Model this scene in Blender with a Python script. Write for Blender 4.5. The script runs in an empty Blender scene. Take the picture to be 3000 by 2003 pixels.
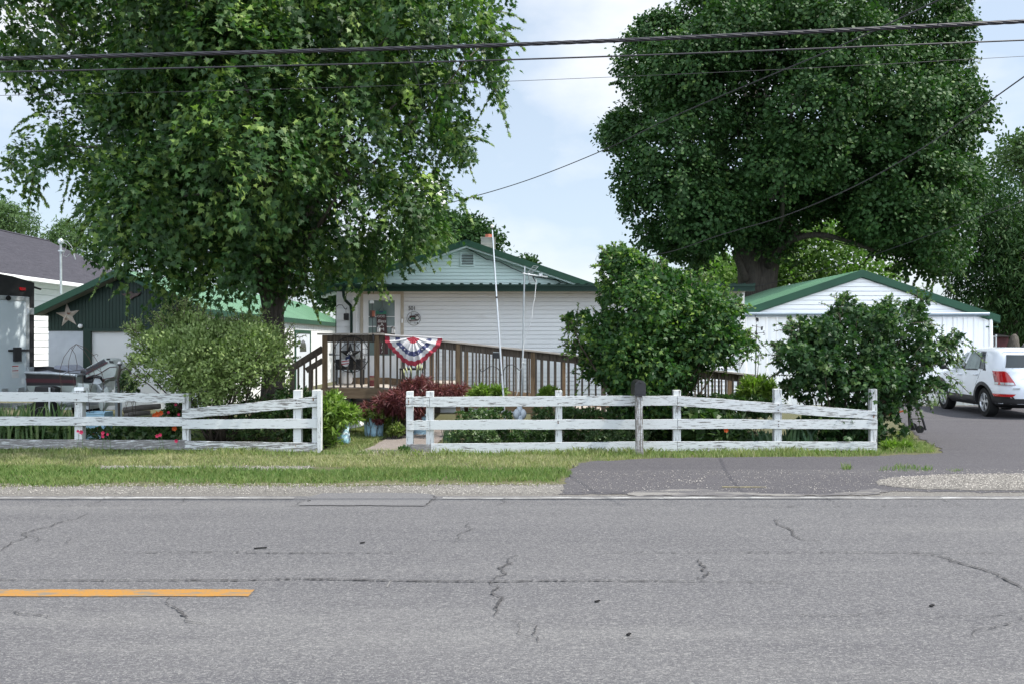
import bpy, bmesh, math, random
import numpy as np
from mathutils import Vector, Matrix
random.seed(7)
rng = np.random.default_rng(11)
S = bpy.context.scene
COL = S.collection
F, H, CX, CY = 2600.0, 1.7, 1500.0, 1001.0
PI = math.pi
R = math.radians

def W(px, py, Y):
    return Vector(((px-CX)/F*Y, Y, H-(py-CY)/F*Y))
def G(px, py, z=0.0):
    Y = F*(H-z)/(py-CY)
    return Vector(((px-CX)/F*Y, Y, z))
def XX(px, Y): return (px-CX)/F*Y
def ZZ(py, Y): return H-(py-CY)/F*Y

# ------------------------------------------------------------------ materials
def nodes(m):
    m.use_nodes = True
    nt = m.node_tree
    nt.nodes.clear()
    out = nt.nodes.new('ShaderNodeOutputMaterial')
    return nt, out
def N(nt, t, **kw):
    n = nt.nodes.new(t)
    for k, v in kw.items(): setattr(n, k, v)
    return n
def rgba(c): return (c[0], c[1], c[2], 1.0)
def noise_fac(nt, scale, detail=4, stretch=(1,1,1), lo=0.35, hi=0.65, coord='Object', rough=0.55, loc=(0,0,0)):
    tc = N(nt, 'ShaderNodeTexCoord')
    mp = N(nt, 'ShaderNodeMapping')
    mp.inputs['Scale'].default_value = stretch
    mp.inputs['Location'].default_value = loc
    nt.links.new(tc.outputs[coord], mp.inputs['Vector'])
    no = N(nt, 'ShaderNodeTexNoise')
    no.inputs['Scale'].default_value = scale
    no.inputs['Detail'].default_value = detail
    no.inputs['Roughness'].default_value = rough
    nt.links.new(mp.outputs[0], no.inputs['Vector'])
    mr = N(nt, 'ShaderNodeMapRange')
    mr.inputs['From Min'].default_value = lo
    mr.inputs['From Max'].default_value = hi
    nt.links.new(no.outputs['Fac'], mr.inputs['Value'])
    return mr.outputs[0], no.outputs['Fac']
def mixc(nt, fac, a, b, blend='MIX'):
    m = N(nt, 'ShaderNodeMix', data_type='RGBA', blend_type=blend)
    if hasattr(fac, 'is_linked'): nt.links.new(fac, m.inputs[0])
    else: m.inputs[0].default_value = fac
    for v, i in ((a, 6), (b, 7)):
        if hasattr(v, 'is_linked'): nt.links.new(v, m.inputs[i])
        else: m.inputs[i].default_value = rgba(v)
    return m.outputs[2]
def bsdf(nt, out, color, rough=0.5, metal=0.0, spec=0.5, bump=None, bstr=0.3, bdist=0.01, coat=0):
    p = N(nt, 'ShaderNodeBsdfPrincipled')
    if hasattr(color, 'is_linked'): nt.links.new(color, p.inputs['Base Color'])
    else: p.inputs['Base Color'].default_value = rgba(color)
    if hasattr(rough, 'is_linked'): nt.links.new(rough, p.inputs['Roughness'])
    else: p.inputs['Roughness'].default_value = rough
    p.inputs['Metallic'].default_value = metal
    p.inputs['Specular IOR Level'].default_value = spec
    p.inputs['Coat Weight'].default_value = coat
    if bump is not None:
        b = N(nt, 'ShaderNodeBump')
        b.inputs['Strength'].default_value = bstr
        b.inputs['Distance'].default_value = bdist
        nt.links.new(bump, b.inputs['Height'])
        nt.links.new(b.outputs[0], p.inputs['Normal'])
    nt.links.new(p.outputs[0], out.inputs['Surface'])
    return p
MATS = {}
def mat(name, c1, c2=None, scale=6, stretch=(1,1,1), rough=0.5, metal=0.0, spec=0.5, lo=.35, hi=.65, bstr=0, bdist=.01, detail=5, coat=0, c3=None, s3=40, st3=(1,1,1), lo3=.55, hi3=.6):
    m = bpy.data.materials.new(name)
    nt, out = nodes(m)
    bump = None
    col = c1
    if c2 is not None:
        f, raw = noise_fac(nt, scale, detail, stretch, lo, hi)
        col = mixc(nt, f, c1, c2)
        bump = raw
    if c3 is not None:
        f3, raw3 = noise_fac(nt, s3, 5, st3, lo3, hi3, loc=(3.1,1.7,9.2))
        col = mixc(nt, f3, col, c3)
        bump = f3
    bsdf(nt, out, col, rough, metal, spec, bump if bstr > 0 else None, bstr, bdist, coat)
    MATS[name] = m
    return m
def leafmat(name, dark, mid, light, trans=0.35, rough=0.45, spec=0.4):
    m = bpy.data.materials.new(name)
    nt, out = nodes(m)
    at = N(nt, 'ShaderNodeAttribute', attribute_name='tint')
    cr = N(nt, 'ShaderNodeValToRGB')
    cr.color_ramp.elements[0].color = rgba(dark); cr.color_ramp.elements[0].position = 0.0
    cr.color_ramp.elements[1].color = rgba(light); cr.color_ramp.elements[1].position = 1.0
    e = cr.color_ramp.elements.new(0.5); e.color = rgba(mid)
    nt.links.new(at.outputs['Fac'], cr.inputs[0])
    p = N(nt, 'ShaderNodeBsdfPrincipled')
    p.inputs['Roughness'].default_value = rough
    p.inputs['Specular IOR Level'].default_value = spec
    nt.links.new(cr.outputs[0], p.inputs['Base Color'])
    t = N(nt, 'ShaderNodeBsdfTranslucent')
    tcol = mixc(nt, 1.0, cr.outputs[0], (0.95, 1.3, 0.5), 'MULTIPLY')
    nt.links.new(tcol, t.inputs[0])
    mx = N(nt, 'ShaderNodeMixShader'); mx.inputs[0].default_value = trans
    nt.links.new(p.outputs[0], mx.inputs[1]); nt.links.new(t.outputs[0], mx.inputs[2])
    nt.links.new(mx.outputs[0], out.inputs['Surface'])
    MATS[name] = m
    return m

M = {}
M['vinyl'] = mat('vinyl', (.84,.86,.88), (.80,.82,.84), 1.2, (.4,1,1), .45, c3=(.62,.61,.60), s3=1.6, st3=(.5,1,1.6), lo3=.66, hi3=.86)
M['gable_vinyl'] = mat('gable_vinyl', (.72,.86,.82), (.66,.81,.77), 1.4, (.4,1,1), .45, c3=(.46,.49,.50), s3=1.7, st3=(.45,1,1.3), lo3=.60, hi3=.78)
M['white'] = mat('white_paint', (.80,.81,.82), (.72,.73,.74), 2.0, rough=.5)
M['bright_white'] = mat('bright_white', (.84,.85,.86), (.80,.81,.82), 1.5, rough=.4)
M['block'] = mat('block_paint', (.62,.66,.72), (.52,.56,.62), 2.2, rough=.7, bstr=.1)
M['tan'] = mat('tan_trim', (.50,.45,.37), (.40,.36,.30), 4, rough=.6)
M['green'] = mat('green_metal', (.018,.070,.040), (.014,.056,.033), 2.0, rough=.5, spec=.3)
M['green_roof'] = mat('green_roof', (.135,.27,.16), (.11,.225,.135), 1.0, rough=.5, spec=.5)
M['gutter'] = mat('green_gutter', (.006,.027,.018), (.005,.022,.015), 2.0, rough=.55, spec=.25)
M['dkgreen'] = mat('dark_green_boards', (.0045,.026,.017), (.007,.036,.024), 3, (6,1,.3), rough=.6, c3=(.10,.10,.09), s3=5, st3=(5,1,.5), lo3=.74, hi3=.78)
M['shingle'] = None
M['wood'] = mat('weathered_wood', (.088,.068,.052), (.15,.122,.098), 7, (3,3,.35), rough=.8, bstr=.15, c3=(.07,.05,.036), s3=14, st3=(4,4,.3), lo3=.55, hi3=.75)
M['woodh'] = mat('weathered_board', (.15,.105,.066), (.22,.16,.105), 6, (.35,3,3), rough=.8, bstr=.15, c3=(.10,.066,.04), s3=12, st3=(.3,4,4), lo3=.55, hi3=.75)
M['woodcap'] = mat('grey_cap_wood', (.50,.45,.40), (.36,.32,.28), 6, (.35,3,3), rough=.8, bstr=.15)
M['woodnew'] = mat('brown_post_wood', (.145,.092,.05), (.22,.15,.085), 7, (3,3,.35), rough=.75, bstr=.15, c3=(.10,.06,.03), s3=10, st3=(5,5,.3), lo3=.55, hi3=.7)
M['black'] = mat('black_metal', (.012,.012,.014), (.02,.02,.022), 8, rough=.45)
M['rubber'] = mat('rubber', (.010,.010,.011), (.016,.016,.016), 8, rough=.8, spec=.25)
M['steel'] = mat('galvanised', (.55,.58,.60), (.42,.45,.47), 9, rough=.38, metal=.6)
M['alu'] = mat('aluminium_pole', (.72,.75,.78), (.62,.65,.68), 5, rough=.3, metal=.6)
M['rust'] = mat('rusty_wire', (.09,.045,.03), (.05,.03,.025), 20, rough=.8)
M['ruststain'] = mat('rust_stain', (.34,.17,.075), (.20,.09,.045), 40, rough=.9)
M['red'] = mat('red_plastic', (.42,.012,.02), (.34,.01,.016), 4, rough=.25)
M['lens'] = mat('tail_lens', (.45,.008,.012), (.30,.006,.01), 30, rough=.12, coat=.5)
M['car'] = mat('white_car_paint', (.72,.76,.82), (.70,.74,.80), 2, rough=.18, coat=.6)
M['plastic'] = mat('dark_plastic', (.016,.016,.018), (.022,.022,.024), 15, rough=.55)
M['alloy'] = mat('alloy', (.55,.56,.58), (.45,.46,.48), 9, rough=.28, metal=.7)
M['blue'] = mat('pale_blue_paint', (.30,.50,.64), (.38,.58,.70), 6, rough=.5, c3=(.62,.68,.72), s3=9, lo3=.62, hi3=.7)
M['bark'] = mat('bark', (.095,.082,.068), (.045,.038,.032), 9, (3,3,.35), rough=.9, bstr=.5, bdist=.03)
M['twig'] = mat('twig', (.085,.066,.048), (.05,.04,.03), 12, rough=.9)
M['concrete'] = mat('grey_concrete', (.33,.31,.29), (.24,.225,.21), 5, rough=.9, bstr=.2)
M['terracotta'] = mat('terracotta', (.45,.15,.09), (.36,.11,.07), 6, rough=.8)
M['cable'] = mat('cable_rubber', (.014,.013,.017), (.022,.020,.026), 25, rough=.5)
M['cloth_white'] = mat('cloth_white', (.74,.73,.74), (.62,.61,.64), 9, rough=.9)
M['cloth_red'] = mat('cloth_red', (.46,.055,.085), (.36,.04,.065), 9, rough=.9)
M['cloth_blue'] = mat('cloth_blue', (.055,.065,.16), (.09,.10,.21), 9, rough=.9, c3=(.55,.55,.60), s3=24, lo3=.64, hi3=.66)
M['trailer'] = mat('trailer_panel', (.58,.65,.69), (.53,.60,.64), 1.2, rough=.3, spec=.5)
M['maroon'] = mat('maroon', (.085,.02,.03), (.065,.016,.024), 5, rough=.35)
M['motor'] = mat('motor_white', (.55,.60,.58), (.44,.48,.46), 6, rough=.4)
M['seat'] = mat('boat_seat', (.34,.36,.42), (.26,.28,.34), 6, rough=.7)
M['stone'] = mat('grey_stone', (.50,.54,.58), (.36,.40,.45), 8, rough=.8, bstr=.2)
M['orange'] = mat('orange_plastic', (.62,.13,.03), (.5,.1,.025), 8, rough=.5)
M['starmetal'] = mat('star_metal', (.52,.44,.38), (.60,.54,.48), 5, rough=.5, c3=(.20,.09,.05), s3=7, lo3=.58, hi3=.68)
M['tower'] = mat('tower_white', (.85,.86,.86), (.82,.83,.83), .2, rough=.5)
M['gold'] = mat('pole_ball', (.75,.74,.70), (.66,.65,.60), 5, rough=.3)
M['pot'] = mat('dark_red_pot', (.13,.02,.03), (.10,.016,.022), 6, rough=.4)
M['logs'] = mat('grey_log', (.17,.15,.135), (.09,.08,.072), 10, (.4,3,3), rough=.9, bstr=.3)
M['brown'] = mat('rusty_ornament', (.10,.065,.055), (.06,.04,.036), 14, rough=.6)
M['limestone'] = mat('pale_rock', (.46,.42,.38), (.30,.27,.25), 14, rough=.9, bstr=.3)
M['pink'] = mat('rose_pink', (.60,.03,.11), (.46,.02,.07), 20, rough=.6)
M['lilyorange'] = mat('lily_orange', (.68,.11,.012), (.55,.08,.01), 20, rough=.6)
M['signwood'] = mat('sign_maroon', (.075,.03,.032), (.05,.022,.025), 9, rough=.6)
M['signgreen'] = mat('sign_green', (.04,.20,.13), (.03,.15,.10), 9, rough=.6)
M['letters'] = mat('letter_white', (.70,.70,.70), (.6,.6,.6), 9, rough=.6)
M['navy'] = mat('navy_paint', (.02,.035,.11), (.03,.045,.13), 9, rough=.5)
M['darkred'] = mat('dark_red_board', (.07,.010,.014), (.05,.008,.01), 5, rough=.7)

def shingle_mat():
    m = bpy.data.materials.new('shingles'); nt, out = nodes(m)
    f, raw = noise_fac(nt, 1.0, 5, (2.0, 2.0, 22.0), .3, .7)
    f2, _ = noise_fac(nt, 9, 3, (1,1,1), .3, .7)
    c = mixc(nt, f, (.036,.035,.046), (.075,.072,.088))
    c = mixc(nt, .4, c, mixc(nt, f2, (.035,.033,.043), (.08,.076,.092)))
    bsdf(nt, out, c, .9, 0, .3, raw, .5, .02)
    return m
M['shingle'] = shingle_mat()
def peel_mat(name, amount, wear=(.225,.215,.205), white=(.575,.588,.578), stretch=(1.1,13,13)):
    m = bpy.data.materials.new(name); nt, out = nodes(m)
    _, raw = noise_fac(nt, 4.2, 9, stretch, amount, amount+.035, rough=.68)
    oi = N(nt, 'ShaderNodeObjectInfo'); ad = N(nt, 'ShaderNodeMath', operation='MULTIPLY_ADD'); ad.inputs[1].default_value=.10; ad.inputs[2].default_value=-.05
    nt.links.new(oi.outputs['Random'], ad.inputs[0]); sm = N(nt, 'ShaderNodeMath', operation='ADD'); nt.links.new(raw, sm.inputs[0]); nt.links.new(ad.outputs[0], sm.inputs[1])
    m1 = N(nt, 'ShaderNodeMapRange'); m1.inputs['From Min'].default_value=amount; m1.inputs['From Max'].default_value=amount+.035
    nt.links.new(sm.outputs[0], m1.inputs[0]); f1 = m1.outputs[0]
    f2, _ = noise_fac(nt, 9, 6, (.7,16,16), amount+.075, amount+.11, loc=(5,2,1), rough=.6)
    f3, _ = noise_fac(nt, 1.3, 3, (1,1,1), .3, .75, loc=(1,8,4))
    base = mixc(nt, f3, white, (white[0]*.90, white[1]*.905, white[2]*.92))
    fw, _ = noise_fac(nt, 12, 5, (.3,6,6), .3, .7, loc=(4,4,4))
    wr = mixc(nt, fw, wear, (wear[0]*.55, wear[1]*.55, wear[2]*.55))
    c = mixc(nt, f1, base, wr)
    c = mixc(nt, f2, c, (.16,.15,.145))
    bsdf(nt, out, c, .75, 0, .3, f1, .35, -.004)
    return m
M['peel'] = peel_mat('peeling_paint', .565)
M['peelmore'] = peel_mat('peeling_paint_worn', .53)
M['peelv'] = peel_mat('peeling_post', .57, stretch=(13,13,1.1))
M['greyboard'] = peel_mat('bare_grey_board', .40, wear=(.29,.285,.275))
M['mailpost'] = peel_mat('bare_post', .46, wear=(.24,.215,.195), stretch=(14,14,1.0))

def asphalt_mat(name, base, var, speck, bright, scale=1.0, streak=.5):
    m = bpy.data.materials.new(name); nt, out = nodes(m)
    big, _ = noise_fac(nt, .55, 4, (.35,1.3,1), .3, .7)
    stk, _ = noise_fac(nt, 1.3, 5, (.12,2.2,1), .35, .7, loc=(2,7,0))
    mid, _ = noise_fac(nt, 7, 5, (.8,1,1), .35, .7)
    fine, rawf = noise_fac(nt, 120*scale, 4, (1,1.25,1), .38, .62, rough=.75)
    fine2, _ = noise_fac(nt, 100*scale, 2, (1,1.3,1), .585, .72, loc=(9,9,9))
    fine3, _ = noise_fac(nt, 85*scale, 2, (1,1.3,1), .59, .70, loc=(-9,19,9))
    c = mixc(nt, big, base, var)
    c = mixc(nt, stk, c, mixc(nt, .45, c, (base[0]*.62, base[1]*.62, base[2]*.66))) if streak > 0 else c
    c = mixc(nt, mid, c, mixc(nt, .35, c, var))
    pt, _ = noise_fac(nt, .8, 6, (.28,1.5,1), .56, .72, loc=(11,3,0), rough=.62)
    if streak > 0: c = mixc(nt, pt, c, mixc(nt, .5, c, (base[0]*.55, base[1]*.55, base[2]*.58)))
    lt, _ = noise_fac(nt, .6, 5, (.18,1.8,1), .55, .72, loc=(-6,13,0), rough=.6)
    c = mixc(nt, lt, c, mixc(nt, .4, c, bright))
    c = mixc(nt, fine, mixc(nt, .65, c, speck), c)
    g2, _ = noise_fac(nt, 26, 4, (.7,1.5,1), .36, .64, loc=(1,5,2), rough=.7)
    c = mixc(nt, g2, mixc(nt, .36, c, speck), c)
    g3, _ = noise_fac(nt, 46, 3, (.8,1.4,1), .50, .72, loc=(7,5,2), rough=.7)
    c = mixc(nt, g3, c, mixc(nt, .62, c, bright))
    c = mixc(nt, fine2, c, bright)
    c = mixc(nt, fine3, c, mixc(nt, .6, c, speck))
    bsdf(nt, out, c, .88, 0, .28, rawf, .6, .006)
    return m
M['road'] = asphalt_mat('old_asphalt', (.128,.126,.134), (.150,.147,.152), (.040,.039,.045), (.285,.28,.27))
M['patch'] = asphalt_mat('patch_asphalt', (.125,.123,.128), (.14,.137,.14), (.09,.089,.097), (.26,.255,.25), 1.2)
M['drive'] = asphalt_mat('dark_asphalt', (.074,.070,.080), (.092,.087,.096), (.042,.039,.045), (.16,.155,.155), .9)
M['shoulder'] = asphalt_mat('gravel_shoulder', (.175,.165,.152), (.14,.131,.12), (.075,.07,.065), (.36,.345,.32), .75, 0)
M['walk'] = asphalt_mat('concrete_walk', (.27,.235,.215), (.21,.18,.165), (.14,.12,.11), (.38,.34,.31), .7, 0)
M['soil'] = asphalt_mat('yard_soil', (.085,.10,.040), (.11,.105,.052), (.05,.05,.025), (.2,.18,.11), .3, 0)
def paint_mat(name, col, under, thr, scale=7):
    m = bpy.data.materials.new(name); nt, out = nodes(m)
    f, raw = noise_fac(nt, scale, 7, (.55,2,1), thr, thr+.1, rough=.7)
    fine, _ = noise_fac(nt, 55, 3, (1,1.4,1), .52, .66)
    c = mixc(nt, f, col, under)
    c = mixc(nt, fine, c, mixc(nt, .75, c, under))
    bsdf(nt, out, c, .8, 0, .3)
    return m
M['yellow'] = paint_mat('yellow_line', (.33,.16,.03), (.16,.14,.11), .50)
M['whiteline'] = paint_mat('white_line', (.40,.40,.395), (.165,.16,.158), .40, 6)
M['crack'] = mat('crack_dark', (.035,.033,.034), (.06,.058,.06), 30, rough=.95)
M['dust'] = paint_mat('dusty_edge', (.20,.19,.178), (.105,.10,.103), .44, 2.2)

def glass_mat(name, col, rough=.05, c2=None):
    m = bpy.data.materials.new(name); nt, out = nodes(m)
    f, _ = noise_fac(nt, 1.6, 3, (1,1,1), .3, .7)
    c = mixc(nt, f, col, c2 or tuple(x*1.4 for x in col))
    bsdf(nt, out, c, rough, 0, .45, coat=.0)
    return m
M['glass'] = glass_mat('dark_glass', (.02,.026,.03))
M['doorglass'] = glass_mat('door_glass', (.15,.20,.195), .08, (.20,.26,.25))
M['sideglass'] = glass_mat('side_glass', (.07,.10,.10), .06, (.20,.27,.25))

L = {}
L['silver'] = leafmat('silver_maple_leaf', (.013,.038,.012), (.046,.104,.028), (.25,.35,.085), .32, .5, .28)
L['maple'] = leafmat('maple_leaf', (.014,.040,.012), (.036,.086,.024), (.13,.20,.05), .2, .6, .25)
L['privet'] = leafmat('privet_leaf', (.11,.165,.05), (.20,.27,.095), (.37,.43,.19), .32, .5, .3)
L['viburnum'] = leafmat('viburnum_leaf', (.014,.046,.012), (.038,.100,.024), (.21,.31,.055), .3, .5, .3)
L['viburnum2'] = leafmat('viburnum_dark_leaf', (.014,.042,.014), (.032,.080,.024), (.13,.20,.055), .25, .5, .3)
L['bright'] = leafmat('bright_shrub_leaf', (.09,.16,.025), (.16,.25,.04), (.27,.36,.08), .35, .4)
L['red'] = leafmat('red_lace_leaf', (.065,.016,.019), (.15,.040,.045), (.30,.11,.115), .25, .5)
L['far'] = leafmat('far_leaf', (.045,.085,.032), (.07,.12,.045), (.12,.18,.07), .2, .7, .12)
L['fardark'] = leafmat('far_dark_leaf', (.016,.042,.014), (.030,.068,.022), (.075,.13,.04), .2, .7, .12)
L['yellowgreen'] = leafmat('sunny_leaf', (.060,.125,.028), (.105,.19,.042), (.20,.29,.085), .35, .6, .2)
L['grass'] = leafmat('grass_blade', (.12,.21,.055), (.235,.275,.105), (.47,.42,.26), .3, .6, .3)
L['iris'] = leafmat('iris_leaf', (.055,.115,.035), (.095,.165,.05), (.18,.24,.085), .25, .4)
L['irisdk'] = leafmat('iris_dark_leaf', (.03,.075,.035), (.045,.10,.045), (.08,.14,.06), .25, .4)
L['low'] = leafmat('bed_leaf', (.03,.07,.020), (.055,.11,.032), (.15,.19,.07), .28, .42)
L['varieg'] = leafmat('variegated_leaf', (.05,.10,.035), (.09,.15,.06), (.34,.38,.20), .25, .45)
L['planter'] = leafmat('planter_leaf', (.11,.17,.035), (.20,.26,.06), (.32,.36,.11), .3, .45)

# ------------------------------------------------------------------ mesh builder
class MB:
    def __init__(s): s.v=[]; s.f=[]; s.m=[]; s.smooth=False
    def add(s, verts, faces, mi=0):
        o=len(s.v); s.v.extend([tuple(p) for p in verts])
        for f in faces: s.f.append([i+o for i in f]); s.m.append(mi)
        return s
    def box(s, x0,x1,y0,y1,z0,z1, mi=0):
        v=[(x0,y0,z0),(x1,y0,z0),(x1,y1,z0),(x0,y1,z0),(x0,y0,z1),(x1,y0,z1),(x1,y1,z1),(x0,y1,z1)]
        return s.add(v,[(0,3,2,1),(4,5,6,7),(0,1,5,4),(1,2,6,5),(2,3,7,6),(3,0,4,7)],mi)
    def bar(s, a, b, w, h, up=(0,0,1), mi=0):
        """box from a to b: w across, h along 'up'"""
        a=Vector(a); b=Vector(b); d=(b-a).normalized(); up=Vector(up)
        sd=d.cross(up).normalized(); u=sd.cross(d).normalized()
        v=[]
        for p in (a,b):
            for i,j in ((-1,-1),(1,-1),(1,1),(-1,1)): v.append(p+sd*(w/2*i)+u*(h/2*j))
        return s.add(v,[(0,1,2,3),(7,6,5,4),(0,4,5,1),(1,5,6,2),(2,6,7,3),(3,7,4,0)],mi)
    def tube(s, pts, r, n=8, mi=0, cap=True, closed=False):
        pts=[Vector(p) for p in pts]; k=len(pts)
        rr=[r]*k if not hasattr(r,'__len__') else list(r)
        t0=(pts[1]-pts[0]).normalized()
        ref=Vector((0,0,1)) if abs(t0.z)<.9 else Vector((1,0,0))
        u=t0.cross(ref).normalized(); v=[]; 
        for i,p in enumerate(pts):
            if closed: t=(pts[(i+1)%k]-pts[i-1]).normalized()
            elif i==0: t=t0
            elif i==k-1: t=(pts[i]-pts[i-1]).normalized()
            else: t=(pts[i+1]-pts[i-1]).normalized()
            u=(u-t*u.dot(t)); 
            if u.length<1e-6: u=t.orthogonal()
            u.normalize(); w=t.cross(u)
            for j in range(n):
                a=2*PI*j/n; v.append(p+(u*math.cos(a)+w*math.sin(a))*rr[i])
        f=[]
        for i in range(k if closed else k-1):
            i2=(i+1)%k
            for j in range(n):
                j2=(j+1)%n; f.append((i*n+j,i*n+j2,i2*n+j2,i2*n+j))
        if cap and not closed:
            f.append(tuple(reversed(range(n)))); f.append(tuple(range((k-1)*n,k*n)))
        return s.add(v,f,mi)
    def prism(s, poly, y0, y1, mi=0):
        """poly: list of (x,z); extruded from y0 to y1"""
        n=len(poly); v=[(x,y0,z) for x,z in poly]+[(x,y1,z) for x,z in poly]
        f=[tuple(range(n)),tuple(reversed(range(n,2*n)))]+[(i,(i+1)%n,n+(i+1)%n,n+i) for i in range(n)]
        return s.add(v,f,mi)
    def pprism(s, poly, Y, depth, mi=0):
        return s.prism([(XX(a,Y),ZZ(b,Y)) for a,b in poly], Y, Y+depth, mi)
    def lathe(s, c, prof, n=24, mi=0, axis='z'):
        v=[];f=[];k=len(prof)
        for r,h in prof:
            for j in range(n):
                a=2*PI*j/n; x,y=r*math.cos(a),r*math.sin(a)
                if axis=='z': v.append((c[0]+x,c[1]+y,c[2]+h))
                elif axis=='y': v.append((c[0]+x,c[1]+h,c[2]+y))
                else: v.append((c[0]+h,c[1]+x,c[2]+y))
        for i in range(k-1):
            for j in range(n):
                j2=(j+1)%n; f.append((i*n+j,i*n+j2,(i+1)*n+j2,(i+1)*n+j))
        if prof[0][0]>1e-5: f.append(tuple(range(n)))
        if prof[-1][0]>1e-5: f.append(tuple(range((k-1)*n,k*n)))
        return s.add(v,f,mi)
    def build(s, name, m, parent=None, bevel=0, smooth=False, recalc=True):
        me=bpy.data.meshes.new(name)
        off=Vector((0,0,0))
        p=parent
        while p is not None: off+=p.location; p=p.parent
        me.from_pydata([(a-off.x,b-off.y,c-off.z) for a,b,c in s.v],[],s.f)
        ms=m if isinstance(m,(list,tuple)) else [m]
        for x in ms: me.materials.append(x)
        me.polygons.foreach_set('material_index',s.m)
        bm=bmesh.new(); bm.from_mesh(me)
        if recalc: bmesh.ops.recalc_face_normals(bm,faces=bm.faces)
        if bevel>0:
            bmesh.ops.remove_doubles(bm,verts=bm.verts,dist=1e-5)
            bmesh.ops.bevel(bm,geom=list(bm.edges),offset=bevel,segments=2,profile=.6,affect='EDGES',clamp_overlap=True)
        bm.to_mesh(me); bm.free()
        if smooth:
            me.polygons.foreach_set('use_smooth',[True]*len(me.polygons))
            if smooth is not True: me.set_sharp_from_angle(angle=R(smooth))
        o=bpy.data.objects.new(name,me); COL.objects.link(o)
        if parent is not None: o.parent=parent
        return o
def tag(o,label=None,cat=None,group=None,kind=None):
    if label: o['label']=label
    if cat: o['category']=cat
    if group: o['group']=group
    if kind: o['kind']=kind
    return o
def thing(name,label,cat,loc=(0,0,0),group=None):
    o=bpy.data.objects.new(name,None); COL.objects.link(o); o.location=Vector(loc); o.empty_display_size=.2
    return tag(o,label,cat,group)
def text(s,size,m,loc,name,parent,ext=.004,width=None,rotz=0,roll=0,align='CENTER',font_shear=0):
    cu=bpy.data.curves.new('txt','FONT'); cu.body=s; cu.size=size; cu.extrude=ext; cu.align_x=align; cu.align_y='CENTER'; cu.shear=font_shear
    to=bpy.data.objects.new('txt',cu); COL.objects.link(to)
    dg=bpy.context.evaluated_depsgraph_get(); dg.update()
    me=bpy.data.meshes.new_from_object(to.evaluated_get(dg)); bpy.data.objects.remove(to); bpy.data.curves.remove(cu)
    me.name=name
    xs=[v.co.x for v in me.vertices]
    sc=1.0
    if width: sc=width/max(1e-6,max(xs)-min(xs))
    mt=Matrix.Translation(Vector(loc))@Matrix.Rotation(rotz,4,'Z')@Matrix.Rotation(PI/2,4,'X')@Matrix.Rotation(roll,4,'Z')@Matrix.Diagonal((sc,1,1,1))
    off=Vector((0,0,0)); p=parent
    while p is not None: off+=p.location; p=p.parent
    me.transform(Matrix.Translation(-off)@mt)
    me.materials.clear(); me.materials.append(m)
    o=bpy.data.objects.new(name,me); COL.objects.link(o)
    if parent is not None: o.parent=parent
    return o
def arc(c, r, a0, a1, n=16, sx=1, sz=1, y=None):
    return [(c[0]+r*sx*math.cos(R(a0+(a1-a0)*i/n)), c[1], c[2]+r*sz*math.sin(R(a0+(a1-a0)*i/n))) for i in range(n+1)]

# ------------------------------------------------------------------ foliage (numpy)
LEAF={
 'silver':[(0,0),(.10,.10),(.42,.02),(.30,.22),(.52,.50),(.22,.40),(.24,.62),(.12,.60),(0,1.02),(-.12,.60),(-.24,.62),(-.22,.40),(-.52,.50),(-.30,.22),(-.42,.02),(-.10,.10)],
 'maple':[(0,0),(.40,.02),(.34,.22),(.55,.52),(.22,.50),(0,1.0),(-.22,.50),(-.55,.52),(-.34,.22),(-.40,.02)],
 'oval':[(0,0),(.24,.35),(.18,.75),(0,1),(-.18,.75),(-.24,.35)],
 'lance':[(0,0),(.13,.35),(.08,.75),(0,1),(-.08,.75),(-.13,.35)],
 'lobed':[(0,0),(.26,.14),(.46,.52),(.20,.48),(0,1.0),(-.20,.48),(-.46,.52),(-.26,.14)],
 'thread':[(0,0),(.05,.4),(0,1),(-.05,.4)],
 'quad':[(0,0),(.32,.5),(0,1),(-.32,.5)],
 'wide':[(0,0),(.44,.30),(.30,.78),(0,1),(-.30,.78),(-.44,.30)],
 'heart':[(0,0),(.40,-.05),(.48,.35),(.2,.75),(0,1.05),(-.2,.75),(-.48,.35),(-.40,-.05)],
}
def unit(a): return a/np.maximum(1e-9,np.linalg.norm(a,axis=-1,keepdims=True))
def leaf_mesh(name, P, D, Nn, size, shape, tint, m, parent, curl=.18):
    T=np.array(LEAF[shape]); k=len(T); n=len(P)
    D=unit(D); Nn=Nn-D*np.sum(Nn*D,axis=1,keepdims=True); Nn=unit(Nn); Sd=np.cross(D,Nn)
    zz=-curl*(T[:,1]**2)+.12*np.abs(T[:,0])
    V=(P[:,None,:]+size[:,None,None]*(T[None,:,0,None]*Sd[:,None,:]+T[None,:,1,None]*D[:,None,:]+zz[None,:,None]*Nn[:,None,:])).reshape(-1,3)
    off=np.zeros(3); p=parent
    while p is not None: off+=np.array(p.location); p=p.parent
    V=V-off
    me=bpy.data.meshes.new(name)
    me.vertices.add(n*k); me.vertices.foreach_set('co',V.astype(np.float32).ravel())
    me.loops.add(n*k); me.loops.foreach_set('vertex_index',np.arange(n*k,dtype=np.int32))
    me.polygons.add(n); me.polygons.foreach_set('loop_start',np.arange(0,n*k,k,dtype=np.int32))
    me.update(calc_edges=True)
    a=me.attributes.new('tint','FLOAT','POINT'); a.data.foreach_set('value',np.repeat(np.clip(tint,0,1),k).astype(np.float32))
    me.materials.append(m)
    o=bpy.data.objects.new(name,me); COL.objects.link(o)
    if parent is not None: o.parent=parent
    return o
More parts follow.
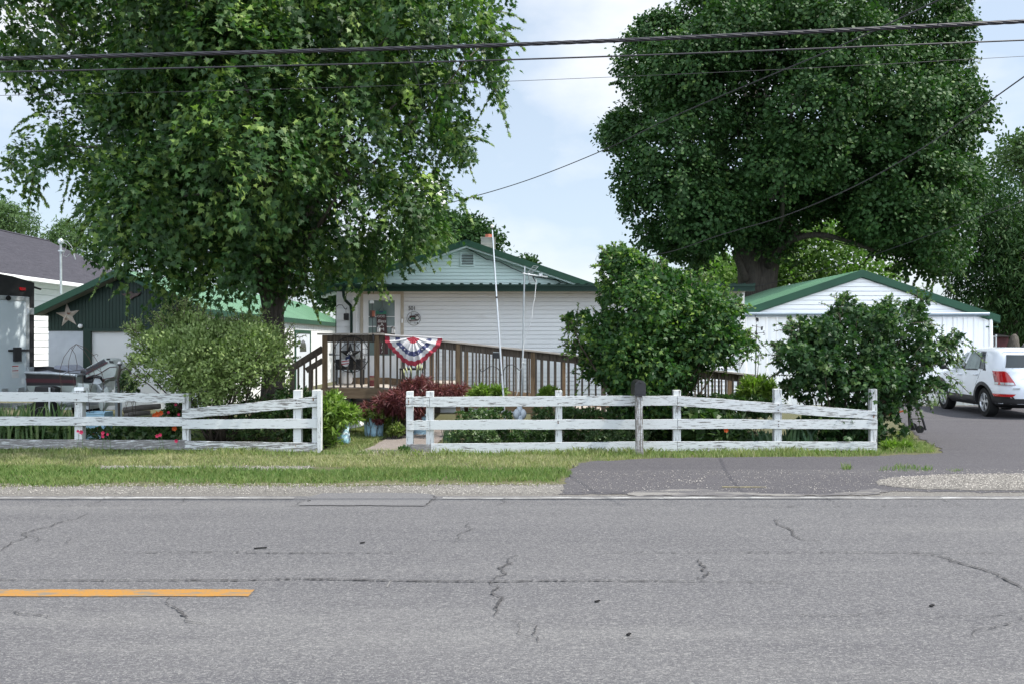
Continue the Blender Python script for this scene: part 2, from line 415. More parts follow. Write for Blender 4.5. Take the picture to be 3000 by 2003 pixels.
def in_poly(P,poly):
    x,y=P[:,0],P[:,1]; c=np.zeros(len(P),bool); n=len(poly)
    for i in range(n):
        x1,y1=poly[i]; x2,y2=poly[(i+1)%n]
        if y1==y2: continue
        t=((y1>y)!=(y2>y))&(x<(x2-x1)*(y-y1)/(y2-y1)+x1); c^=t
    return c
def poly_dist(P,poly):
    d=np.full(len(P),1e9); n=len(poly)
    for i in range(n):
        a=np.array(poly[i],float); b=np.array(poly[(i+1)%n],float); ab=b-a
        t=np.clip(((P-a)@ab)/max(1e-9,ab@ab),0,1)
        d=np.minimum(d,np.linalg.norm(P-(a+t[:,None]*ab),axis=1))
    return d
def sample_poly(poly,n):
    pa=np.array(poly,float); lo,hi=pa.min(0),pa.max(0); out=[]; c=0
    while c<n:
        P=lo+(hi-lo)*rng.random((max(64,n*2),2)); P=P[in_poly(P,poly)]; out.append(P); c+=len(P)
    return np.concatenate(out)[:n]
def boughs(poly,Y0,T,n,rmin,rmax,shell=.75,edge=.8,relief=.7):
    """bough centres and radii filling a solid crown whose outline is poly (photo pixels at depth Y0)"""
    pxm=F/Y0
    P=sample_poly(poly,n*3); d=poly_dist(P,poly)/pxm
    # keep spread: greedy thinning
    order=rng.permutation(len(P)); keep=[]
    r=np.clip(d*.92,rmin,rmax)
    ok=d>rmin*.5
    order=[i for i in order if ok[i]][:n]
    P=P[order]; d=d[order]; r=r[order]
    dm=max(.3,np.percentile(d,97))
    t=T*np.sqrt(np.clip(1-(1-np.clip(d/dm,0,1))**2,0,1))
    y=np.where(rng.random(len(P))<shell, np.where(rng.random(len(P))<.58,-1,1)*rng.uniform(relief,1,len(P)), rng.uniform(-.7,.7,len(P)))*t
    Y=Y0+y
    C=np.stack([(P[:,0]-CX)/F*Y, Y, H-(P[:,1]-CY)/F*Y],1)
    if edge>0:
        pa=np.array(poly,float); nx=np.roll(pa,-1,0); seg=np.linalg.norm(nx-pa,axis=1); tot=seg.sum()
        ne=int(edge*tot/pxm/(1.5*rmin)); s=rng.random(ne)*tot; cs=np.concatenate([[0],np.cumsum(seg)]); si=np.clip(np.searchsorted(cs,s)-1,0,len(pa)-1)
        t=(s-cs[si])/np.maximum(1e-6,seg[si]); E=pa[si]+(nx[si]-pa[si])*t[:,None]
        nrm=np.stack([-(nx-pa)[:,1],(nx-pa)[:,0]],1)/np.maximum(1e-6,seg)[:,None]; q=nrm[si]
        inn=in_poly(E+q*2.0,poly); q=np.where(inn[:,None],q,-q)
        er=rmin*rng.uniform(.7,1.5,ne); E=E+q*(er*pxm*rng.uniform(.55,1.6,ne))[:,None]
        ok=in_poly(E,poly); E=E[ok]; er=er[ok]
        Y=Y0+T*rng.uniform(-.5,.5,len(E))
        C=np.concatenate([C,np.stack([(E[:,0]-CX)/F*Y, Y, H-(E[:,1]-CY)/F*Y],1)]); r=np.concatenate([r,er])
    return C,r
def foliage(name,C,r,nc,nl,size,shape,m,parent,up=.35,droop=.3,outw=.6,rnd=.5,wind=(0,0,0),spread=.3,flat=.8,tipup=.3,curl=.18,szvar=.25,density=True,radlo=.55,strand=0,coh=.5,tvar=.13,lvar=.11,tip=0,nvw=.8,nvr=.45):
    nb=len(C)
    k=np.maximum(3,(nc*(r/np.max(r))**1.6).astype(int)) if density else np.full(nb,nc)
    bi=np.repeat(np.arange(nb),k); n=len(bi)
    v=rng.normal(size=(n,3)); v[:,2]+=up; v=unit(v)
    rad=r[bi]*rng.uniform(radlo,1.05,n)
    cp=C[bi]+v*rad[:,None]*np.array([1,1,flat])
    ct=rng.normal(0,tvar,n); nv=unit(v*nvw+np.array([.15,-.1,.55])+rng.normal(size=(n,3))*nvr)
    li=np.repeat(np.arange(n),nl); N_=len(li)
    sp=spread*np.minimum(1.0,r[bi][li]*1.6)
    P=cp[li]+rng.normal(size=(N_,3))*sp[:,None]*np.array([1,1,.8])
    vv=v[li]
    if strand:
        t=np.tile(np.arange(nl)/nl,n)
        sdir=unit(np.array([.16,0,-1.0])+v*np.array([.55,.55,.15])+rng.normal(size=(n,3))*.18)
        sl=strand*rng.uniform(.5,1.15,n)*np.minimum(1,.35+r[bi])
        P=cp[li]+sdir[li]*((t-.5)*sl[li])[:,None]+rng.normal(size=(N_,3))*(.055+.05*t)[:,None]
        ct=ct+.0
    D=vv*outw+rng.normal(size=(N_,3))*rnd+np.array([0,0,-droop])+np.array(wind)
    Nn=nv[li]+rng.normal(size=(N_,3))*(.75-.6*coh)
    sz=size*rng.uniform(1-szvar,1+szvar,N_)
    tint=.42+ct[li]+rng.normal(0,lvar,N_)+tipup*.5*(rng.random(N_)>.9)
    if tip: tint=tint+tip*(np.tile(np.arange(nl)/nl,n)<.22)*(rng.random(n)<.5)[li]
    return leaf_mesh(name,P,D,Nn,sz,shape,tint,m,parent,curl)
def shoots(name,poly,Y0,T,n,length,nl,size,shape,m,root,up=.5,droop=0.0,region=None,sm='twig',leafdroop=.2,tint0=.6):
    pa=np.array(poly,float); nx=np.roll(pa,-1,0); seg=np.linalg.norm(nx-pa,axis=1); pxm=F/Y0
    P=[];D=[];NN=[];SZ=[];TT=[]; mb=MB(); c=0; tries=0
    while c<n and tries<n*40:
        tries+=1
        i=rng.choice(len(pa),p=seg/seg.sum()); t=rng.random(); e=pa[i]+(nx[i]-pa[i])*t
        if region and not region(e[0],e[1]): continue
        nr=np.array([-(nx[i]-pa[i])[1],(nx[i]-pa[i])[0]])/max(1e-6,seg[i])
        if in_poly((e+nr*3)[None],poly)[0]: nr=-nr
        Y=Y0+T*rng.uniform(-.6,.6); L_=length*rng.uniform(.45,1.2)
        st=e-nr*L_*.55*pxm
        a=np.array([(st[0]-CX)/F*Y,Y,H-(st[1]-CY)/F*Y]); d=unit(np.array([nr[0],rng.uniform(-.5,.5),-nr[1]+up])+rng.normal(size=3)*.25)
        c+=1; pts=[]
        for k in range(6):
            s=k/5*L_; pts.append(Vector(a+d*s+np.array([0,0,-1])*droop*s*s/L_))
        mb.tube(pts,[.006*(length+.4)]*5+[.002],4)
        k2=int(nl*rng.uniform(.8,1.2))
        for k in range(k2):
            s=(.15+.85*k/k2)*L_; pos=a+d*s+np.array([0,0,-1])*droop*s*s/L_
            sd=unit(np.cross(d,rng.normal(size=3))); P.append(pos); D.append(d*.7+sd*.8+np.array([0,0,-leafdroop])); NN.append(rng.normal(size=3)*.4+np.array([0,-.2,.8])); SZ.append(size*rng.uniform(.7,1.2)*(1.1-.35*k/k2)); TT.append(tint0+rng.normal(0,.15)+.15*k/k2)
    leaf_mesh(name,np.array(P),np.array(D),np.array(NN),np.array(SZ),shape,np.array(TT),m,root)
    tag(mb.build('twigs',M[sm],root),kind='stuff')
def limb(mb,a,b,r0,r1,bend=.15,n=6,seg=7):
    a=Vector(a); b=Vector(b); d=b-a; L_=d.length
    off=Vector((random.uniform(-1,1),random.uniform(-1,1),random.uniform(-.2,.6)))*L_*bend
    pts=[]; rr=[]
    for i in range(seg+1):
        t=i/seg; p=a.lerp(b,t)+off*math.sin(PI*t)+Vector((random.uniform(-1,1),random.uniform(-1,1),random.uniform(-1,1)))*L_*.012*(0<i<seg)
        pts.append(p); rr.append(r0+(r1-r0)*t)
    mb.tube(pts,rr,n)
def tree(name,label,cat,poly,Y0,T,base,trunk_r,fork,nb,nc,nl,size,shape,m,rmin=.35,rmax=1.1,nlimb=14,trunk_name='trunk',crown='crown',group=None,tm='bark',limb_r=None,**kw):
    base=Vector(base); fork=Vector(fork)
    root=thing(name,label,cat,(base.x,base.y,base.z),group); extra=kw.pop('extra',[])
    more=kw.pop('more',None)
    C,r=boughs(poly,Y0,T,nb,rmin,rmax,kw.pop('shell',.75),kw.pop('edge',.8),kw.pop('relief',.7))
    if more:
        C2,r2=boughs(more[0],Y0+more[2],T*.6,more[1],rmin,rmax,.7,.3,.3); C=np.concatenate([C,C2]); r=np.concatenate([r,r2])
    foliage(crown,C,r,nc,nl,size,shape,m,root,**kw)
    mb=MB()
    mid=base.lerp(fork,.5)+Vector((trunk_r*.2,0,0))
    mb.tube([base-Vector((0,0,.15)),base+Vector((0,0,.12*(fork-base).length)),mid,fork],[trunk_r*1.55,trunk_r*1.1,trunk_r,trunk_r*.85],14)
    idx=np.argsort(-r)[:nlimb*3]; idx=rng.permutation(idx)[:nlimb]
    lr=limb_r or trunk_r*.5
    for i in idx:
        st=fork.lerp(mid,random.uniform(0,.25))
        limb(mb,st,C[i],lr*random.uniform(.7,1),lr*.16,.10)
    for i in rng.permutation(len(C))[:nlimb*2]:
        j=idx[random.randrange(len(idx))]
        limb(mb,Vector(C[j]).lerp(fork,.35),C[i],lr*.28,lr*.08,.12,5,5)
    for ls in extra:
        pts=[Vector(q) for q,_ in ls]; rr=[r_ for _,r_ in ls]; Q=[];RR=[]
        for i in range(len(pts)-1):
            for k in range(5):
                t=k/5; p0=pts[max(0,i-1)];p1=pts[i];p2=pts[i+1];p3=pts[min(len(pts)-1,i+2)]
                Q.append(.5*((2*p1)+(p2-p0)*t+(2*p0-5*p1+4*p2-p3)*t*t+(3*p1-p0-3*p2+p3)*t**3)); RR.append(rr[i]+(rr[i+1]-rr[i])*t)
        Q.append(pts[-1]); RR.append(rr[-1]); mb.tube(Q,RR,12)
    mb.build(trunk_name,M[tm],root,smooth=True)
    return root
# ------------------------------------------------------------------ world, camera, light
def setup():
    S.view_settings.view_transform='Standard'; S.view_settings.look='None'; S.view_settings.gamma=1; S.view_settings.exposure=EXPO
    cam=bpy.data.cameras.new('camera'); co=bpy.data.objects.new('camera',cam); COL.objects.link(co)
    co.location=(0,0,H); co.rotation_euler=(PI/2,0,0)
    cam.sensor_width=36; cam.lens=F/3000*36; cam.clip_end=3000; cam.clip_start=.05
    S.camera=co
    el=R(SUN_EL); az=R(SUN_AZ)      # azimuth measured from +X towards the street side (-Y)
    sd=Vector((math.cos(el)*math.cos(az),-math.cos(el)*math.sin(az),math.sin(el)))
    su=bpy.data.lights.new('sun','SUN'); su.energy=SUN_E; su.angle=R(.53); su.color=(1,.955,.88)
    so=bpy.data.objects.new('sun',su); COL.objects.link(so); so.rotation_euler=(-sd).to_track_quat('-Z','Y').to_euler(); so.location=(20,-10,30)
    w=bpy.data.worlds.new('World'); S.world=w; w.use_nodes=True; nt=w.node_tree; nt.nodes.clear()
    out=N(nt,'ShaderNodeOutputWorld'); bg=N(nt,'ShaderNodeBackground')
    sky=N(nt,'ShaderNodeTexSky',sky_type='NISHITA'); sky.sun_disc=False; sky.sun_elevation=el
    sky.sun_rotation=math.atan2(sd.x,sd.y); sky.air_density=1.0; sky.dust_density=1.6; sky.ozone_density=1.2; sky.altitude=200
    tc=N(nt,'ShaderNodeTexCoord')
    # soft thin clouds laid out by direction
    mp=N(nt,'ShaderNodeMapping'); mp.inputs['Scale'].default_value=(1,1,1.9); mp.inputs['Location'].default_value=(.62,.2,.16)
    nt.links.new(tc.outputs['Generated'],mp.inputs[0])
    no=N(nt,'ShaderNodeTexNoise'); no.inputs['Scale'].default_value=2.3; no.inputs['Detail'].default_value=9; no.inputs['Roughness'].default_value=.52
    nt.links.new(mp.outputs[0],no.inputs['Vector'])
    mr=N(nt,'ShaderNodeMapRange'); mr.inputs['From Min'].default_value=.47; mr.inputs['From Max'].default_value=.62; mr.inputs['To Max'].default_value=.75
    nt.links.new(no.outputs['Fac'],mr.inputs[0])
    hz=mixc(nt,SKY_HAZE,sky.outputs[0],SKY_PALE)
    c=mixc(nt,mr.outputs[0],hz,SKY_CLOUD)
    # added bright sky behind the camera, fill light for the street-facing walls
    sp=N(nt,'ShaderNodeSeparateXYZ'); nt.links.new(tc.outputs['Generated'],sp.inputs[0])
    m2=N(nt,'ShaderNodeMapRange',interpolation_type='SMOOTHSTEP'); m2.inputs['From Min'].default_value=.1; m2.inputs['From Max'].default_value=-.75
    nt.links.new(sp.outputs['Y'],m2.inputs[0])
    c=mixc(nt,m2.outputs[0],c,SKY_FILL)
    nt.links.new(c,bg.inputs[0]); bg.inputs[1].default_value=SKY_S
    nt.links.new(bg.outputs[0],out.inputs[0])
EXPO=0.65; SUN_EL=56; SUN_AZ=9; SUN_E=4.2; SKY_S=.13
SKY_HAZE=.62; SKY_PALE=(3.75,4.3,4.85); SKY_CLOUD=(5.6,5.7,5.9); SKY_FILL=(9.4,10.6,12.2)
setup()

# ------------------------------------------------------------------ ground layers
def jag(pts, step=.12, amp=.04):
    out=[]; n=len(pts)
    for i in range(n):
        a=Vector(pts[i]); b=Vector(pts[(i+1)%n]); L_=(b-a).length
        k=max(1,min(220,int(L_/step)))
        for j in range(k):
            p=a.lerp(b,j/k)
            out.append((p.x+random.uniform(-amp,amp),p.y+random.uniform(-amp,amp),p.z))
    return out
def sheet(name,pts,m,z,step=None,amp=.04,kind='structure'):
    pts=[(p[0],p[1],z) for p in pts]
    if step: pts=jag(pts,step,amp)
    mb=MB(); mb.add(pts,[tuple(range(len(pts)))])
    o=mb.build(name,m,recalc=False)
    if o.data.polygons[0].normal.z<0: o.data.flip_normals()
    return tag(o,kind=kind)
sheet('ground',[(-900,-300),(900,-300),(900,1500),(-900,1500)],M['soil'],0.0)
sheet('shoulder',[(-60,9.0),(60,9.0),(60,10.75),(3.0,10.75),(1.2,10.9),(-1,10.78),(-4,10.66),(-6.3,10.8),(-9,10.55),(-60,10.6)],M['shoulder'],.004,.09,.05)
gp0=lambda pts:[tuple(G(*p)) for p in pts]
sheet('dirt_edge',gp0([(-600,1428),(-600,1400),(400,1402),(900,1404),(1300,1402),(1680,1396),(1668,1414),(1640,1420),(1300,1419),(1000,1424),(700,1422),(350,1424)]),M['soil'],.0062,.07,.06)
gp=lambda pts:[tuple(G(*p)) for p in pts]
sheet('driveway',gp([(1640,1446),(1655,1420),(1662,1395),(1690,1356),(1760,1350),(1900,1342),(2200,1338),(2520,1337),(2690,1330),(2757,1326),(2760,1318),(2700,1285),(2655,1245),(2600,1205),(2560,1187),(4300,1187),(5200,1300),(5200,1440),(2900,1443),(2640,1438),(2480,1450),(2200,1447),(2000,1452),(1800,1449)]),M['drive'],.008,.10,.05)
sheet('gravel_strip',gp([(270,1371),(330,1364),(450,1367),(600,1366),(760,1368),(900,1366),(925,1371),(860,1378),(700,1380),(560,1381),(420,1378),(330,1377)]),M['shoulder'],.012,.05,.03)
sheet('gravel_bed',gp([(2565,1412),(2600,1400),(2680,1396),(2760,1390),(3000,1388),(3600,1388),(3600,1436),(2900,1437),(2700,1434),(2620,1426),(2580,1420)]),M['shoulder'],.012,.05,.03)
sheet('dusty_edge',gp([(1830,1446),(1900,1436),(2050,1434),(2130,1440),(2260,1447),(2420,1449),(2500,1440),(2570,1432),(2600,1440),(2560,1450),(2300,1453),(1850,1453)]),M['dust'],.012,.06,.03)
sheet('front_walk',gp([(1028,1333),(1250,1333),(1290,1290),(1330,1248),(1195,1250),(1150,1275),(1095,1305)]),M['walk'],.012,.10,.015)
sheet('road',[(-250,-12),(250,-12),(250,9.72),(-250,9.72)],M['road'],.016)
sheet('road_patch',gp([(875,1484),(915,1456),(945,1449),(1100,1447),(1250,1450),(1276,1455),(1255,1478),(1245,1486)]),M['patch'],.024,.08,.012)
# painted lines, worn: several runs
def line_run(x0,x1,y0,y1,amp=.006):
    return jag([(x0,y0,0),(x1,y0,0),(x1,y1,0),(x0,y1,0)],.15,amp)
for a,b in ((-22,-2.35),(-.75,7.4),(7.5,26)):
    sheet('edge_line',line_run(a,b,9.53,9.65),M['whiteline'],.021)
sheet('centre_line',line_run(-14,XX(738,5.95),5.872,6.036),M['yellow'],.021)
sheet('utility_mark',gp([(2115,1427.5),(2180,1427.6),(2245,1428),(2246,1429.3),(2180,1429.2),(2115,1429)]),mat('faded_mark',(.30,.26,.09),(.17,.15,.10),9,rough=.9),.017,.05,.004)
# cracks
def crack_pts(pl,rough=.10,depth=5):
    pts=[Vector(G(*p)) for p in pl]
    for d in range(depth):
        q=[]
        for a,b in zip(pts[:-1],pts[1:]):
            m_=a.lerp(b,.5); L_=(b-a).length
            nrm=Vector((-(b-a).y,(b-a).x,0)).normalized() if L_>1e-6 else Vector((0,0,0))
            q+= [a, m_+nrm*random.gauss(0,rough*L_)] if L_>.02 else [a]
        q.append(pts[-1]); pts=q
    return pts
ck=MB()
def crack(pl,w=.012,rough=.09,depth=5,gaps=0):
    pts=crack_pts(pl,rough,depth); n=len(pts); v=[]
    for i,p in enumerate(pts):
        d=(pts[min(n-1,i+1)]-pts[max(0,i-1)]); d.normalize(); nr=Vector((-d.y,d.x,0))
        ww=w*random.choice((.2,.35,.5,.8,1.1))*(.35+.65*math.sin(PI*min(1,max(0,(i+.5)/n))))
        v+= [(p.x+nr.x*ww/2,p.y+nr.y*ww/2,.0265),(p.x-nr.x*ww/2,p.y-nr.y*ww/2,.0265)]
    f=[(2*i,2*i+1,2*i+3,2*i+2) for i in range(n-1) if random.random()>gaps]
    ck.add(v,f)
crack([(-60,1706),(300,1707),(700,1707),(830,1703),(1100,1707),(1440,1711),(1700,1709),(2060,1711),(2300,1713)],.030,.012,7,.10)
crack([(200,1622),(700,1624),(1100,1625),(1250,1622)],.024,.010,6,.4)
crack([(1700,1623),(2140,1625),(2500,1624),(3000,1627)],.024,.012,6,.4)
crack([(750,1485),(900,1486),(1040,1486)],.014,.012,6,.5); crack([(1900,1484),(2500,1487),(2900,1485)],.02,.012,6,.55); crack([(100,1487),(500,1486)],.02,.012,6,.6)
crack([(1495,1640),(1460,1670),(1441,1705)],.022,.14); crack([(1441,1711),(1440,1745),(1462,1770),(1453,1815)],.022,.14)
crack([(1495,1640),(1520,1632)],.012); crack([(1453,1815),(1520,1835),(1575,1888)],.010,.1,5,.3)
crack([(2050,1645),(2066,1670),(2072,1690),(2058,1708)],.024,.14)
crack([(2265,1525),(2290,1545),(2320,1570),(2345,1586),(2410,1592)],.020,.1); crack([(2270,1530),(2300,1524)],.012)
crack([(2660,1626),(2750,1634),(2850,1666),(2940,1700),(3040,1758)],.028,.08); crack([(2760,1640),(2800,1655),(2850,1660)],.012)
crack([(260,1507),(160,1540),(80,1565),(30,1600),(-20,1640)],.018,.09); crack([(85,1568),(95,1600)],.01); crack([(195,1600),(250,1570)],.01,.1,5,.3)
crack([(500,1757),(505,1785),(545,1815),(600,1840)],.018,.12); crack([(-20,1785),(60,1808),(150,1820)],.012,.1)
crack([(1265,1455),(1258,1475),(1248,1485)],.016,.1); crack([(870,1486),(905,1465)],.01); crack([(1480,1462),(1465,1484)],.012,.12)
crack([(1370,1530),(1345,1570),(1330,1595)],.012,.12); crack([(300,1462),(250,1485)],.01); crack([(545,1462),(500,1484)],.01)
crack([(1940,1460),(1990,1475)],.01); crack([(2410,1462),(2440,1476)],.010); crack([(2745,1460),(2820,1484)],.01)
crack([(2300,1812),(2500,1810),(2620,1800)],.016,.03,6,.4); crack([(2700,1818),(2900,1815),(3010,1800)],.010,.03,6,.3); crack([(2995,1812),(2870,1850),(2850,1880)],.012,.1,5,.2)
crack([(1510,1830),(1560,1865),(1577,1890)],.010,.1); crack([(1780,1886),(1900,1878)],.008,.1,5,.3)
crack([(1770,1442),(1800,1447),(1850,1448)],.03,.05); crack([(2480,1447),(2600,1441)],.02,.06)
tag(ck.build('road_cracks',M['crack'],recalc=False),kind='structure')
mk=MB()   # a chalky scuff and a few dark bits lying on the road
mk.add(gp([(1131,1725),(1142,1708),(1148,1704),(1140,1718),(1136,1726)]),[(0,1,2,3,4)])
for v in range(len(mk.v)): mk.v[v]=(mk.v[v][0],mk.v[v][1],.021)
tag(mk.build('road_scuff',M['whiteline'],recalc=False),kind='structure')
for px,py,ln in ((763,1612,.10),(1062,1596,.035),(1750,1770,.03),(1842,1868,.02),(2730,1783,.03),(905,1472,.03)):
    p=G(px,py); b=MB(); b.bar((p.x-ln/2,p.y-.01,.024),(p.x+ln/2,p.y+.01,.027),.018,.008)
    o=b.build('debris',M['rubber'],bevel=.002)
    tag(o,{763:'thin black strip of rubber lying on the far road lane',1062:'small dark flake on the road below the front walk',1750:'dark bark chip on the road near its middle',1842:'tiny dark chip near the bottom middle of the road',2730:'dark chip on the road towards the lower right',905:'dark chip near the left end of the road patch'}[px],'litter','bits lying on the road')

# stones
def stones(name,polys,counts,sizes,m,z=.014):
    P=[];S_=[]
    for poly,n,(a,b) in zip(polys,counts,sizes):
        q=sample_poly([tuple(G(*p))[:2] for p in poly],n); P.append(q); S_.append(rng.uniform(a,b,n)*rng.uniform(.5,1,n))
    P=np.concatenate(P); S_=np.concatenate(S_); n=len(P)
    base=np.array([(1,0,0),(0,1,0),(-1,0,0),(0,-1,0),(0,0,.8),(0,0,-.8)])
    V=base[None]*rng.uniform(.6,1.2,(n,6,3))
    a=rng.uniform(0,2*PI,n); ca,sa=np.cos(a),np.sin(a)
    X=V[:,:,0]*ca[:,None]-V[:,:,1]*sa[:,None]; Y=V[:,:,0]*sa[:,None]+V[:,:,1]*ca[:,None]
    V=np.stack([X,Y,V[:,:,2]],2)*S_[:,None,None]+np.stack([P[:,0],P[:,1],z+S_*.3],1)[:,None,:]
    fc=np.array([(0,1,4),(1,2,4),(2,3,4),(3,0,4)])
    me=bpy.data.meshes.new(name); me.vertices.add(n*6); me.vertices.foreach_set('co',V.astype(np.float32).ravel())
    idx=(fc[None]+(np.arange(n)*6)[:,None,None]).reshape(-1)
    me.loops.add(len(idx)); me.loops.foreach_set('vertex_index',idx.astype(np.int32)); me.polygons.add(len(idx)//3)
    me.polygons.foreach_set('loop_start',np.arange(0,len(idx),3,dtype=np.int32)); me.update(calc_edges=True)
    at=me.attributes.new('tint','FLOAT','POINT'); at.data.foreach_set('value',np.repeat(rng.random(n),6).astype(np.float32))
    me.materials.append(m); o=bpy.data.objects.new(name,me); COL.objects.link(o); return tag(o,kind='stuff')
L['stone']=leafmat('gravel_stones',(.08,.075,.07),(.22,.205,.19),(.42,.395,.36),0.0,.9,.2)
stones('gravel',[[(2570,1411),(2610,1400),(2760,1390),(3050,1388),(3050,1434),(2700,1431),(2600,1424)],[(0,1418),(1650,1418),(1650,1450),(0,1450)],[(1660,1380),(3000,1375),(3000,1448),(1660,1448)],[(1940,1408),(2060,1404),(2060,1416),(1940,1416)],[(290,1365),(920,1366),(900,1379),(330,1379)]],
       [5200,9000,3800,40,1500],[(.005,.014),(.003,.011),(.003,.010),(.008,.016),(.005,.014)],L['stone'])

# grass: real blades
def grass(name,regions,m=None):
    Ps=[];hs=[];ts=[]
    for poly,dens,(h0,h1),tint,fade in regions:
        wp=[(a[0],a[1]) for a in jag([tuple(G(*p)) for p in poly],.22,.075)]; pa=np.array(wp); x,y=pa[:,0],pa[:,1]
        area=.5*abs(np.dot(x,np.roll(y,1))-np.dot(y,np.roll(x,1)))
        n=int(area*dens); q=sample_poly(wp,n)
        # patchiness
        f=np.sin(q[:,0]*2.3+1.7*np.sin(q[:,1]*3.1))*.5+np.sin(q[:,0]*5.9+q[:,1]*4.3)*.3+np.sin(q[:,0]*11.7-q[:,1]*9.1)*.2
        d=poly_dist(q,wp)
        k=rng.random(n)<np.clip(.62+.35*f,.12,1)*np.clip(d/fade+.12,0,1)
        q=q[k]; f=f[k]
        Ps.append(q); hs.append(rng.uniform(h0,h1,len(q))*(1+.25*f)); ts.append(tint+.16*f+rng.normal(0,.17,len(q)))
    P=np.concatenate(Ps); h=np.concatenate(hs); t=np.concatenate(ts); n=len(P)
    a=rng.uniform(0,2*PI,n); ln=rng.uniform(.1,.9,n)*h; w=rng.uniform(.0022,.0048,n)*(1+h*3)
    ux,uy=np.cos(a),np.sin(a); b=rng.uniform(0,2*PI,n)
    sx,sy=np.cos(b)*w,np.sin(b)*w
    z0=np.full(n,-.005)
    p0=np.stack([P[:,0]-sx,P[:,1]-sy,z0],1); p1=np.stack([P[:,0]+sx,P[:,1]+sy,z0],1)
    m0=np.stack([P[:,0]+ux*ln*.3-sx*.7,P[:,1]+uy*ln*.3-sy*.7,h*.6],1); m1=np.stack([P[:,0]+ux*ln*.3+sx*.7,P[:,1]+uy*ln*.3+sy*.7,h*.6],1)
    tp=np.stack([P[:,0]+ux*ln,P[:,1]+uy*ln,h],1)
    V=np.stack([p0,p1,m1,tp,m0],1).reshape(-1,3)
    me=bpy.data.meshes.new(name); me.vertices.add(n*5); me.vertices.foreach_set('co',V.astype(np.float32).ravel())
    me.loops.add(n*5); me.loops.foreach_set('vertex_index',np.arange(n*5,dtype=np.int32)); me.polygons.add(n)
    me.polygons.foreach_set('loop_start',np.arange(0,n*5,5,dtype=np.int32)); me.update(calc_edges=True)
    at=me.attributes.new('tint','FLOAT','POINT'); at.data.foreach_set('value',np.repeat(np.clip(t,0,1),5).astype(np.float32))
    me.materials.append(m or L['grass']); o=bpy.data.objects.new(name,me); COL.objects.link(o); return tag(o,kind='stuff')
grass('grass',[
 ([(-500,1366),(-500,1330),(560,1334),(1040,1336),(1250,1336),(1900,1334),(1900,1342),(1700,1353),(1685,1372),(1000,1370),(920,1366),(300,1366)],3600,(.025,.06),.66,.05),
 ([(-500,1422),(-500,1368),(270,1368),(330,1376),(900,1377),(1684,1372),(1668,1395),(1656,1411),(1200,1412),(900,1417),(700,1419),(420,1413),(200,1424)],4300,(.03,.07),.22,.10),
 ([(-500,1380),(-500,1366),(300,1372),(860,1377),(1670,1377),(1662,1396),(1200,1400),(700,1402),(300,1396)],1800,(.05,.09),.18,.08),
 ([(-500,1330),(-500,1312),(560,1318),(930,1328),(1190,1328),(2570,1320),(2570,1336),(1900,1341),(1190,1336),(560,1336)],2600,(.04,.11),.42,.04),
 ([(950,1330),(1040,1330),(1150,1274),(1200,1250),(1120,1222),(1000,1222),(950,1260)],3200,(.03,.06),.45,.08),
 ([(2560,1330),(2750,1325),(2757,1321),(2690,1292),(2640,1262),(2570,1290)],3400,(.03,.10),.42,.10),
 ([(2460,1374),(2490,1368),(2500,1376),(2470,1379)],2600,(.04,.10),.2,.03),([(2560,1378),(2620,1368),(2700,1373),(2760,1377),(2700,1381),(2600,1381)],1800,(.03,.10),.2,.05),([(2770,1380),(2800,1376),(2850,1380),(2800,1383)],2000,(.03,.07),.2,.03),
 ([(-500,1436),(-500,1412),(420,1408),(900,1412),(1200,1408),(1660,1406),(1640,1424),(1200,1428),(800,1430),(300,1432)],330,(.02,.06),.4,.06),
 ([(-500,1345),(-500,1328),(900,1334),(1190,1334),(1180,1350)],900,(.03,.06),.75,.05),
 ([(2720,1190),(2752,1190),(2752,1184),(2720,1184)],900,(.1,.3),.25,.05),
 ([(-300,1300),(900,1300),(900,1225),(-300,1225)],700,(.05,.12),.3,.2),
],)

# ------------------------------------------------------------------ buildings
def lap(mb, zs, xl, xr, m, t=.013):
    """horizontal lap siding: m(u,out,z)->xyz, xl/xr functions of z"""
    for a,b in zip(zs[:-1],zs[1:]):
        la,lb,ra,rb=xl(a),xl(b),xr(a),xr(b)
        if ra-la<.01: continue
        if rb<lb: lb=rb=(lb+rb)/2
        g=min(.012,(b-a)*.11); a2=a+g
        mb.add([m(la,t,a2),m(ra,t,a2),m(rb,.002,b),m(lb,.002,b)],[(0,1,2,3)])
        mb.add([m(la,t,a2),m(ra,t,a2),m(ra,-.016,a2),m(la,-.016,a2)],[(3,2,1,0)])
        mb.add([m(lb,.002,b),m(rb,.002,b),m(rb,-.016,b),m(lb,-.016,b)],[(0,1,2,3)])
def frange(a,b,s):
    n=max(1,int(round((b-a)/s))); return [a+(b-a)*i/n for i in range(n+1)]
def ribbed(mb,p00,p10,p11,p01,n,h=.018,w=.05):
    """standing ribs running from edge p00-p10 to edge p01-p11"""
    p00,p10,p11,p01=map(Vector,(p00,p10,p11,p01)); up=(p10-p00).cross(p01-p00).normalized()
    if up.z<0: up=-up
    for i in range(n+1):
        t=i/n; a=p00.lerp(p10,t); b=p01.lerp(p11,t)
        mb.bar(a+up*h*.45,b+up*h*.45,w,h,up)

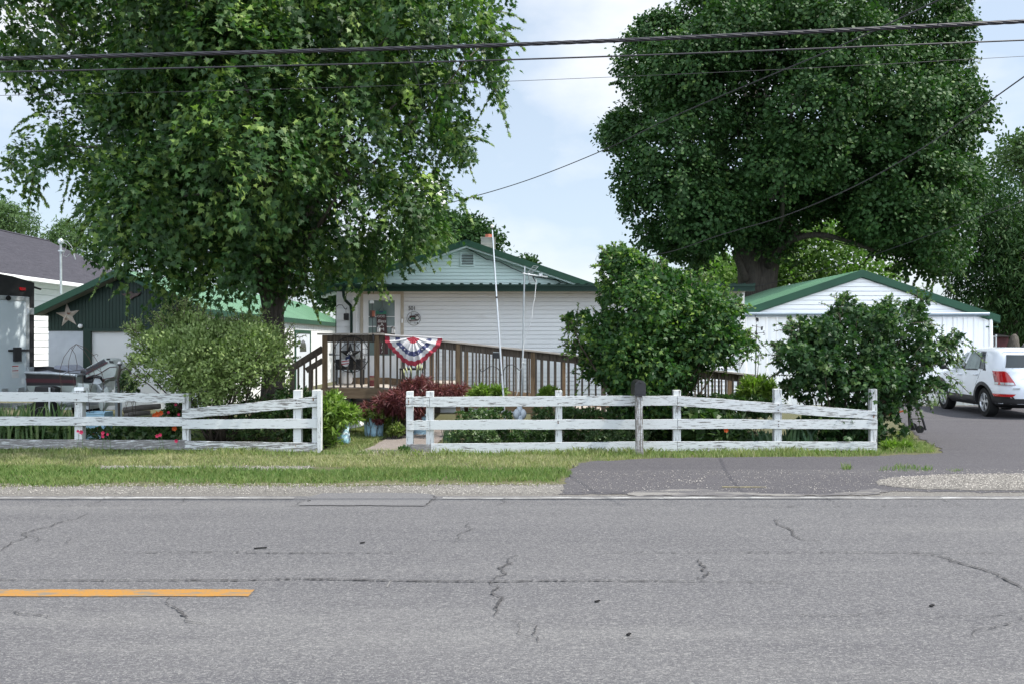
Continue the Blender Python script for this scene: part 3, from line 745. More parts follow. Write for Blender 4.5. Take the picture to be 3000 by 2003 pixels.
# ---- main house
HY=21.5
hx0,hx1=XX(985,HY),XX(2178,HY)
house=thing('house','low white sided house with green metal roof and gable behind the wooden ramp','house',((hx0+hx1)/2,HY+4,0))
ztop=ZZ(845,HY)
mb=MB(); mb.box(hx0,hx1,HY+.02,HY+9,-.1,ztop-.03); 
dl,dr=XX(1056,HY),XX(1183,HY); lw=XX(1034,HY)
lap(mb,frange(.55,ztop-.03,.101),lambda z:dr,lambda z:hx1-.09,lambda u,o,z:(u,HY-o,z))
lap(mb,frange(.55,ztop-.03,.150),lambda z:hx0+.01,lambda z:lw-.01,lambda u,o,z:(u,HY-o,z))
lap(mb,frange(.55,ztop-.03,.075),lambda z:XX(1045,HY),lambda z:dl,lambda u,o,z:(u,HY-o,z),.008)
lap(mb,frange(.10,.55,.11),lambda z:hx0+.01,lambda z:hx1-.09,lambda u,o,z:(u,HY-o,z))
mb.build('wall',M['vinyl'],house)
b=MB(); b.box(hx0-.004,XX(1290,HY),HY-.03,HY+.02,-.1,.60); b.build('under_deck_shade',M['logs'],house)  # dark panel on the wall base, stands in for shade under the landing
b=MB(); b.box(lw-.01,XX(1045,HY),HY-.03,HY+.02,.5,ztop-.03); b.build('trim_board',M['bright_white'],house,bevel=.004)
b=MB(); b.box(hx1-.09,hx1+.02,HY-.03,HY+.1,.05,ztop-.03); b.build('corner_trim',M['bright_white'],house,bevel=.004)
# soffit, skirt roof and gutter
ge=20.85; gx0,gx1=XX(981,ge),XX(2208,ge); gz=ZZ(833,ge)
b=MB(); b.box(gx0+.03,gx1-.03,ge+.06,HY+.02,ZZ(853,ge)+.02,ZZ(853,ge)+.045); b.build('soffit',M['tan'],house)
b=MB(); b.box(gx0,gx1,ge-.10,ge+.02,ZZ(854,ge),ZZ(836.5,ge)); b.box(gx0-.004,gx1+.004,ge-.115,ge-.10,ZZ(841,ge),ZZ(836,ge)); b.box(gx0-.004,gx1+.004,ge-.108,ge-.10,ZZ(854.5,ge),ZZ(851,ge))
b.build('gutter',M['gutter'],house,bevel=.006)
b=MB(); ze=ZZ(833.5,ge); zb=ze+.05
b.add([(gx0-.02,ge-.06,ze),(gx1+.02,ge-.06,ze),(gx1+.02,HY+.75,zb),(gx0-.02,HY+.75,zb),(gx0-.02,ge-.06,ze-.03),(gx1+.02,ge-.06,ze-.03),(gx1+.02,HY+.75,zb-.03),(gx0-.02,HY+.75,zb-.03)],[(0,1,2,3),(7,6,5,4),(0,4,5,1),(1,5,6,2),(2,6,7,3),(3,7,4,0)])
wx0=XX(1790,HY); b.add([(wx0,HY+.75,zb),(gx1+.02,HY+.75,zb),(gx1+.02,HY+8,zb+.1),(wx0,HY+8,zb+.1)],[(0,1,2,3)])
ribbed(b,(gx0,ge-.06,ze),(gx1,ge-.06,ze),(gx1,HY+.75,zb),(gx0,HY+.75,zb),43,.03,.06)
b.build('skirt_roof',M['gutter'],house)
# gable roof
gy=HY+.45; ry=gy-.30; back=HY+9.3
apx,apz=XX(1366,ry),ZZ(703,ry); lx,lz=XX(940,ry),ZZ(850,ry); rx=2*apx-lx; rz=lz
def slope(mb,ax,az,bx,bz,y0,y1,th):
    d=Vector((bx-ax,0,bz-az)).normalized(); nz=Vector((-d.z,0,d.x)); 
    if nz.z<0: nz=-nz
    o=nz*th
    mb.add([(ax,y0,az),(bx,y0,bz),(bx,y1,bz),(ax,y1,az),(ax-o.x*0,y0,az-th),(bx-o.x*0,y0,bz-th),(bx,y1,bz-th),(ax,y1,az-th)],[(0,1,2,3),(7,6,5,4),(0,4,5,1),(1,5,6,2),(2,6,7,3),(3,7,4,0)])
b=MB(); slope(b,apx,apz,lx,lz,ry,back,.03); slope(b,apx,apz,rx,rz,ry,back,.03)
ribbed(b,(apx,ry+.1,apz),(apx,back,apz),(lx,back,lz),(lx,ry+.1,lz),30); ribbed(b,(apx,ry+.1,apz),(apx,back,apz),(rx,back,rz),(rx,ry+.1,rz),30)
rf=b.build('roof',M['green_roof'],house)
b=MB()
for ex,ez in ((lx,lz),(rx,rz)):
    a=Vector((apx,ry-.012,apz+.015)); c=Vector((ex,ry-.012,ez+.015)); d=c-a
    b.add([a,c,c+Vector((0,0,-.155)),a+Vector((0,0,-.155)),a+Vector((0,.03,0)),c+Vector((0,.03,0)),c+Vector((0,.03,-.155)),a+Vector((0,.03,-.155))],[(0,1,2,3),(7,6,5,4),(0,4,5,1),(1,5,6,2),(2,6,7,3),(3,7,4,0)])
b.add([(apx-.12,ry-.02,apz-.015),(apx,ry-.02,apz+.04),(apx+.12,ry-.02,apz-.015),(apx-.12,back,apz-.015),(apx,back,apz+.04),(apx+.12,back,apz-.015)],[(0,1,4,3),(1,2,5,4)])
b.build('rake_trim',M['green'],house)
b=MB()
for ex,ez in ((lx,lz),(rx,rz)):
    a=Vector((apx,ry+.03,apz-.13)); c=Vector((ex,ry+.03,ez-.13))
    b.add([a,c,c+Vector((0,.42,0)),a+Vector((0,.42,0)),a+Vector((0,0,-.05)),c+Vector((0,0,-.05)),c+Vector((0,.42,-.05)),a+Vector((0,.42,-.05))],[(0,1,2,3),(7,6,5,4),(0,4,5,1),(1,5,6,2),(2,6,7,3),(3,7,4,0)])
b.build('rake_soffit',M['gable_vinyl'],house)
sl=(apz-lz)/(apx-lx); gtop=apz-.17
gl=lambda z:apx-(gtop-z)/sl; gr=lambda z:apx+(gtop-z)/sl
b=MB(); zg=ZZ(834,gy)-.05; b.add([(gl(zg),gy+.02,zg),(gr(zg),gy+.02,zg),(apx,gy+.02,gtop)],[(0,1,2)])
lap(b,frange(zg,gtop,.0905),lambda z:gl(z)+.01,lambda z:gr(z)-.01,lambda u,o,z:(u,gy-o,z),.014)
b.build('gable_wall',M['gable_vinyl'],house)
# gable vent
vx0,vx1,vz0,vz1=XX(1348,gy),XX(1391,gy),ZZ(781,gy),ZZ(740,gy)
b=MB(); fr=.035
b.box(vx0,vx1,gy-.045,gy-.016,vz0,vz0+fr); b.box(vx0,vx1,gy-.045,gy-.016,vz1-fr,vz1); b.box(vx0,vx0+fr,gy-.044,gy-.016,vz0+fr,vz1-fr); b.box(vx1-fr,vx1,gy-.044,gy-.016,vz0+fr,vz1-fr)
v=b.build('gable_vent',M['gable_vinyl'],house,bevel=.003)
b=MB()
for i in range(7):
    z=vz0+fr+(vz1-vz0-2*fr)*(i+.5)/7; b.bar((vx0+fr,gy-.03,z),(vx1-fr,gy-.03,z),.028,.006,(0,-.6,1))
b.build('louvre',M['gable_vinyl'],v)
b=MB(); b.box(vx0+fr,vx1-fr,gy-.020,gy-.016,vz0+fr,vz1-fr); b.build('vent_backing',M['black'],v)
# cable stapled along the gable
b=MB(); yy=gy-.03
b.tube([W(1352,722,yy),W(1371,729,yy),W(1400,745,yy),W(1425,760,yy),W(1462,766,yy),W(1500,786,yy),W(1530,798,yy),W(1570,812,yy),W(1630,820,yy),W(1646,830,yy)],.008,5); b.build('cable',M['cable'],house)
# chimney
cy=25.0; c0,c1=XX(1409,cy),XX(1450,cy)
b=MB(); ct=ZZ(697,cy)
for i in range(4): b.box(c0,c1,cy,cy+.42,ct-.2*(i+1)+.008,ct-.2*i)
b.box(c0+.012,c1-.012,cy+.012,cy+.40,ct-.8,ct-.004); b.box(c0-.015,c1+.015,cy-.015,cy+.435,ct,ct+.02)
ch=b.build('chimney',M['concrete'],house,bevel=.006)
b=MB(); f0,f1=XX(1421,cy),XX(1440,cy); b.lathe(((f0+f1)/2,cy+.2,ct+.02),[(.09,0),(.095,.02),(.095,.10),(.07,.10),(.07,.03)],8); b.build('flue',M['terracotta'],ch)
# downspout
b=MB(); y=HY-.09
b.tube([W(1006,852,ge),W(1007,868,20.95),(XX(1012,y),y,ZZ(880,y)),(XX(1027,y),y,ZZ(895,y)),(XX(1029.5,y),y,ZZ(910,y)),(XX(1029.5,y),y,.25),(XX(1029.5,y),y-.2,.14)],.036,8); b.build('downspout',M['gutter'],house,smooth=True)
# storm door
b=MB(); y=HY-.035
b.box(dl,XX(1064,HY),y,HY+.02,.80,ZZ(854,HY)); b.box(XX(1174,HY),dr,y,HY+.02,.80,ZZ(854,HY)); b.box(XX(1064,HY),XX(1174,HY),y+.002,HY+.02,ZZ(862,HY),ZZ(854,HY)); b.build('door_frame',M['tan'],house,bevel=.004)
dx0,dx1,dz0,dz1=XX(1064,HY)+.003,XX(1174,HY)-.003,.80,ZZ(862.5,HY)
gx0_,gx1_=XX(1080,HY),XX(1157,HY); gz1=ZZ(880,HY); gz0=ZZ(1040,HY)
b=MB(); yd=HY-.025
b.box(dx0,gx0_,yd,HY+.01,dz0,dz1); b.box(gx1_,dx1,yd,HY+.01,dz0,dz1); b.box(gx0_,gx1_,yd,HY+.01,gz1,dz1); b.box(gx0_,gx1_,yd,HY+.01,dz0,gz0)
b.box(gx0_,gx1_,yd-.004,HY,ZZ(958,HY),ZZ(955,HY)); b.box(gx0_,gx1_,yd-.004,HY,ZZ(928.5,HY),ZZ(926.5,HY))
for i in range(10):
    x=gx0_+.04+(gx1_-gx0_-.08)*i/9; b.box(x-.008,x+.008,yd-.006,yd,dz0+.08,gz0-.06)
door=b.build('storm_door',M['white'],house,bevel=.003)
b=MB(); b.box(gx0_+.001,gx1_-.001,HY-.012,HY-.004,ZZ(955.5,HY),gz1-.001); b.box(gx0_+.001,gx1_-.001,HY-.012,HY-.004,gz0+.001,ZZ(958,HY)-.002); b.build('pane',M['doorglass'],door)
b=MB()
for a in ((gx0_-.016,gx0_,gz0,gz1),(gx1_,gx1_+.016,gz0,gz1)): b.box(a[0],a[1],yd-.012,yd-.001,a[2],a[3])
b.box(gx0_-.016,gx1_+.016,yd-.013,yd-.001,gz1,gz1+.016); b.build('glass_bead',M['bright_white'],door)
b=MB(); b.box(XX(1168,HY),XX(1172,HY),yd-.05,yd-.002,1.72,1.86); b.build('handle',M['white'],door,bevel=.006)
b=MB(); b.box(XX(1176.5,HY),XX(1181,HY),HY-.075,HY-.036,ZZ(946,HY),ZZ(934,HY)); b.build('doorbell',M['bright_white'],house,bevel=.008)
text('501',.145,M['black'],(XX(1207.5,HY),HY-.018,ZZ(904,HY)),'house_number',house,.006,.155)
# weatherhead mast on the roof
b=MB(); y=20.95
b.tube([W(1765,838,y),W(1766,770,y),W(1766,746,y)],.022,8); b.lathe(W(1766,746,y),[(.03,-.02),(.055,0),(.06,.04),(.035,.085),(0,.10)],10)
b.tube([W(1763,741,y),W(1750,748,y),W(1744,760,y),W(1752,766,y)],.007,5); b.tube([W(1763,743,y),W(1748,752,y),W(1745,764,y),W(1755,768,y)],.006,5); b.tube([W(1764,744,y),W(1755,750,y),W(1752,757,y),W(1760,754,y)],.006,5)
b.build('service_mast',M['steel'],house,smooth=40)

# ---- right garage
QY=24.0; q0,q1=XX(2150,QY),XX(2892,QY); qp=XX(2527,QY)
g2=thing('garage','white ribbed metal garage with green roof at the end of the driveway','garage',(qp,QY+4,0))
qz=ZZ(922,QY)
b=MB(); b.box(q0,q1,QY+.02,QY+8,-.1,qz)
for i in range(25):
    x=q0+.06+(q1-q0-.12)*i/24
    b.add([(x-.03,QY+.015,.05),(x-.014,QY-.024,.05),(x+.014,QY-.024,.05),(x+.03,QY+.015,.05),(x-.03,QY+.015,qz-.06),(x-.014,QY-.024,qz-.06),(x+.014,QY-.024,qz-.06),(x+.03,QY+.015,qz-.06)],[(0,1,5,4),(1,2,6,5),(2,3,7,6)])
    b.box(x+.10,x+.112,QY+.004,QY+.02,.05,qz-.06)
b.build('wall',M['bright_white'],g2)
b=MB(); b.box(q1-.06,q1+.03,QY-.03,QY+.12,.0,qz-.04); b.box(q0,q1,QY-.035,QY+.02,qz-.06,qz); b.build('corner_trim',M['bright_white'],g2,bevel=.004)
b=MB(); b.tube([(q1+.07,QY-.06,qz-.12),(q1+.075,QY-.05,.1)],.045,8); b.build('downspout',M['bright_white'],g2)
b=MB(); gb=QY-.10; b.tube([(q0-.02,gb,ZZ(919.5,gb)),(q1,gb,ZZ(920,gb))],.047,10); b.box(q0-.02,q1,gb+.02,QY+.02,ZZ(926,gb)-.02,ZZ(926,gb)); b.build('gutter',mat('blue_grey_gutter',(.26,.31,.36),(.20,.25,.29),3,rough=.4,metal=.2),g2,smooth=40)
fy=QY-.09; ax,az=XX(2527,fy),ZZ(792,fy); ex,ez=XX(2930,fy),ZZ(926,fy); wx=2*ax-ex; wz=ez; qb=QY+8.3
b=MB(); slope(b,ax,az,ex,ez,fy,qb,.03); slope(b,ax,az,wx,wz,fy,qb,.03)
ribbed(b,(ax,fy+.1,az),(ax,qb,az),(ex,qb,ez),(ex,fy+.1,ez),26); ribbed(b,(ax,fy+.1,az),(ax,qb,az),(wx,qb,wz),(wx,fy+.1,wz),26); b.build('roof',M['green_roof'],g2)
b=MB()
for vx,vz in ((wx,wz),(ex,ez)):
    a=Vector((ax,fy-.012,az+.02)); c=Vector((vx,fy-.012,vz+.02)); dp=Vector((0,0,-.20))
    b.add([a,c,c+dp,a+dp,a+Vector((0,.03,0)),c+Vector((0,.03,0)),c+dp+Vector((0,.03,0)),a+dp+Vector((0,.03,0))],[(0,1,2,3),(7,6,5,4),(0,4,5,1),(1,5,6,2),(2,6,7,3),(3,7,4,0)])
b.build('rake_trim',M['green'],g2)
b=MB()
for vx,vz in ((wx,wz),(ex,ez)):
    a=Vector((ax,fy+.02,az-.175)); c=Vector((vx,fy+.02,vz-.175)); e=Vector((0,.07,0)); dn=Vector((0,0,-.02))
    b.add([a,c,c+e,a+e,a+dn,c+dn,c+e+dn,a+e+dn],[(0,1,2,3),(7,6,5,4),(0,4,5,1),(1,5,6,2),(2,6,7,3),(3,7,4,0)])
b.box(ex-.35,ex-.02,fy+.03,QY+7,ez-.30,ez-.27)
b.build('rake_soffit',M['green'],g2)
s2=(az-ez)/(ex-ax); gt=az-.2; gl2=lambda z:ax-(gt-z)/s2; gr2=lambda z:ax+(gt-z)/s2
b=MB(); zb2=qz+.02; b.add([(gl2(zb2),QY+.02,zb2),(gr2(zb2),QY+.02,zb2),(ax,QY+.02,gt)],[(0,1,2)])
lap(b,frange(zb2,gt,.125),lambda z:gl2(z)+.01,lambda z:gr2(z)-.01,lambda u,o,z:(u,QY-o,z),.02); b.build('gable_wall',M['bright_white'],g2)

# ---- left garage (dark green gable) with long white side wall
KY=22.4; k0,k1=XX(142,KY),-7.75; kz=ZZ(968,KY); kev=ZZ(912,KY)
kf=22.0; kax,kaz=XX(348,kf),ZZ(787,kf); klx,klz=XX(97,kf),ZZ(906,kf); krx=2*kax-klx; krz=klz; kb=40.5
g1=thing('garage','green gabled garage with white overhead door behind the boat, metal star on its front','garage',((k0+k1)/2,KY+8,0))
b=MB(); b.box(k0,k1,KY+.03,kb-.4,-.1,kev-.02)
b.box(k1,k1+.012,KY+.03,kb-.4,2.14,kev-.03)
for i in range(60):
    y=KY+.3+i*.29; b.box(k1+.012,k1+.02,y,y+.02,2.14,kev-.03)
for i in range(9):
    z=.12+.2*i; b.box(k1,k1+.006,KY+.05,kb-.42,z,z+.188)
b.build('side_wall',M['bright_white'],g1)
gd0,gd1=XX(268,KY),XX(268,KY)+2.30
for (a0,a1) in ((k0,XX(246,KY)),(gd1+.18,k1)):
    b=MB(); b.box(a0,a1,KY+.001,KY+.031,0,kz)
    for i in range(12):
        zz=.2*i
        if zz+.2>kz: break
        off=.2 if i%2 else 0
        x=a0-off
        while x<a1:
            xa,xb=max(a0,x),min(a1,x+.397)
            if xb-xa>.02: b.box(xa,xb,KY-.004,KY+.03,zz,zz+.196)
            x+=.40
    b.build('block_wall',M['block'],g1)

b=MB(); ks=(kaz-klz)/(kax-klx); kt=kaz-.12
kl=lambda z:max(k0,kax-(kt-z)/ks); kr=lambda z:min(k1,kax+(kt-z)/ks)
for i in range(46):
    xa=k0+(k1-k0)*i/46; xb=k0+(k1-k0)*(i+1)/46-.008
    zt=lambda x:kt-abs(x-kax)*ks
    b.add([(xa,KY-.014,kz-.01),(xb,KY-.014,kz-.01),(xb,KY-.014,zt(xb)),(xa,KY-.014,zt(xa)),(xa,KY+.02,kz-.01),(xb,KY+.02,kz-.01),(xb,KY+.02,zt(xb)),(xa,KY+.02,zt(xa))],[(0,1,2,3),(0,3,7,4),(1,5,6,2),(0,4,5,1)])
b.add([(k0,KY+.015,kz),(k1,KY+.015,kz),(k1,KY+.015,kt-abs(k1-kax)*ks),(kax,KY+.015,kt),(k0,KY+.015,kt-abs(k0-kax)*ks)],[(0,1,2,3,4)])
b.build('gable_wall',M['dkgreen'],g1)
b=MB(); b.box(XX(246,KY),gd0,KY-.05,KY+.1,0,kz-.02); b.box(gd1,gd1+.18,KY-.05,KY+.1,0,kz-.02); b.box(XX(246,KY),gd1+.18,KY-.052,KY+.1,kz-.02,kz+.05); b.build('door_frame',M['dkgreen'],g1)
b=MB(); hz=(kz-.03)/4; b.box(gd0,gd1,KY+.06,KY+.09,0,kz-.02)
for i in range(4):
    b.box(gd0,gd1,KY+.045,KY+.075,hz*i+.006,hz*(i+1)-.002)
    for j in range(4):
        w=(gd1-gd0)/4; xa=gd0+w*j+.07; xb=gd0+w*(j+1)-.07; za=hz*i+.11; zb_=hz*(i+1)-.09
        b.box(xa,xb,KY+.036,KY+.046,za,zb_); 
b.build('overhead_door',mat('door_panel',(.60,.65,.74),(.56,.61,.70),1,rough=.4),g1,bevel=.008)
b=MB(); slope(b,kax,kaz,klx,klz,kf,kb,.03); slope(b,kax,kaz,krx,krz,kf,kb,.03)
ribbed(b,(kax,kf+.1,kaz),(kax,kb,kaz),(krx,kb,krz),(krx,kf+.1,krz),50,.012,.04); b.build('roof',M['green_roof'],g1)
b=MB()
for vx,vz in ((klx,klz),(krx,krz)):
    a=Vector((kax,kf-.012,kaz+.02)); c=Vector((vx,kf-.012,vz+.02)); dp=Vector((0,0,-.17))
    b.add([a,c,c+dp,a+dp,a+Vector((0,.03,0)),c+Vector((0,.03,0)),c+dp+Vector((0,.03,0)),a+dp+Vector((0,.03,0))],[(0,1,2,3),(7,6,5,4),(0,4,5,1),(1,5,6,2),(2,6,7,3),(3,7,4,0)])
b.box(krx-.015,krx+.012,kf,kb,krz-.15,krz+.015); b.box(klx-.012,klx+.015,kf,kb,klz-.15,klz+.015)
b.build('rake_trim',M['green'],g1)
b=MB()
for vx,vz in ((klx,klz),(krx,krz)):
    a=Vector((kax,kf+.03,kaz-.135)); c=Vector((vx,kf+.03,vz-.135)); e=Vector((0,.40,0)); dn=Vector((0,0,-.02))
    b.add([a,c,c+e,a+e,a+dn,c+dn,c+e+dn,a+e+dn],[(0,1,2,3),(7,6,5,4),(0,4,5,1),(1,5,6,2),(2,6,7,3),(3,7,4,0)])
b.box(k1+.01,krx-.02,KY,kb-.3,krz-.14,krz-.12); b.box(klx+.02,k0-.01,KY,kb-.3,klz-.14,klz-.12)
b.build('rake_soffit',mat('grey_soffit',(.22,.23,.22),(.17,.18,.17),4,rough=.7),g1)
# side door seen along the wall
b=MB(); ya,yb_=31.7,33.9; zt_=2.02
b.box(k1,k1+.05,ya-.12,ya,0,zt_+.1); b.box(k1,k1+.05,yb_,yb_+.12,0,zt_+.1); b.box(k1,k1+.052,ya,yb_,zt_,zt_+.1); sdf=b.build('door_frame',M['green'],g1)
b=MB(); b.box(k1,k1+.03,ya,yb_,0,zt_); dd=b.build('side_door',M['block'],g1)
b=MB(); cxm=(ya+yb_)/2
b.add([(k1+.034,cxm-.5,1.35),(k1+.034,cxm+.5,1.35)]+[(k1+.034,cxm+.5*math.cos(R(a)),1.40+.38*math.sin(R(a))) for a in range(0,181,15)],[tuple(range(15))]); b.build('fan_light',M['glass'],dd)
b=MB(); b.lathe((XX(238,KY),KY-.016,ZZ(955,KY)),[(.055,0),(.055,-.05),(.03,-.07),(0,-.072)],14,axis='y'); b.build('round_light',M['bright_white'],g1,smooth=40)
b=MB(); b.box(XX(385,KY),XX(392,KY),KY-.2,KY-.014,kz+.06,kz+.12); b.lathe((XX(388.5,KY),KY-.16,kz+.0),[(.09,0),(.05,.09),(.03,.12)],10); b.build('barn_lamp',M['black'],g1)
b=MB(); y=22.75
b.tube([W(179,862,y),W(178,760,y),W(178,712,y)],.030,8); b.lathe(W(178,712,y),[(.035,-.03),(.07,0),(.075,.05),(.05,.10),(0,.12)],10); b.box(XX(173,y),XX(186,y),y-.05,y+.05,ZZ(737,y),ZZ(733.5,y))
b.tube([W(181,706,y),W(196,706,y),W(210,722,y),W(216,740,y),W(220,752,y)],.006,5); b.tube([W(182,708,y),W(196,716,y),W(190,735,y),W(185,745,y)],.005,5); b.tube([W(185,740,y),W(186,750,y),W(196,752,y),W(204,744,y)],.005,5)
b.tube([W(216,744,y),W(221,760,y)],.014,6)
b.build('service_mast',M['steel'],g1,smooth=40)

# ---- neighbour's house on the far left
NX=-15.0; nz_=3.72; nrx,nrz=-19.5,5.92; ny0,ny1=17.0,37.4
nb_=thing('house','neighbouring white house with grey shingle roof behind the green garage','house',(-19.5,27,0))
b=MB(); b.box(-24,NX-.02,ny0,ny1-.3,-.1,nz_-.1)
lap(b,frange(.3,nz_-.12,.205),lambda z:ny0,lambda z:ny1-.3,lambda u,o,z:(NX+o,u,z),.02)
b.add([(-24,ny1-.3,nz_-.2),(NX,ny1-.3,nz_-.2),(nrx,ny1-.3,nrz-.1)],[(0,1,2)])
b.build('wall',M['bright_white'],nb_)
b=MB(); slope(b,nrx,nrz,NX+.42,nz_-.08,ny0-.3,ny1,.06); slope(b,nrx,nrz,2*nrx-NX-.42,nz_-.08,ny0-.3,ny1,.06)
ed=Vector((NX+.42-nrx,0,nz_-.08-nrz)); k=44
for i in range(k):
    p=Vector((nrx,0,nrz))+ed*(i/k); q=Vector((nrx,0,nrz))+ed*((i+1)/k)
    b.add([(p.x,ny0-.3,p.z+.004),(q.x,ny0-.3,q.z+.016),(q.x,ny1,q.z+.016),(p.x,ny1,p.z+.004),(q.x,ny0-.3,q.z),(q.x,ny1,q.z)],[(0,1,2,3),(1,4,5,2)])
b.tube([(nrx,ny0-.3,nrz+.02),(nrx,ny1,nrz+.02)],.04,6)
b.build('roof',M['shingle'],nb_)
b=MB(); b.box(NX+.0,NX+.40,ny0-.2,ny1-.05,nz_-.15,nz_-.13); b.build('soffit',M['white'],nb_)
b=MB(); b.box(NX+.40,NX+.52,ny0-.3,ny1,nz_-.19,nz_-.07); b.build('gutter',M['bright_white'],nb_,bevel=.015)

# ---- water tower far behind
tx=XX(1240,300); tw=thing('water_tower','white water tower showing through the maple leaves above the house','water tower',(tx,300,0))
b=MB(); b.lathe((tx,300,0),[(0,57.5),(2.5,57.2),(5,56),(7,53.8),(7.9,51.5),(7.9,48.0),(7.2,45.6),(5.2,43.6),(2.6,42.2),(1.6,40.5),(1.5,38)],40); b.build('tank',M['tower'],tw,smooth=40)
b=MB(); b.lathe((tx,300,0),[(2.6,0),(1.5,6),(1.4,38.2)],24); b.build('pedestal',M['tower'],tw,smooth=40)
b=MB(); b.box(tx+5.0,tx+5.9,299,300,54.5,57.8); b.tube([(tx+5.4,299.5,53),(tx+5.4,299.5,56)],.12,6); b.build('antenna_box',M['tower'],tw,bevel=.1)
# ------------------------------------------------------------------ fences
FY=13.7
def rail(parent,a,b,m,Y=FY,label=None):
    """a,b: (px, top, bottom) of the two ends"""
    n=9; mb=MB(); v=[]
    for i in range(n+1):
        t=i/n; px=a[0]+(b[0]-a[0])*t; j=lambda:random.uniform(-1.1,1.1) if 0<i<n else 0
        tp=a[1]+(b[1]-a[1])*t+j(); bt=a[2]+(b[2]-a[2])*t+j(); w=random.uniform(-.003,.003)
        for yy in (Y+w,Y+.036+w):
            v.append((XX(px,Y),yy,ZZ(tp,Y))); v.append((XX(px,Y),yy,ZZ(bt,Y)))
    f=[(0,2,3,1),(n*4,n*4+1,n*4+3,n*4+2)]
    for i in range(n):
        o=i*4; f+=[(o,o+1,o+5,o+4),(o+2,o+6,o+7,o+3),(o,o+4,o+6,o+2),(o+1,o+3,o+7,o+5)]
    mb.add(v,f); o=mb.build('rail',m,parent,bevel=.003)
    if label: o['label']=label
    return o
def post(parent,x0,x1,top,m=None,bot=1330,lean=0,label=None,w=None):
    mb=MB(); Y=FY+.04; X0,X1=XX(x0,Y),XX(x1,Y); d=(X1-X0); z0,z1=-.1,ZZ(top,Y)
    mb.add([(X0,Y,z0),(X1,Y,z0),(X1,Y+d,z0),(X0,Y+d,z0),(X0+lean,Y,z1-.004),(X1+lean,Y,z1-.002),(X1+lean,Y+d,z1+.004),(X0+lean,Y+d,z1)],[(0,3,2,1),(4,5,6,7),(0,1,5,4),(1,2,6,5),(2,3,7,6),(3,0,4,7)])
    mb.build('post',m or M['peelv'],parent,bevel=.004)
def nail(parent,pts):
    for px,py in pts: mb=MB(); p=W(px,py,FY-.003); mb.lathe((p.x,p.y,p.z),[(.010,.006),(.010,-.002),(0,-.003)],6,axis='y'); mb.build('nail_head',M['rust'],parent)
fl=thing('rail_fence','peeling white three-rail fence in front of the boat and trailer','fence',(XX(400,FY),FY,0))
rail(fl,(-420,1142,1169),(258,1148.5,1176),M['peel']); rail(fl,(259,1148,1176),(541,1151,1177.5),M['peel'])
rail(fl,(-420,1216,1243),(541,1220,1246.5),M['peelmore']); rail(fl,(-420,1283,1311),(545,1287.5,1316),M['greyboard'],label='bare grey bottom rail with most of its paint gone')
rail(fl,(533,1197,1226),(932,1158,1188.5),M['peel'],Y=FY-.005,label='upper rail slanting up to the right'); rail(fl,(533,1227,1254),(932,1225,1253),M['peel'],Y=FY-.006); rail(fl,(541,1290,1315),(931,1295.5,1322.5),M['peelmore'],Y=FY-.006)
post(fl,218,241,1136); post(fl,-160,-138,1136); post(fl,534,553,1150); post(fl,859,882,1141); post(fl,914,936,1140.5)
b=MB(); Y=FY-.03; b.box(XX(929,Y),XX(941,Y),Y,Y+.10,-.02,ZZ(1142,Y)); b.build('end_board',M['peelv'],fl,bevel=.004)
b=MB(); Y=FY+.02; b.box(XX(217,Y),XX(245,Y),Y-.0,Y+.14,ZZ(1143,Y),ZZ(1133,Y)); b.build('post_cap',M['bright_white'],fl,bevel=.004)
nail(fl,[(224,1169),(224,1182),(867,1170),(868,1179),(865,1238),(866,1300),(866,1305),(917,1164),(918,1168),(918,1171),(222,1240)])
fr_=thing('rail_fence','peeling white three-rail fence right of the front walk, below the mailbox','fence',(XX(1880,FY),FY,0))
rail(fr_,(1189,1160,1189),(1258,1160,1189.5),M['peel']); rail(fr_,(1259,1161,1190.5),(1984,1157,1185.5),M['peel'])
rail(fr_,(1985,1157,1187.5),(2569,1201.5,1228),M['peel'],label='upper rail sagging to the right'); 
rail(fr_,(1190,1230,1258),(1259,1230,1258),M['peelmore']); rail(fr_,(1260,1229,1257),(1985,1226,1255),M['peel']); rail(fr_,(1986,1226,1254.5),(2571,1228,1255.5),M['peel'])
rail(fr_,(1192,1299.5,1325.5),(1262,1300,1325.5),M['greyboard'],label='short bare grey board'); rail(fr_,(1262.5,1298,1325),(1984,1291,1320),M['peelmore']); rail(fr_,(1985,1291,1319),(2568,1292.5,1318.5),M['peelmore'])
for a,c,t in ((1190,1210,1145),(1248,1270,1145),(1627,1647,1143),(1973,1995,1141.5),(2269,2291,1138),(2551,2570,1138)): post(fr_,a,c,t)
nail(fr_,[(1197,1165),(1197,1172),(1197,1182),(1635,1181),(1635,1232),(1636,1237),(1988,1188),(2280,1184),(2280,1199),(2281,1232),(2281,1241),(2281,1247),(2282,1298),(2560,1216),(2561,1214)])
for px,py,w,h in ((1197,1174,.012,.05),(917,1167,.02,.03),(1635,1236,.015,.03),(2560,1217,.022,.045),(2281,1200,.02,.012),(866,1303,.012,.03)):
    p=W(px,py,FY-(.012 if px<940 else .004)); b=MB(); k=9; b.add([(p.x,p.y,p.z)]+[(p.x+w*.6*math.cos(2*PI*j/k)*random.uniform(.5,1),p.y,p.z+h*.6*math.sin(2*PI*j/k)*random.uniform(.5,1)-h*.2) for j in range(k)],[(0,1+j,1+(j+1)%k) for j in range(k)]); b.build('rust_stain',M['ruststain'],fl if px<940 else fr_,recalc=False)
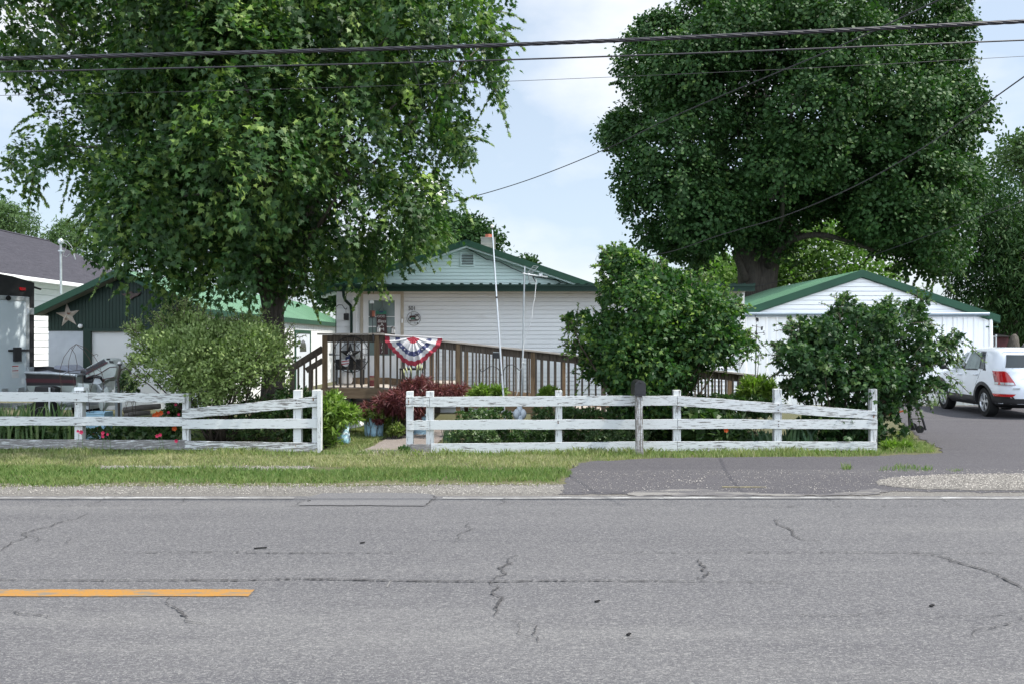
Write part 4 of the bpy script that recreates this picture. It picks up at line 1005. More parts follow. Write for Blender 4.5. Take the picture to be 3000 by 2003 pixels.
# ------------------------------------------------------------------ mailbox
MY=13.35
mbx=thing('mailbox','black roadside mailbox on a bare weathered post against the white fence','mailbox',(XX(1873,MY),MY,0))
b=MB(); w=.05; 
b.add([(XX(1874,MY)-.055,MY-.05,-.1),(XX(1874,MY)+.055,MY-.05,-.1),(XX(1874,MY)+.055,MY+.06,-.1),(XX(1874,MY)-.055,MY+.06,-.1),(XX(1871,MY)-.050,MY-.05,ZZ(1158,MY)),(XX(1871,MY)+.050,MY-.05,ZZ(1158,MY)),(XX(1871,MY)+.050,MY+.06,ZZ(1158,MY)),(XX(1871,MY)-.050,MY+.06,ZZ(1158,MY))],[(0,3,2,1),(4,5,6,7),(0,1,5,4),(1,2,6,5),(2,3,7,6),(3,0,4,7)])
b.build('post',M['mailpost'],mbx,bevel=.006)
bz0,bz1=ZZ(1158,MY)+.004,ZZ(1111.5,MY); bx0,bx1=XX(1857,MY),XX(1889.5,MY); bc=(bx0+bx1)/2; br=(bx1-bx0)/2
def arch(xc,r,z0,zs,n=12): return [(xc-r,z0),(xc+r,z0)]+[(xc+r*math.cos(R(180*i/n)),zs+r*math.sin(R(180*i/n))) for i in range(n+1)]
zs=bz1-br
b=MB(); b.prism(arch(bc,br-.003,bz0+.003,zs),MY-.08,MY+.36); b.build('mailbox_body',M['black'],mbx,smooth=35)
b=MB(); b.prism(arch(bc,br,bz0,zs),MY-.10,MY-.078); b.prism(arch(bc,br*.80,bz0+.03,zs),MY-.104,MY-.0995); dr_=b.build('mailbox_door',M['black'],mbx,bevel=.003)
b=MB(); b.tube([(bc-.012,MY-.104,zs+.055),(bc-.012,MY-.125,zs+.05),(bc+.012,MY-.125,zs+.05),(bc+.012,MY-.104,zs+.055)],.005,6); b.lathe((bc,MY-.10,zs+.055),[(.016,0),(.016,-.008),(0,-.009)],10,axis='y'); b.build('latch',M['plastic'],dr_)
b=MB(); b.box(bx1-.001,bx1+.006,MY-.03,MY+.11,zs-.012,zs+.02); b.box(bx1-.001,bx1+.006,MY-.03,MY+.0,zs-.07,zs+.02); b.build('flag',M['red'],mbx,bevel=.001)

# ------------------------------------------------------------------ wooden ramp and landing
DY,RY=17.7,19.0
X0d,X1d=XX(945,DY),XX(1112,DY); XE=XX(2216,DY)
fz=lambda x:.80 if x<=X1d else .80-(x-X1d)*.1085
cz=lambda x:1.845 if x<=X1d else 1.845-(x-X1d)*.1085
ramp=thing('wheelchair_ramp','weathered wooden landing and long ramp with railings running to the house door','ramp',((X0d+XE)/2,DY+.7,0))
def rp(name,mb,m,**k): return mb.build(name,m,ramp,**k)
b=MB(); b.bar((X0d-.09,DY-.02,1.855),(X1d+.01,DY-.02,1.855),.15,.034); rp('cap_rail',b,M['woodcap'],bevel=.003)
b=MB(); b.bar((X1d+.012,DY-.02,1.855),(XE+.05,DY-.02,cz(XE+.05)+.01),.15,.034); rp('cap_rail',b,M['woodcap'],bevel=.003)
b=MB(); b.bar((X0d,DY+.03,1.765),(X1d,DY+.03,1.765),.036,.14); rp('top_board',b,M['wood'])
b=MB(); b.bar((X1d,DY+.03,1.765),(XE,DY+.03,cz(XE)-.08),.036,.14); rp('top_board',b,M['wood'])
for px,w,m in ((952,.095,'woodnew'),(1104,.095,'woodnew'),(1342,.088,'woodnew'),(1561,.088,'woodnew'),(1768,.088,'wood'),(1985,.088,'wood'),(2167,.085,'wood'),(2211,.085,'wood')):
    x=XX(px,DY); b=MB(); b.box(x-w/2,x+w/2,DY-.045,DY+.045,(fz(x)-.01 if px<1200 else -.1),cz(x)-.012); rp('post',b,M[m],bevel=.004)
    if px in (1342,1561): 
        b=MB(); b.box(x+w/2+.002,x+w/2+.038,DY-.03,DY+.05,fz(x)-.1,cz(x)-.02); rp('post',b,M['wood'],bevel=.003)
def baluster(x,Y,z0,z1,w=.036):
    b=MB(); y=Y-.018; j=random.uniform(-.004,.004); s_=.035
    b.add([(x-w/2,y-s_,z0),(x+w/2,y-s_,z0),(x+w/2,y,z0),(x-w/2,y,z0),(x-w/2+j,y-s_,z1),(x+w/2+j,y-s_,z1),(x+w/2+j,y,z1),(x-w/2+j,y,z1)],[(0,3,2,1),(4,5,6,7),(0,1,5,4),(1,2,6,5),(2,3,7,6),(3,0,4,7)])
    rp('baluster',b,M['wood'],bevel=.002)
for px in (978,998,1019,1039,1060,1080): x=XX(px,DY); baluster(x,DY+.03,.80,1.84)
x=X1d+.08; n=0
while x<XE-.05:
    if all(abs(x-XX(q,DY))>.085 for q in (1342,1561,1768,1985,2167,2211)): baluster(x,DY+.03,fz(x)+.0,cz(x)-.012); n+=1
    x+=.1365
x=-1.62
while x<4.6:
    if abs(x+.98)>.08 and not(1.75<x<2.9): baluster(x,RY+.03,fz(x)+.02,cz(x)-.02,.034)
    x+=.142
for x in (-1.72,-.98,1.1,3.0,4.66):
    b=MB(); b.box(x-.044,x+.044,RY-.04,RY+.045,0 if x>0 else .0,cz(x)-.15); rp('post',b,M['woodnew'],bevel=.004)
b=MB(); b.bar((-1.75,RY+.03,cz(-1.75)-.08),(XE-.1,RY+.03,cz(XE-.1)-.08),.036,.14); rp('top_board',b,M['wood'])
b=MB(); b.bar((-1.75,RY,cz(-1.75)-.0),(XE-.1,RY,cz(XE-.1)-.0),.14,.034); rp('cap_rail',b,M['woodcap'])
b=MB(); b.bar((X0d+.05,RY+.06,fz(0-9)+.075),(X1d,RY+.06,fz(-9)+.075),.036,.14); rp('kick_board',b,M['woodh'])
b=MB(); b.bar((X1d,RY-.03,.80+.075),(XE-.1,RY-.03,fz(XE-.1)+.075),.036,.14); rp('kick_board',b,M['woodh'])
# floor boards
b=MB()
for i in range(26):
    y=DY+.06+i*.142
    if y<HY-.15: b.box(X0d,X1d,y,y+.134,.765,.80)
    if y<RY+.1:
        b.add([(X1d,y,.80),(XE,y,fz(XE)),(XE,y+.134,fz(XE)),(X1d,y+.134,.80),(X1d,y,.77),(XE,y,fz(XE)-.03),(XE,y+.134,fz(XE)-.03),(X1d,y+.134,.77)],[(0,1,2,3),(7,6,5,4),(0,4,5,1),(2,6,7,3),(1,5,6,2)])
for i in range(16):
    y=RY+.12+i*.142
    if y<HY-.15: b.box(X1d,-1.2,y,y+.134,.765,.80)
rp('floor',b,M['woodcap'])
b=MB(); b.box(X0d-.03,X1d+.03,DY-.055,DY-.015,.585,.79); rp('rim_board',b,M['woodh'],bevel=.003)
b=MB(); b.add([(X1d+.03,DY-.05,.77),(XE,DY-.05,fz(XE)-.02),(XE,DY-.05,fz(XE)-.10),(X1d+.03,DY-.05,.56),(X1d+.03,DY-.01,.77),(XE,DY-.01,fz(XE)-.02),(XE,DY-.01,fz(XE)-.10),(X1d+.03,DY-.01,.56)],[(0,1,2,3),(7,6,5,4),(0,4,5,1),(1,5,6,2),(2,6,7,3),(3,7,4,0)]); rp('stringer',b,M['woodh'],bevel=.003)
b=MB(); x=XX(1104,DY); b.box(x-.05,x+.05,DY-.01,DY+.09,-.1,.58); rp('support_post',b,M['woodh'],bevel=.004)
b=MB(); x=XX(955,DY); b.box(x-.05,x+.05,DY-.01,DY+.09,-.1,.58); rp('support_post',b,M['wood'],bevel=.004)
# stairs to the left
SY=17.95
b=MB(); b.bar((XX(946,SY),SY,ZZ(1020,SY)),(XX(846,SY),SY,ZZ(1083,SY)),.036,.135); rp('hand_rail',b,M['wood'],bevel=.003)
b=MB(); b.bar((XX(946,19.1),19.1,ZZ(1054,19.1)),(XX(897,19.1),19.1,ZZ(1084,19.1)),.036,.12); rp('hand_rail',b,M['wood'],bevel=.003)
b=MB(); b.box(XX(847,SY),XX(860,SY),SY+.02,SY+.11,0,ZZ(1078,SY)); rp('stair_post',b,M['wood'],bevel=.004)
b=MB(); b.box(XX(903,19.1),XX(915,19.1),19.1+.02,19.1+.11,0,ZZ(1076,19.1)); rp('stair_post',b,M['wood'],bevel=.004)
for px,t in ((875,1064),(892,1053),(910,1042),(928,1031)):
    x=XX(px,SY); baluster(x,SY+.0,.32,ZZ(t+3,SY))
for i in range(4):
    xa=X0d-.02-.27*(i+1); z=.62-.17*i; b=MB(); b.box(xa,xa+.28,SY+.06,19.05,z,z+.035); rp('stair_tread',b,M['woodcap'],bevel=.003)
b=MB(); b.bar((X0d,SY+.04,.66),(X0d-1.05,SY+.04,.04),.04,.24); rp('stringer',b,M['woodh'])

# grill on the landing
GY=18.55
gr_=thing('grill','silver lidded gas grill standing on the wooden landing behind the ring ornament','grill',(XX(1022,GY),GY+.25,.80))
b=MB(); zl=ZZ(1049,GY); xl,xr=XX(1001,GY),XX(1059,GY); zt=ZZ(998,GY)
prof=[(xl,zl),(xr,zl),(xr,zt-.12),(xr-.05,zt-.03),(xr-.12,zt),(xl+.12,zt),(xl+.05,zt-.03),(xl,zt-.12)]
b.prism(prof,GY,GY+.45); b.build('lid',M['alu'],gr_,bevel=.02,smooth=40)
b=MB(); b.box(XX(982,GY),XX(1060,GY),GY+.02,GY+.48,ZZ(1082,GY),ZZ(1051,GY)); b.build('fire_box',M['black'],gr_,bevel=.01)
b=MB(); b.bar((XX(1005,GY),GY-.05,zl+.06),(XX(1054,GY),GY-.05,zl+.06),.02,.02); b.build('handle',M['steel'],gr_)
b=MB(); b.box(XX(962,GY),XX(982,GY),GY+.04,GY+.4,ZZ(1037,GY)-.02,ZZ(1034,GY)); b.build('side_shelf',M['steel'],gr_,bevel=.004)
for px in (986,1056):
    for dy in (.04,.42):
        b=MB(); x=XX(px,GY); b.tube([(x,GY+dy,.80),(x,GY+dy,ZZ(1082,GY))],.018,6); b.build('leg',M['black'],gr_)
b=MB(); b.lathe((XX(1010,GY),GY+.2,.95),[(0,-.12),(.10,-.12),(.13,-.06),(.13,.06),(.09,.13),(0,.14)],14); b.build('gas_bottle',M['bright_white'],gr_,smooth=40)
b=MB(); b.box(XX(955,18.4),XX(967,18.4),18.4,18.8,ZZ(1034,18.4),ZZ(1020,18.4)); 
# black chair behind the bunting
CY_=18.45
ch_=thing('chair','black metal patio chair half hidden behind the red white and blue bunting','chair',(XX(1205,CY_),CY_+.2,.72))
b=MB(); b.box(XX(1170,CY_),XX(1240,CY_),CY_,CY_+.45,1.12,1.16); b.build('seat',M['black'],ch_,bevel=.01)
b=MB(); 
for i in range(6): x=XX(1176+i*11.6,CY_); b.tube([(x,CY_+.45,1.16),(x,CY_+.52,1.62)],.012,5)
b.tube([(XX(1170,CY_),CY_+.45,1.14),(XX(1172,CY_),CY_+.52,1.6),(XX(1205,CY_),CY_+.53,1.68),(XX(1238,CY_),CY_+.52,1.6),(XX(1240,CY_),CY_+.45,1.14)],.016,6); b.build('backrest',M['black'],ch_)
for px in (1172,1238):
    for dy in (.02,.43):
        b=MB(); x=XX(px,CY_); b.tube([(x,CY_+dy,fz(x)),(x,CY_+dy,1.13)],.014,6); b.build('leg',M['black'],ch_)
# red pots by the door
for k,(px,py,Y,lab) in enumerate(((1090,1110,20.6,'dark red flower pot standing by the storm door sill'),(1090,1131,18.2,'dark red flower pot on the front edge of the landing'))):
    x=XX(px,Y); b=MB(); b.lathe((x,Y,.80),[(.06,0),(.09,.10),(.10,.10),(.10,.12),(.08,.12),(.075,.09),(0,.085)],16); tag(b.build('flower_pot',M['pot'],smooth=40),lab,'flower pot','dark red pots on the landing')

# ring ornament with star
OY=DY-.062
orn=thing('star_ornament','black iron ring wall ornament with a flag painted star hung on the landing railing','ornament',(XX(1029,OY),OY,ZZ(1037,OY)))
c=W(1029,1037,OY); b=MB()
b.tube([c+Vector((.352*math.cos(R(a)),0,.352*math.sin(R(a)))) for a in range(0,360,8)],.009,6,closed=True); b.build('outer_ring',M['black'],orn)
c2=W(1026,1037,OY); b=MB(); b.tube([c2+Vector((.205*math.cos(R(a)),0,.215*math.sin(R(a)))) for a in range(0,360,10)],.007,6,closed=True); b.build('inner_ring',M['black'],orn)
b=MB()
for a in (182,118,98,80,62,50,-28,-55,-72,-100,-125): 
    p=c+Vector((.35*math.cos(R(a)),0,.35*math.sin(R(a)))); q=c2+Vector((.205*math.cos(R(a)),0,.215*math.sin(R(a)))); b.tube([p,q],.006,5)
b.tube([c+Vector((.275+.075*math.cos(R(t)),0,.06+.055*math.sin(R(t)))) for t in range(0,360,20)],.006,5,closed=True)
b.tube([c+Vector((.18,0,-.02)),c+Vector((.34,0,-.02))],.006,5); b.tube([c+Vector((.27,0,-.02)),c+Vector((.27,0,-.08))],.007,5); b.tube([c+Vector((.245,0,-.085)),c+Vector((.295,0,-.085))],.006,5)
b.build('scrollwork',M['black'],orn)
def star3d(c,ro,ri,depth,rot,mb=None,mats=None):
    mb=mb or MB(); pts=[]
    for i in range(10):
        r=ro if i%2==0 else ri; a=R(rot+36*i); pts.append(c+Vector((r*math.cos(a),0,r*math.sin(a))))
    f=c+Vector((0,-depth,0)); bk=c+Vector((0,.004,0))
    for i in range(10):
        mi=mats[i] if mats else 0
        mb.add([f,pts[i],pts[(i+1)%10]],[(0,1,2)],mi); mb.add([bk,pts[i],pts[(i+1)%10]],[(0,2,1)],0)
    return mb
sc_=c+Vector((-.015,-.012,.005))
star3d(sc_,.225,.088,.06,90,None,[0,0,0,1,1,0,0,0,0,0]).build('star',[M['black'],M['navy']],orn)
b=MB()
for dx,dz in ((.012,.055),(-.02,.028),(.03,.03),(-.045,0.004),(.005,-.0),(.035,.008),(-.065,-.04),(-.035,-.03),(-.05,-.075),(.012,.012)):
    p=sc_+Vector((dx,-.062+abs(dx)*.35+abs(dz)*.35,dz)); b.lathe((p.x,p.y,p.z),[(.012,.004),(.010,-.004),(0,-.008)],8,axis='y')
b.build('star_dots',M['letters'],orn)
b=MB(); p=W(1012,1060,OY); w=.078
sh=[(p.x-w,p.z+.06),(p.x+w,p.z+.065),(p.x+w,p.z-.02),(p.x+w*.6,p.z-.075),(p.x+.01,p.z-.085),(p.x-w*.6,p.z-.06),(p.x-w,p.z)]
b.prism(sh,OY-.03,OY-.022); shd=b.build('shield',M['letters'],orn)
b=MB()
for dz in (.022,-.032): b.add([(p.x-w*.93,OY-.032,p.z+dz-.016),(p.x+w*.97,OY-.032,p.z+dz+.004),(p.x+w*.97,OY-.032,p.z+dz+.024),(p.x-w*.95,OY-.032,p.z+dz+.004)],[(0,1,2,3)])
b.build('shield_stripes',M['cloth_red'],shd)

# bunting
BY=DY-.105
bun=thing('bunting','pleated red white and blue fan bunting hung over the ramp railing','bunting',W(1211,985,BY))
NA,NR=72,30; v=[];f=[];mi=[]
def fan(th):  # outline radius in px: th 0=right, pi=left
    t=th/PI
    return 84-11*math.sin(2*th)**2+1.6*math.sin(th*26)
for i in range(NA+1):
    th=PI*i/NA; d=(math.cos(th),math.sin(th)); rr=fan(th)
    for j in range(NR+1):
        r=rr*j/NR; px=1211+d[0]*r*1.0; py=986+d[1]*r*1.0+ (abs(d[0])**3)*(4 if d[0]>0 else -2)*(j/NR) + 2.5*math.sin(PI*j/NR)*abs(d[0])
        ple=(.030*math.sin(th*15+1.1*math.sin(th*4))+.012*math.sin(th*31+2))*(j/NR)**.7*(1-.45*abs(d[0]))
        y=BY-.02-.05*math.sin(PI*min(1,j/NR))*d[1]+ple
        v.append((XX(px,BY),y,ZZ(py,BY)))
for i in range(NA):
    t=(i+.5)/NA
    for j in range(NR):
        q=(j+.5)/NR
        if q<.22: m_=1
        elif q<.50: m_=0
        elif q<.66: m_=2 if .10<t<.90 else 0
        elif q<.84: m_=0
        else: m_=1
        if .95<t or t<.05:
            m_=0 if q<.84 else 1
            if .48<q<.64: m_=2
        f.append((i*(NR+1)+j,(i+1)*(NR+1)+j,(i+1)*(NR+1)+j+1,i*(NR+1)+j+1)); mi.append(m_)
b=MB(); b.v=v; b.f=f; b.m=mi; b.build('cloth',[M['cloth_white'],M['cloth_red'],M['cloth_blue']],bun,smooth=True,recalc=False)
b=MB(); b.tube([W(1128,981,BY),W(1160,983,BY),W(1211,984,BY),W(1255,987,BY),W(1295,990,BY)],.012,6); b.build('header_tape',M['cloth_white'],bun)
# small five pointed marks on the blue band
b=MB()
for t in (.2,.3,.4,.5,.6,.7,.8):
    th=PI*t; r=fan(th)*.58; p=W(1211+math.cos(th)*r,986+math.sin(th)*r+1,BY-.078)
    star3d(Vector(p),.022,.009,.001,90+random.uniform(-15,15),b)
b.build('cloth_stars',M['cloth_white'],bun)

# hanger pole with feeder, lanterns on the cap
PY_=DY-.115
hp=thing('plant_hanger','thin black twisted hanger pole clamped to the landing railing in front of the door','hanger',W(1092,1000,PY_))
b=MB(); pts=[W(1093,1003,PY_),W(1092,960,PY_),W(1090.5,910,PY_),W(1090.5,890,PY_)]; b.tube(pts,.006,6)
for i in range(20):
    p=pts[0].lerp(pts[2],i/20); q=pts[0].lerp(pts[2],(i+.5)/20); b.tube([p+Vector((-.007,0,0)),q+Vector((.007,0,0))],.005,4)
b.tube([W(1090.5,890,PY_),W(1089,884,PY_),W(1094,881,PY_),W(1097,885,PY_)],.006,5); b.build('pole',M['black'],hp)
b=MB(); b.box(XX(1091,PY_),XX(1096,PY_),PY_-.02,PY_+.09,ZZ(1000,PY_),ZZ(978,PY_)); b.build('clamp',M['black'],hp,bevel=.004)
b=MB(); b.box(XX(1083,PY_),XX(1095,PY_),PY_-.02,PY_+.02,ZZ(889,PY_),ZZ(881,PY_)); b.build('bracket',M['white'],hp,bevel=.004)
fd=thing('bird_feeder','small brown bird feeder hanging beside the sign in the door','bird feeder',W(1091,918,PY_))
b=MB(); b.box(XX(1084,PY_),XX(1099,PY_),PY_-.05,PY_+.05,ZZ(929,PY_),ZZ(909,PY_)); b.build('body',M['brown'],fd,bevel=.012)
b=MB(); b.box(XX(1091,PY_),XX(1098.5,PY_),PY_-.056,PY_-.05,ZZ(927,PY_),ZZ(911,PY_)); b.build('seed_panel',M['terracotta'],fd)
b=MB(); b.box(XX(1083,PY_),XX(1100,PY_),PY_-.07,PY_+.07,ZZ(931,PY_),ZZ(929,PY_)); b.build('tray',M['black'],fd)
for px,lab in ((1108.5,'small black glass lantern on the railing cap, left of the two at the door'),(1151,'small black glass lantern on the railing cap above the bunting')):
    y=DY+.01; x=XX(px,y); z=cz(x)+.027
    t=thing('lantern',lab,'lantern',(x,y,z),'lanterns on the railing cap')
    b=MB(); b.lathe((x,y,z),[(.045,0),(.045,.02),(.03,.025)],8); b.lathe((x,y,z),[(.02,.13),(.048,.13),(.035,.15),(.012,.165),(0,.166)],8)
    for a in range(4): b.tube([(x+.038*math.cos(a*PI/2+.6),y+.038*math.sin(a*PI/2+.6),z+.02),(x+.038*math.cos(a*PI/2+.6),y+.038*math.sin(a*PI/2+.6),z+.132)],.005,4)
    b.build('frame',M['black'],t)
    b=MB(); b.lathe((x,y,z),[(0,.025),(.030,.025),(.032,.08),(.026,.128),(0,.128)],10); b.build('glass_chimney',M['letters'],t,smooth=40)
# feeder at the house corner
FY2=HY-.35
f2=thing('bird_feeder','dark boxy feeder hanging from a curved hook at the left house corner','bird feeder',W(1015,925,FY2))
b=MB(); b.tube([W(984,975,FY2),W(984,900,FY2),W(992,893,FY2),W(1003,894,FY2),W(1010,905,FY2),W(1014,906,FY2),W(1016,902,FY2)],.009,6); b.tube([W(1013,906,FY2),W(1014,918,FY2)],.004,4); b.build('hook',M['black'],f2)
b=MB(); b.box(XX(1007.5,FY2),XX(1022,FY2),FY2-.06,FY2+.06,ZZ(938,FY2),ZZ(918,FY2)); b.build('body',M['plastic'],f2,bevel=.02)
b=MB(); b.tube([W(983,975,FY2),(XX(983,FY2),FY2,0)],.009,6); b.build('stake',M['black'],f2)

# sign in the door
sgy=HY-.06
sg=thing('hanging_sign','tall maroon door sign reading God Bless America hung by a cord','sign',W(1118,960,sgy))
b=MB(); b.add([W(1103,921,sgy),W(1131,921,sgy),W(1137,1036,sgy),W(1106,1036,sgy)]+[W(1103,921,sgy)+Vector((0,.015,0)),W(1131,921,sgy)+Vector((0,.015,0)),W(1137,1036,sgy)+Vector((0,.015,0)),W(1106,1036,sgy)+Vector((0,.015,0))],[(0,3,2,1),(4,5,6,7),(0,1,5,4),(1,2,6,5),(2,3,7,6),(3,0,4,7)]); b.build('board',M['signwood'],sg)
b=MB(); b.box(XX(1101,sgy),XX(1132,sgy),sgy-.012,sgy-.001,ZZ(920.5,sgy),ZZ(911,sgy)); b.build('cross_board',M['signgreen'],sg,bevel=.003)
b=MB(); b.box(XX(1111,sgy),XX(1123,sgy),sgy-.016,sgy-.012,ZZ(916,sgy),ZZ(911.5,sgy)); b.build('blue_patch',M['navy'],sg)
b=MB(); b.tube([W(1108,912,sgy),W(1120,896,sgy),W(1126,912,sgy)],.004,5); b.tube([W(1120,896,sgy),W(1120,881,sgy)],.005,5); b.build('cord',M['twig'],sg)
text('GOD',.075,M['letters'],W(1117,927,sgy-.006),'lettering',sg,.002,.19)
text('Bless',.105,M['letters'],W(1118,941,sgy-.006),'lettering',sg,.002,.20,font_shear=.25)
for ch,py,wd in (('A',951.5,.085),('M',965,.09),('E',980,.07),('R',995,.07),('I',1006,.02),('C',1017,.07),('A',1029,.075)):
    text(ch,.105,M['letters'],W(1119+(py-951)*.03,py,sgy-.006),'lettering',sg,.002,wd)
# round tractor sign
TY=HY-.055; tc_=W(1212,933,TY)
ts=thing('tractor_sign','round wire welcome sign with a little tractor below the house number','sign',tc_)
b=MB(); b.tube([tc_+Vector((.165*math.cos(R(a)),0,.165*math.sin(R(a)))) for a in range(0,360,10)],.005,5,closed=True); b.build('ring',M['black'],ts)
b=MB(); x,z=tc_.x,tc_.z
b.prism([(x-.10,z+.02),(x+.05,z+.02),(x+.05,z+.055),(x+.02,z+.075),(x-.10,z+.065)],TY-.01,TY+.006); b.tube([(x-.055,TY,z+.06),(x-.06,TY,z+.135)],.006,5); b.tube([(x+.02,TY,z+.07),(x+.04,TY,z+.10)],.005,5); b.tube([(x+.04,TY,z+.085),(x+.12,TY,z+.09)],.01,5)
b.build('tractor_body',M['signwood'],ts)
b=MB(); b.box(x-.055,x+.03,TY-.012,TY+.004,z-.022,z+.016); b.build('tractor_chassis',M['signgreen'],ts)
for (dx,dz,r) in ((.085,.012,.052),(-.09,-.02,.032)):
    b=MB(); b.tube([(x+dx+r*math.cos(R(a)),TY-.01,z+dz+r*math.sin(R(a))) for a in range(0,360,20)],.011,6,closed=True); wl=b.build('wheel',M['black'],ts)
    b=MB(); b.lathe((x+dx,TY-.01,z+dz),[(r*.7,.004),(r*.7,-.003),(0,-.006)],12,axis='y'); b.build('hub',M['letters'],wl)
b=MB(); b.add([(x-.095,TY-.008,z-.075),(x+.095,TY-.008,z-.055),(x+.095,TY-.008,z-.018),(x-.095,TY-.008,z-.038)],[(0,1,2,3)]); bn=b.build('banner',M['maroon'],ts)
text('WELCOME',.036,M['letters'],(x,TY-.011,z-.047),'lettering',bn,.001,.165,roll=.10)
b=MB(); b.tube([tc_+Vector((-.07,0,-.08)),tc_+Vector((-.07,0,-.13))],.004,4); b.tube([tc_+Vector((.03,0,-.08)),tc_+Vector((.03,0,-.13))],.004,4); b.lathe(tuple(tc_+Vector((.095,-.01,-.11))),[(.018,.01),(.018,-.01),(0,-.012)],8,axis='y'); b.build('pendant',M['black'],ts)
# black solar box on a baluster
SB=DY-.09
sb=thing('solar_light','small black box light fixed to the ramp railing beside the flagpole','light',W(1453,1040,SB))
b=MB(); b.pprism([(1443,1034),(1445,1031.5),(1463,1032),(1463,1049),(1446,1048.5),(1444,1047)],SB-.03,.07); b.build('housing',M['black'],sb,bevel=.004)
b=MB(); b.pprism([(1445,1030),(1463,1030.5),(1463,1032),(1445,1031.5)],SB-.04,.09); b.build('solar_panel',M['steel'],sb)

# flagpole
PY=15.5
fp=thing('flagpole','bare leaning aluminium flagpole with a ball finial in front of the ramp','flagpole',(XX(1483,PY),PY,0))
b0=Vector((XX(1483,PY),PY,-.1)); bt=W(1442,674,PY); 
b=MB(); j1=W(1455.5,876,PY); j2=W(1475,1165,PY)
b.tube([b0,j2,j1],[.0185,.0185,.0165],12); b.tube([j1,bt],[.0145,.013],12); b.build('pole',M['alu'],fp,smooth=40)
b=MB()
for p,dv in ((W(1455.3,874,PY),.03),(W(1469.5,1097,PY),.012),(W(1473,1138,PY),.01)):
    b.tube([p,p+(bt-b0).normalized()*dv],.0205,10)
b.build('joint_band',M['black'],fp)
b=MB(); t=W(1441.7,672,PY); b.tube([t,t+Vector((-.001,0,.035))],.017,8); b.build('truck',M['black'],fp)
b=MB(); t=W(1441.5,664,PY); b.lathe(tuple(t),[(.0,-.033)]+[(.033*math.cos(R(a)),.033*math.sin(R(a))) for a in range(-75,90,15)]+[(0,.033)],16); b.build('ball_finial',M['gold'],fp,smooth=True)
# double shepherd hook
HYk=15.75
hk=thing('shepherd_hook','black double armed shepherd hook standing behind the flagpole foot','hook',(XX(1479,HYk),HYk,0))
b=MB()
b.tube([(XX(1478,HYk),HYk,0),W(1473,1150,HYk),W(1469,1100,HYk),W(1466,1088,HYk),W(1458,1077,HYk),W(1446,1071.5,HYk),W(1433,1073,HYk),W(1422,1081,HYk),W(1416,1086,HYk),W(1410,1087,HYk),W(1407,1083,HYk),W(1410,1080,HYk)],.008,6); b.build('hook_arm',M['black'],hk)
b=MB(); b.tube([(XX(1480,HYk),HYk,0),W(1475,1120,HYk),W(1475,1085,HYk),W(1480,1075,HYk),W(1491,1067.5,HYk),W(1502,1067,HYk),W(1513,1075,HYk),W(1521,1083,HYk),W(1526,1080,HYk)],.008,6); b.build('hook_arm',M['black'],hk)
# antenna mast
AY=16.4
am=thing('tv_antenna','small television antenna on a grey mast in front of the house wall','antenna',(XX(1524,AY),AY,0))
b=MB(); b.tube([(XX(1523,AY),AY,-.1),W(1529,1140,AY),W(1532,1020,AY),W(1537,780,AY)],.0155,10); b.build('mast',M['steel'],am,smooth=40)
b=MB(); b.tube([W(1532,801,AY-.03),W(1555,805,AY-.08),W(1570,807,AY-.12)],.013,6); b.tube([W(1560,806,AY-.1),W(1604,811.5,AY-.2)],.010,6); b.lathe(tuple(W(1549,804,AY-.06)),[(0,-.02),(.024,-.014),(.024,.014),(0,.02)],10); b.box(XX(1578,AY),XX(1588,AY),AY-.2,AY-.14,ZZ(812,AY),ZZ(804,AY)); b.build('boom',M['white'],am)
def grid(a,b_,c,d,n,name):
    mb=MB()
    for i in range(n+1):
        t=i/n; mb.tube([Vector(a).lerp(Vector(d),t),Vector(b_).lerp(Vector(c),t)],.004,4)
    mb.tube([a,d],.005,4); mb.tube([b_,c],.005,4); return mb.build(name,M['steel'],am)
grid(W(1546,799,AY-.05),W(1559,800,AY+.1),W(1577,781,AY+.18),W(1563,779,AY-.02),4,'reflector')
grid(W(1548,809,AY-.05),W(1558,810,AY+.1),W(1571,833,AY+.18),W(1553,831,AY-.02),4,'reflector')
b=MB(); 
for t in (.45,.6,.75,.9): p=W(1560,806,AY-.1).lerp(W(1604,811.5,AY-.2),t); b.tube([p+Vector((0,-.06,.02)),p+Vector((0,.06,-.02))],.004,4)
b.tube([W(1560,808,AY-.1),W(1569,826,AY-.05)],.010,5); b.build('director',M['black'],am)
b=MB(); b.tube([W(1571,818,AY-.06),W(1570,835,AY-.06),W(1567,870,AY-.06),W(1560,905,AY-.05),W(1558,932,AY-.05),W(1548,962,AY-.04),W(1538,992,AY-.03),W(1533,1012,AY-.03),W(1534,1030,AY-.03),W(1530,1075,AY-.03),W(1521,1085,AY-.04),W(1518,1110,AY-.04),W(1518,1140,AY-.05),W(1513,1156,AY-.05)],.0065,6); b.build('cable',M['white'],am)
b=MB(); p=W(1532,1060,AY); b.lathe((p.x,p.y,p.z-.01),[(.022,-.012),(.026,-.012),(.026,.012),(.022,.012)],10); b.box(p.x-.02,p.x+.03,p.y-.04,p.y-.02,p.z-.01,p.z+.008); b.build('clamp',M['white'],am)

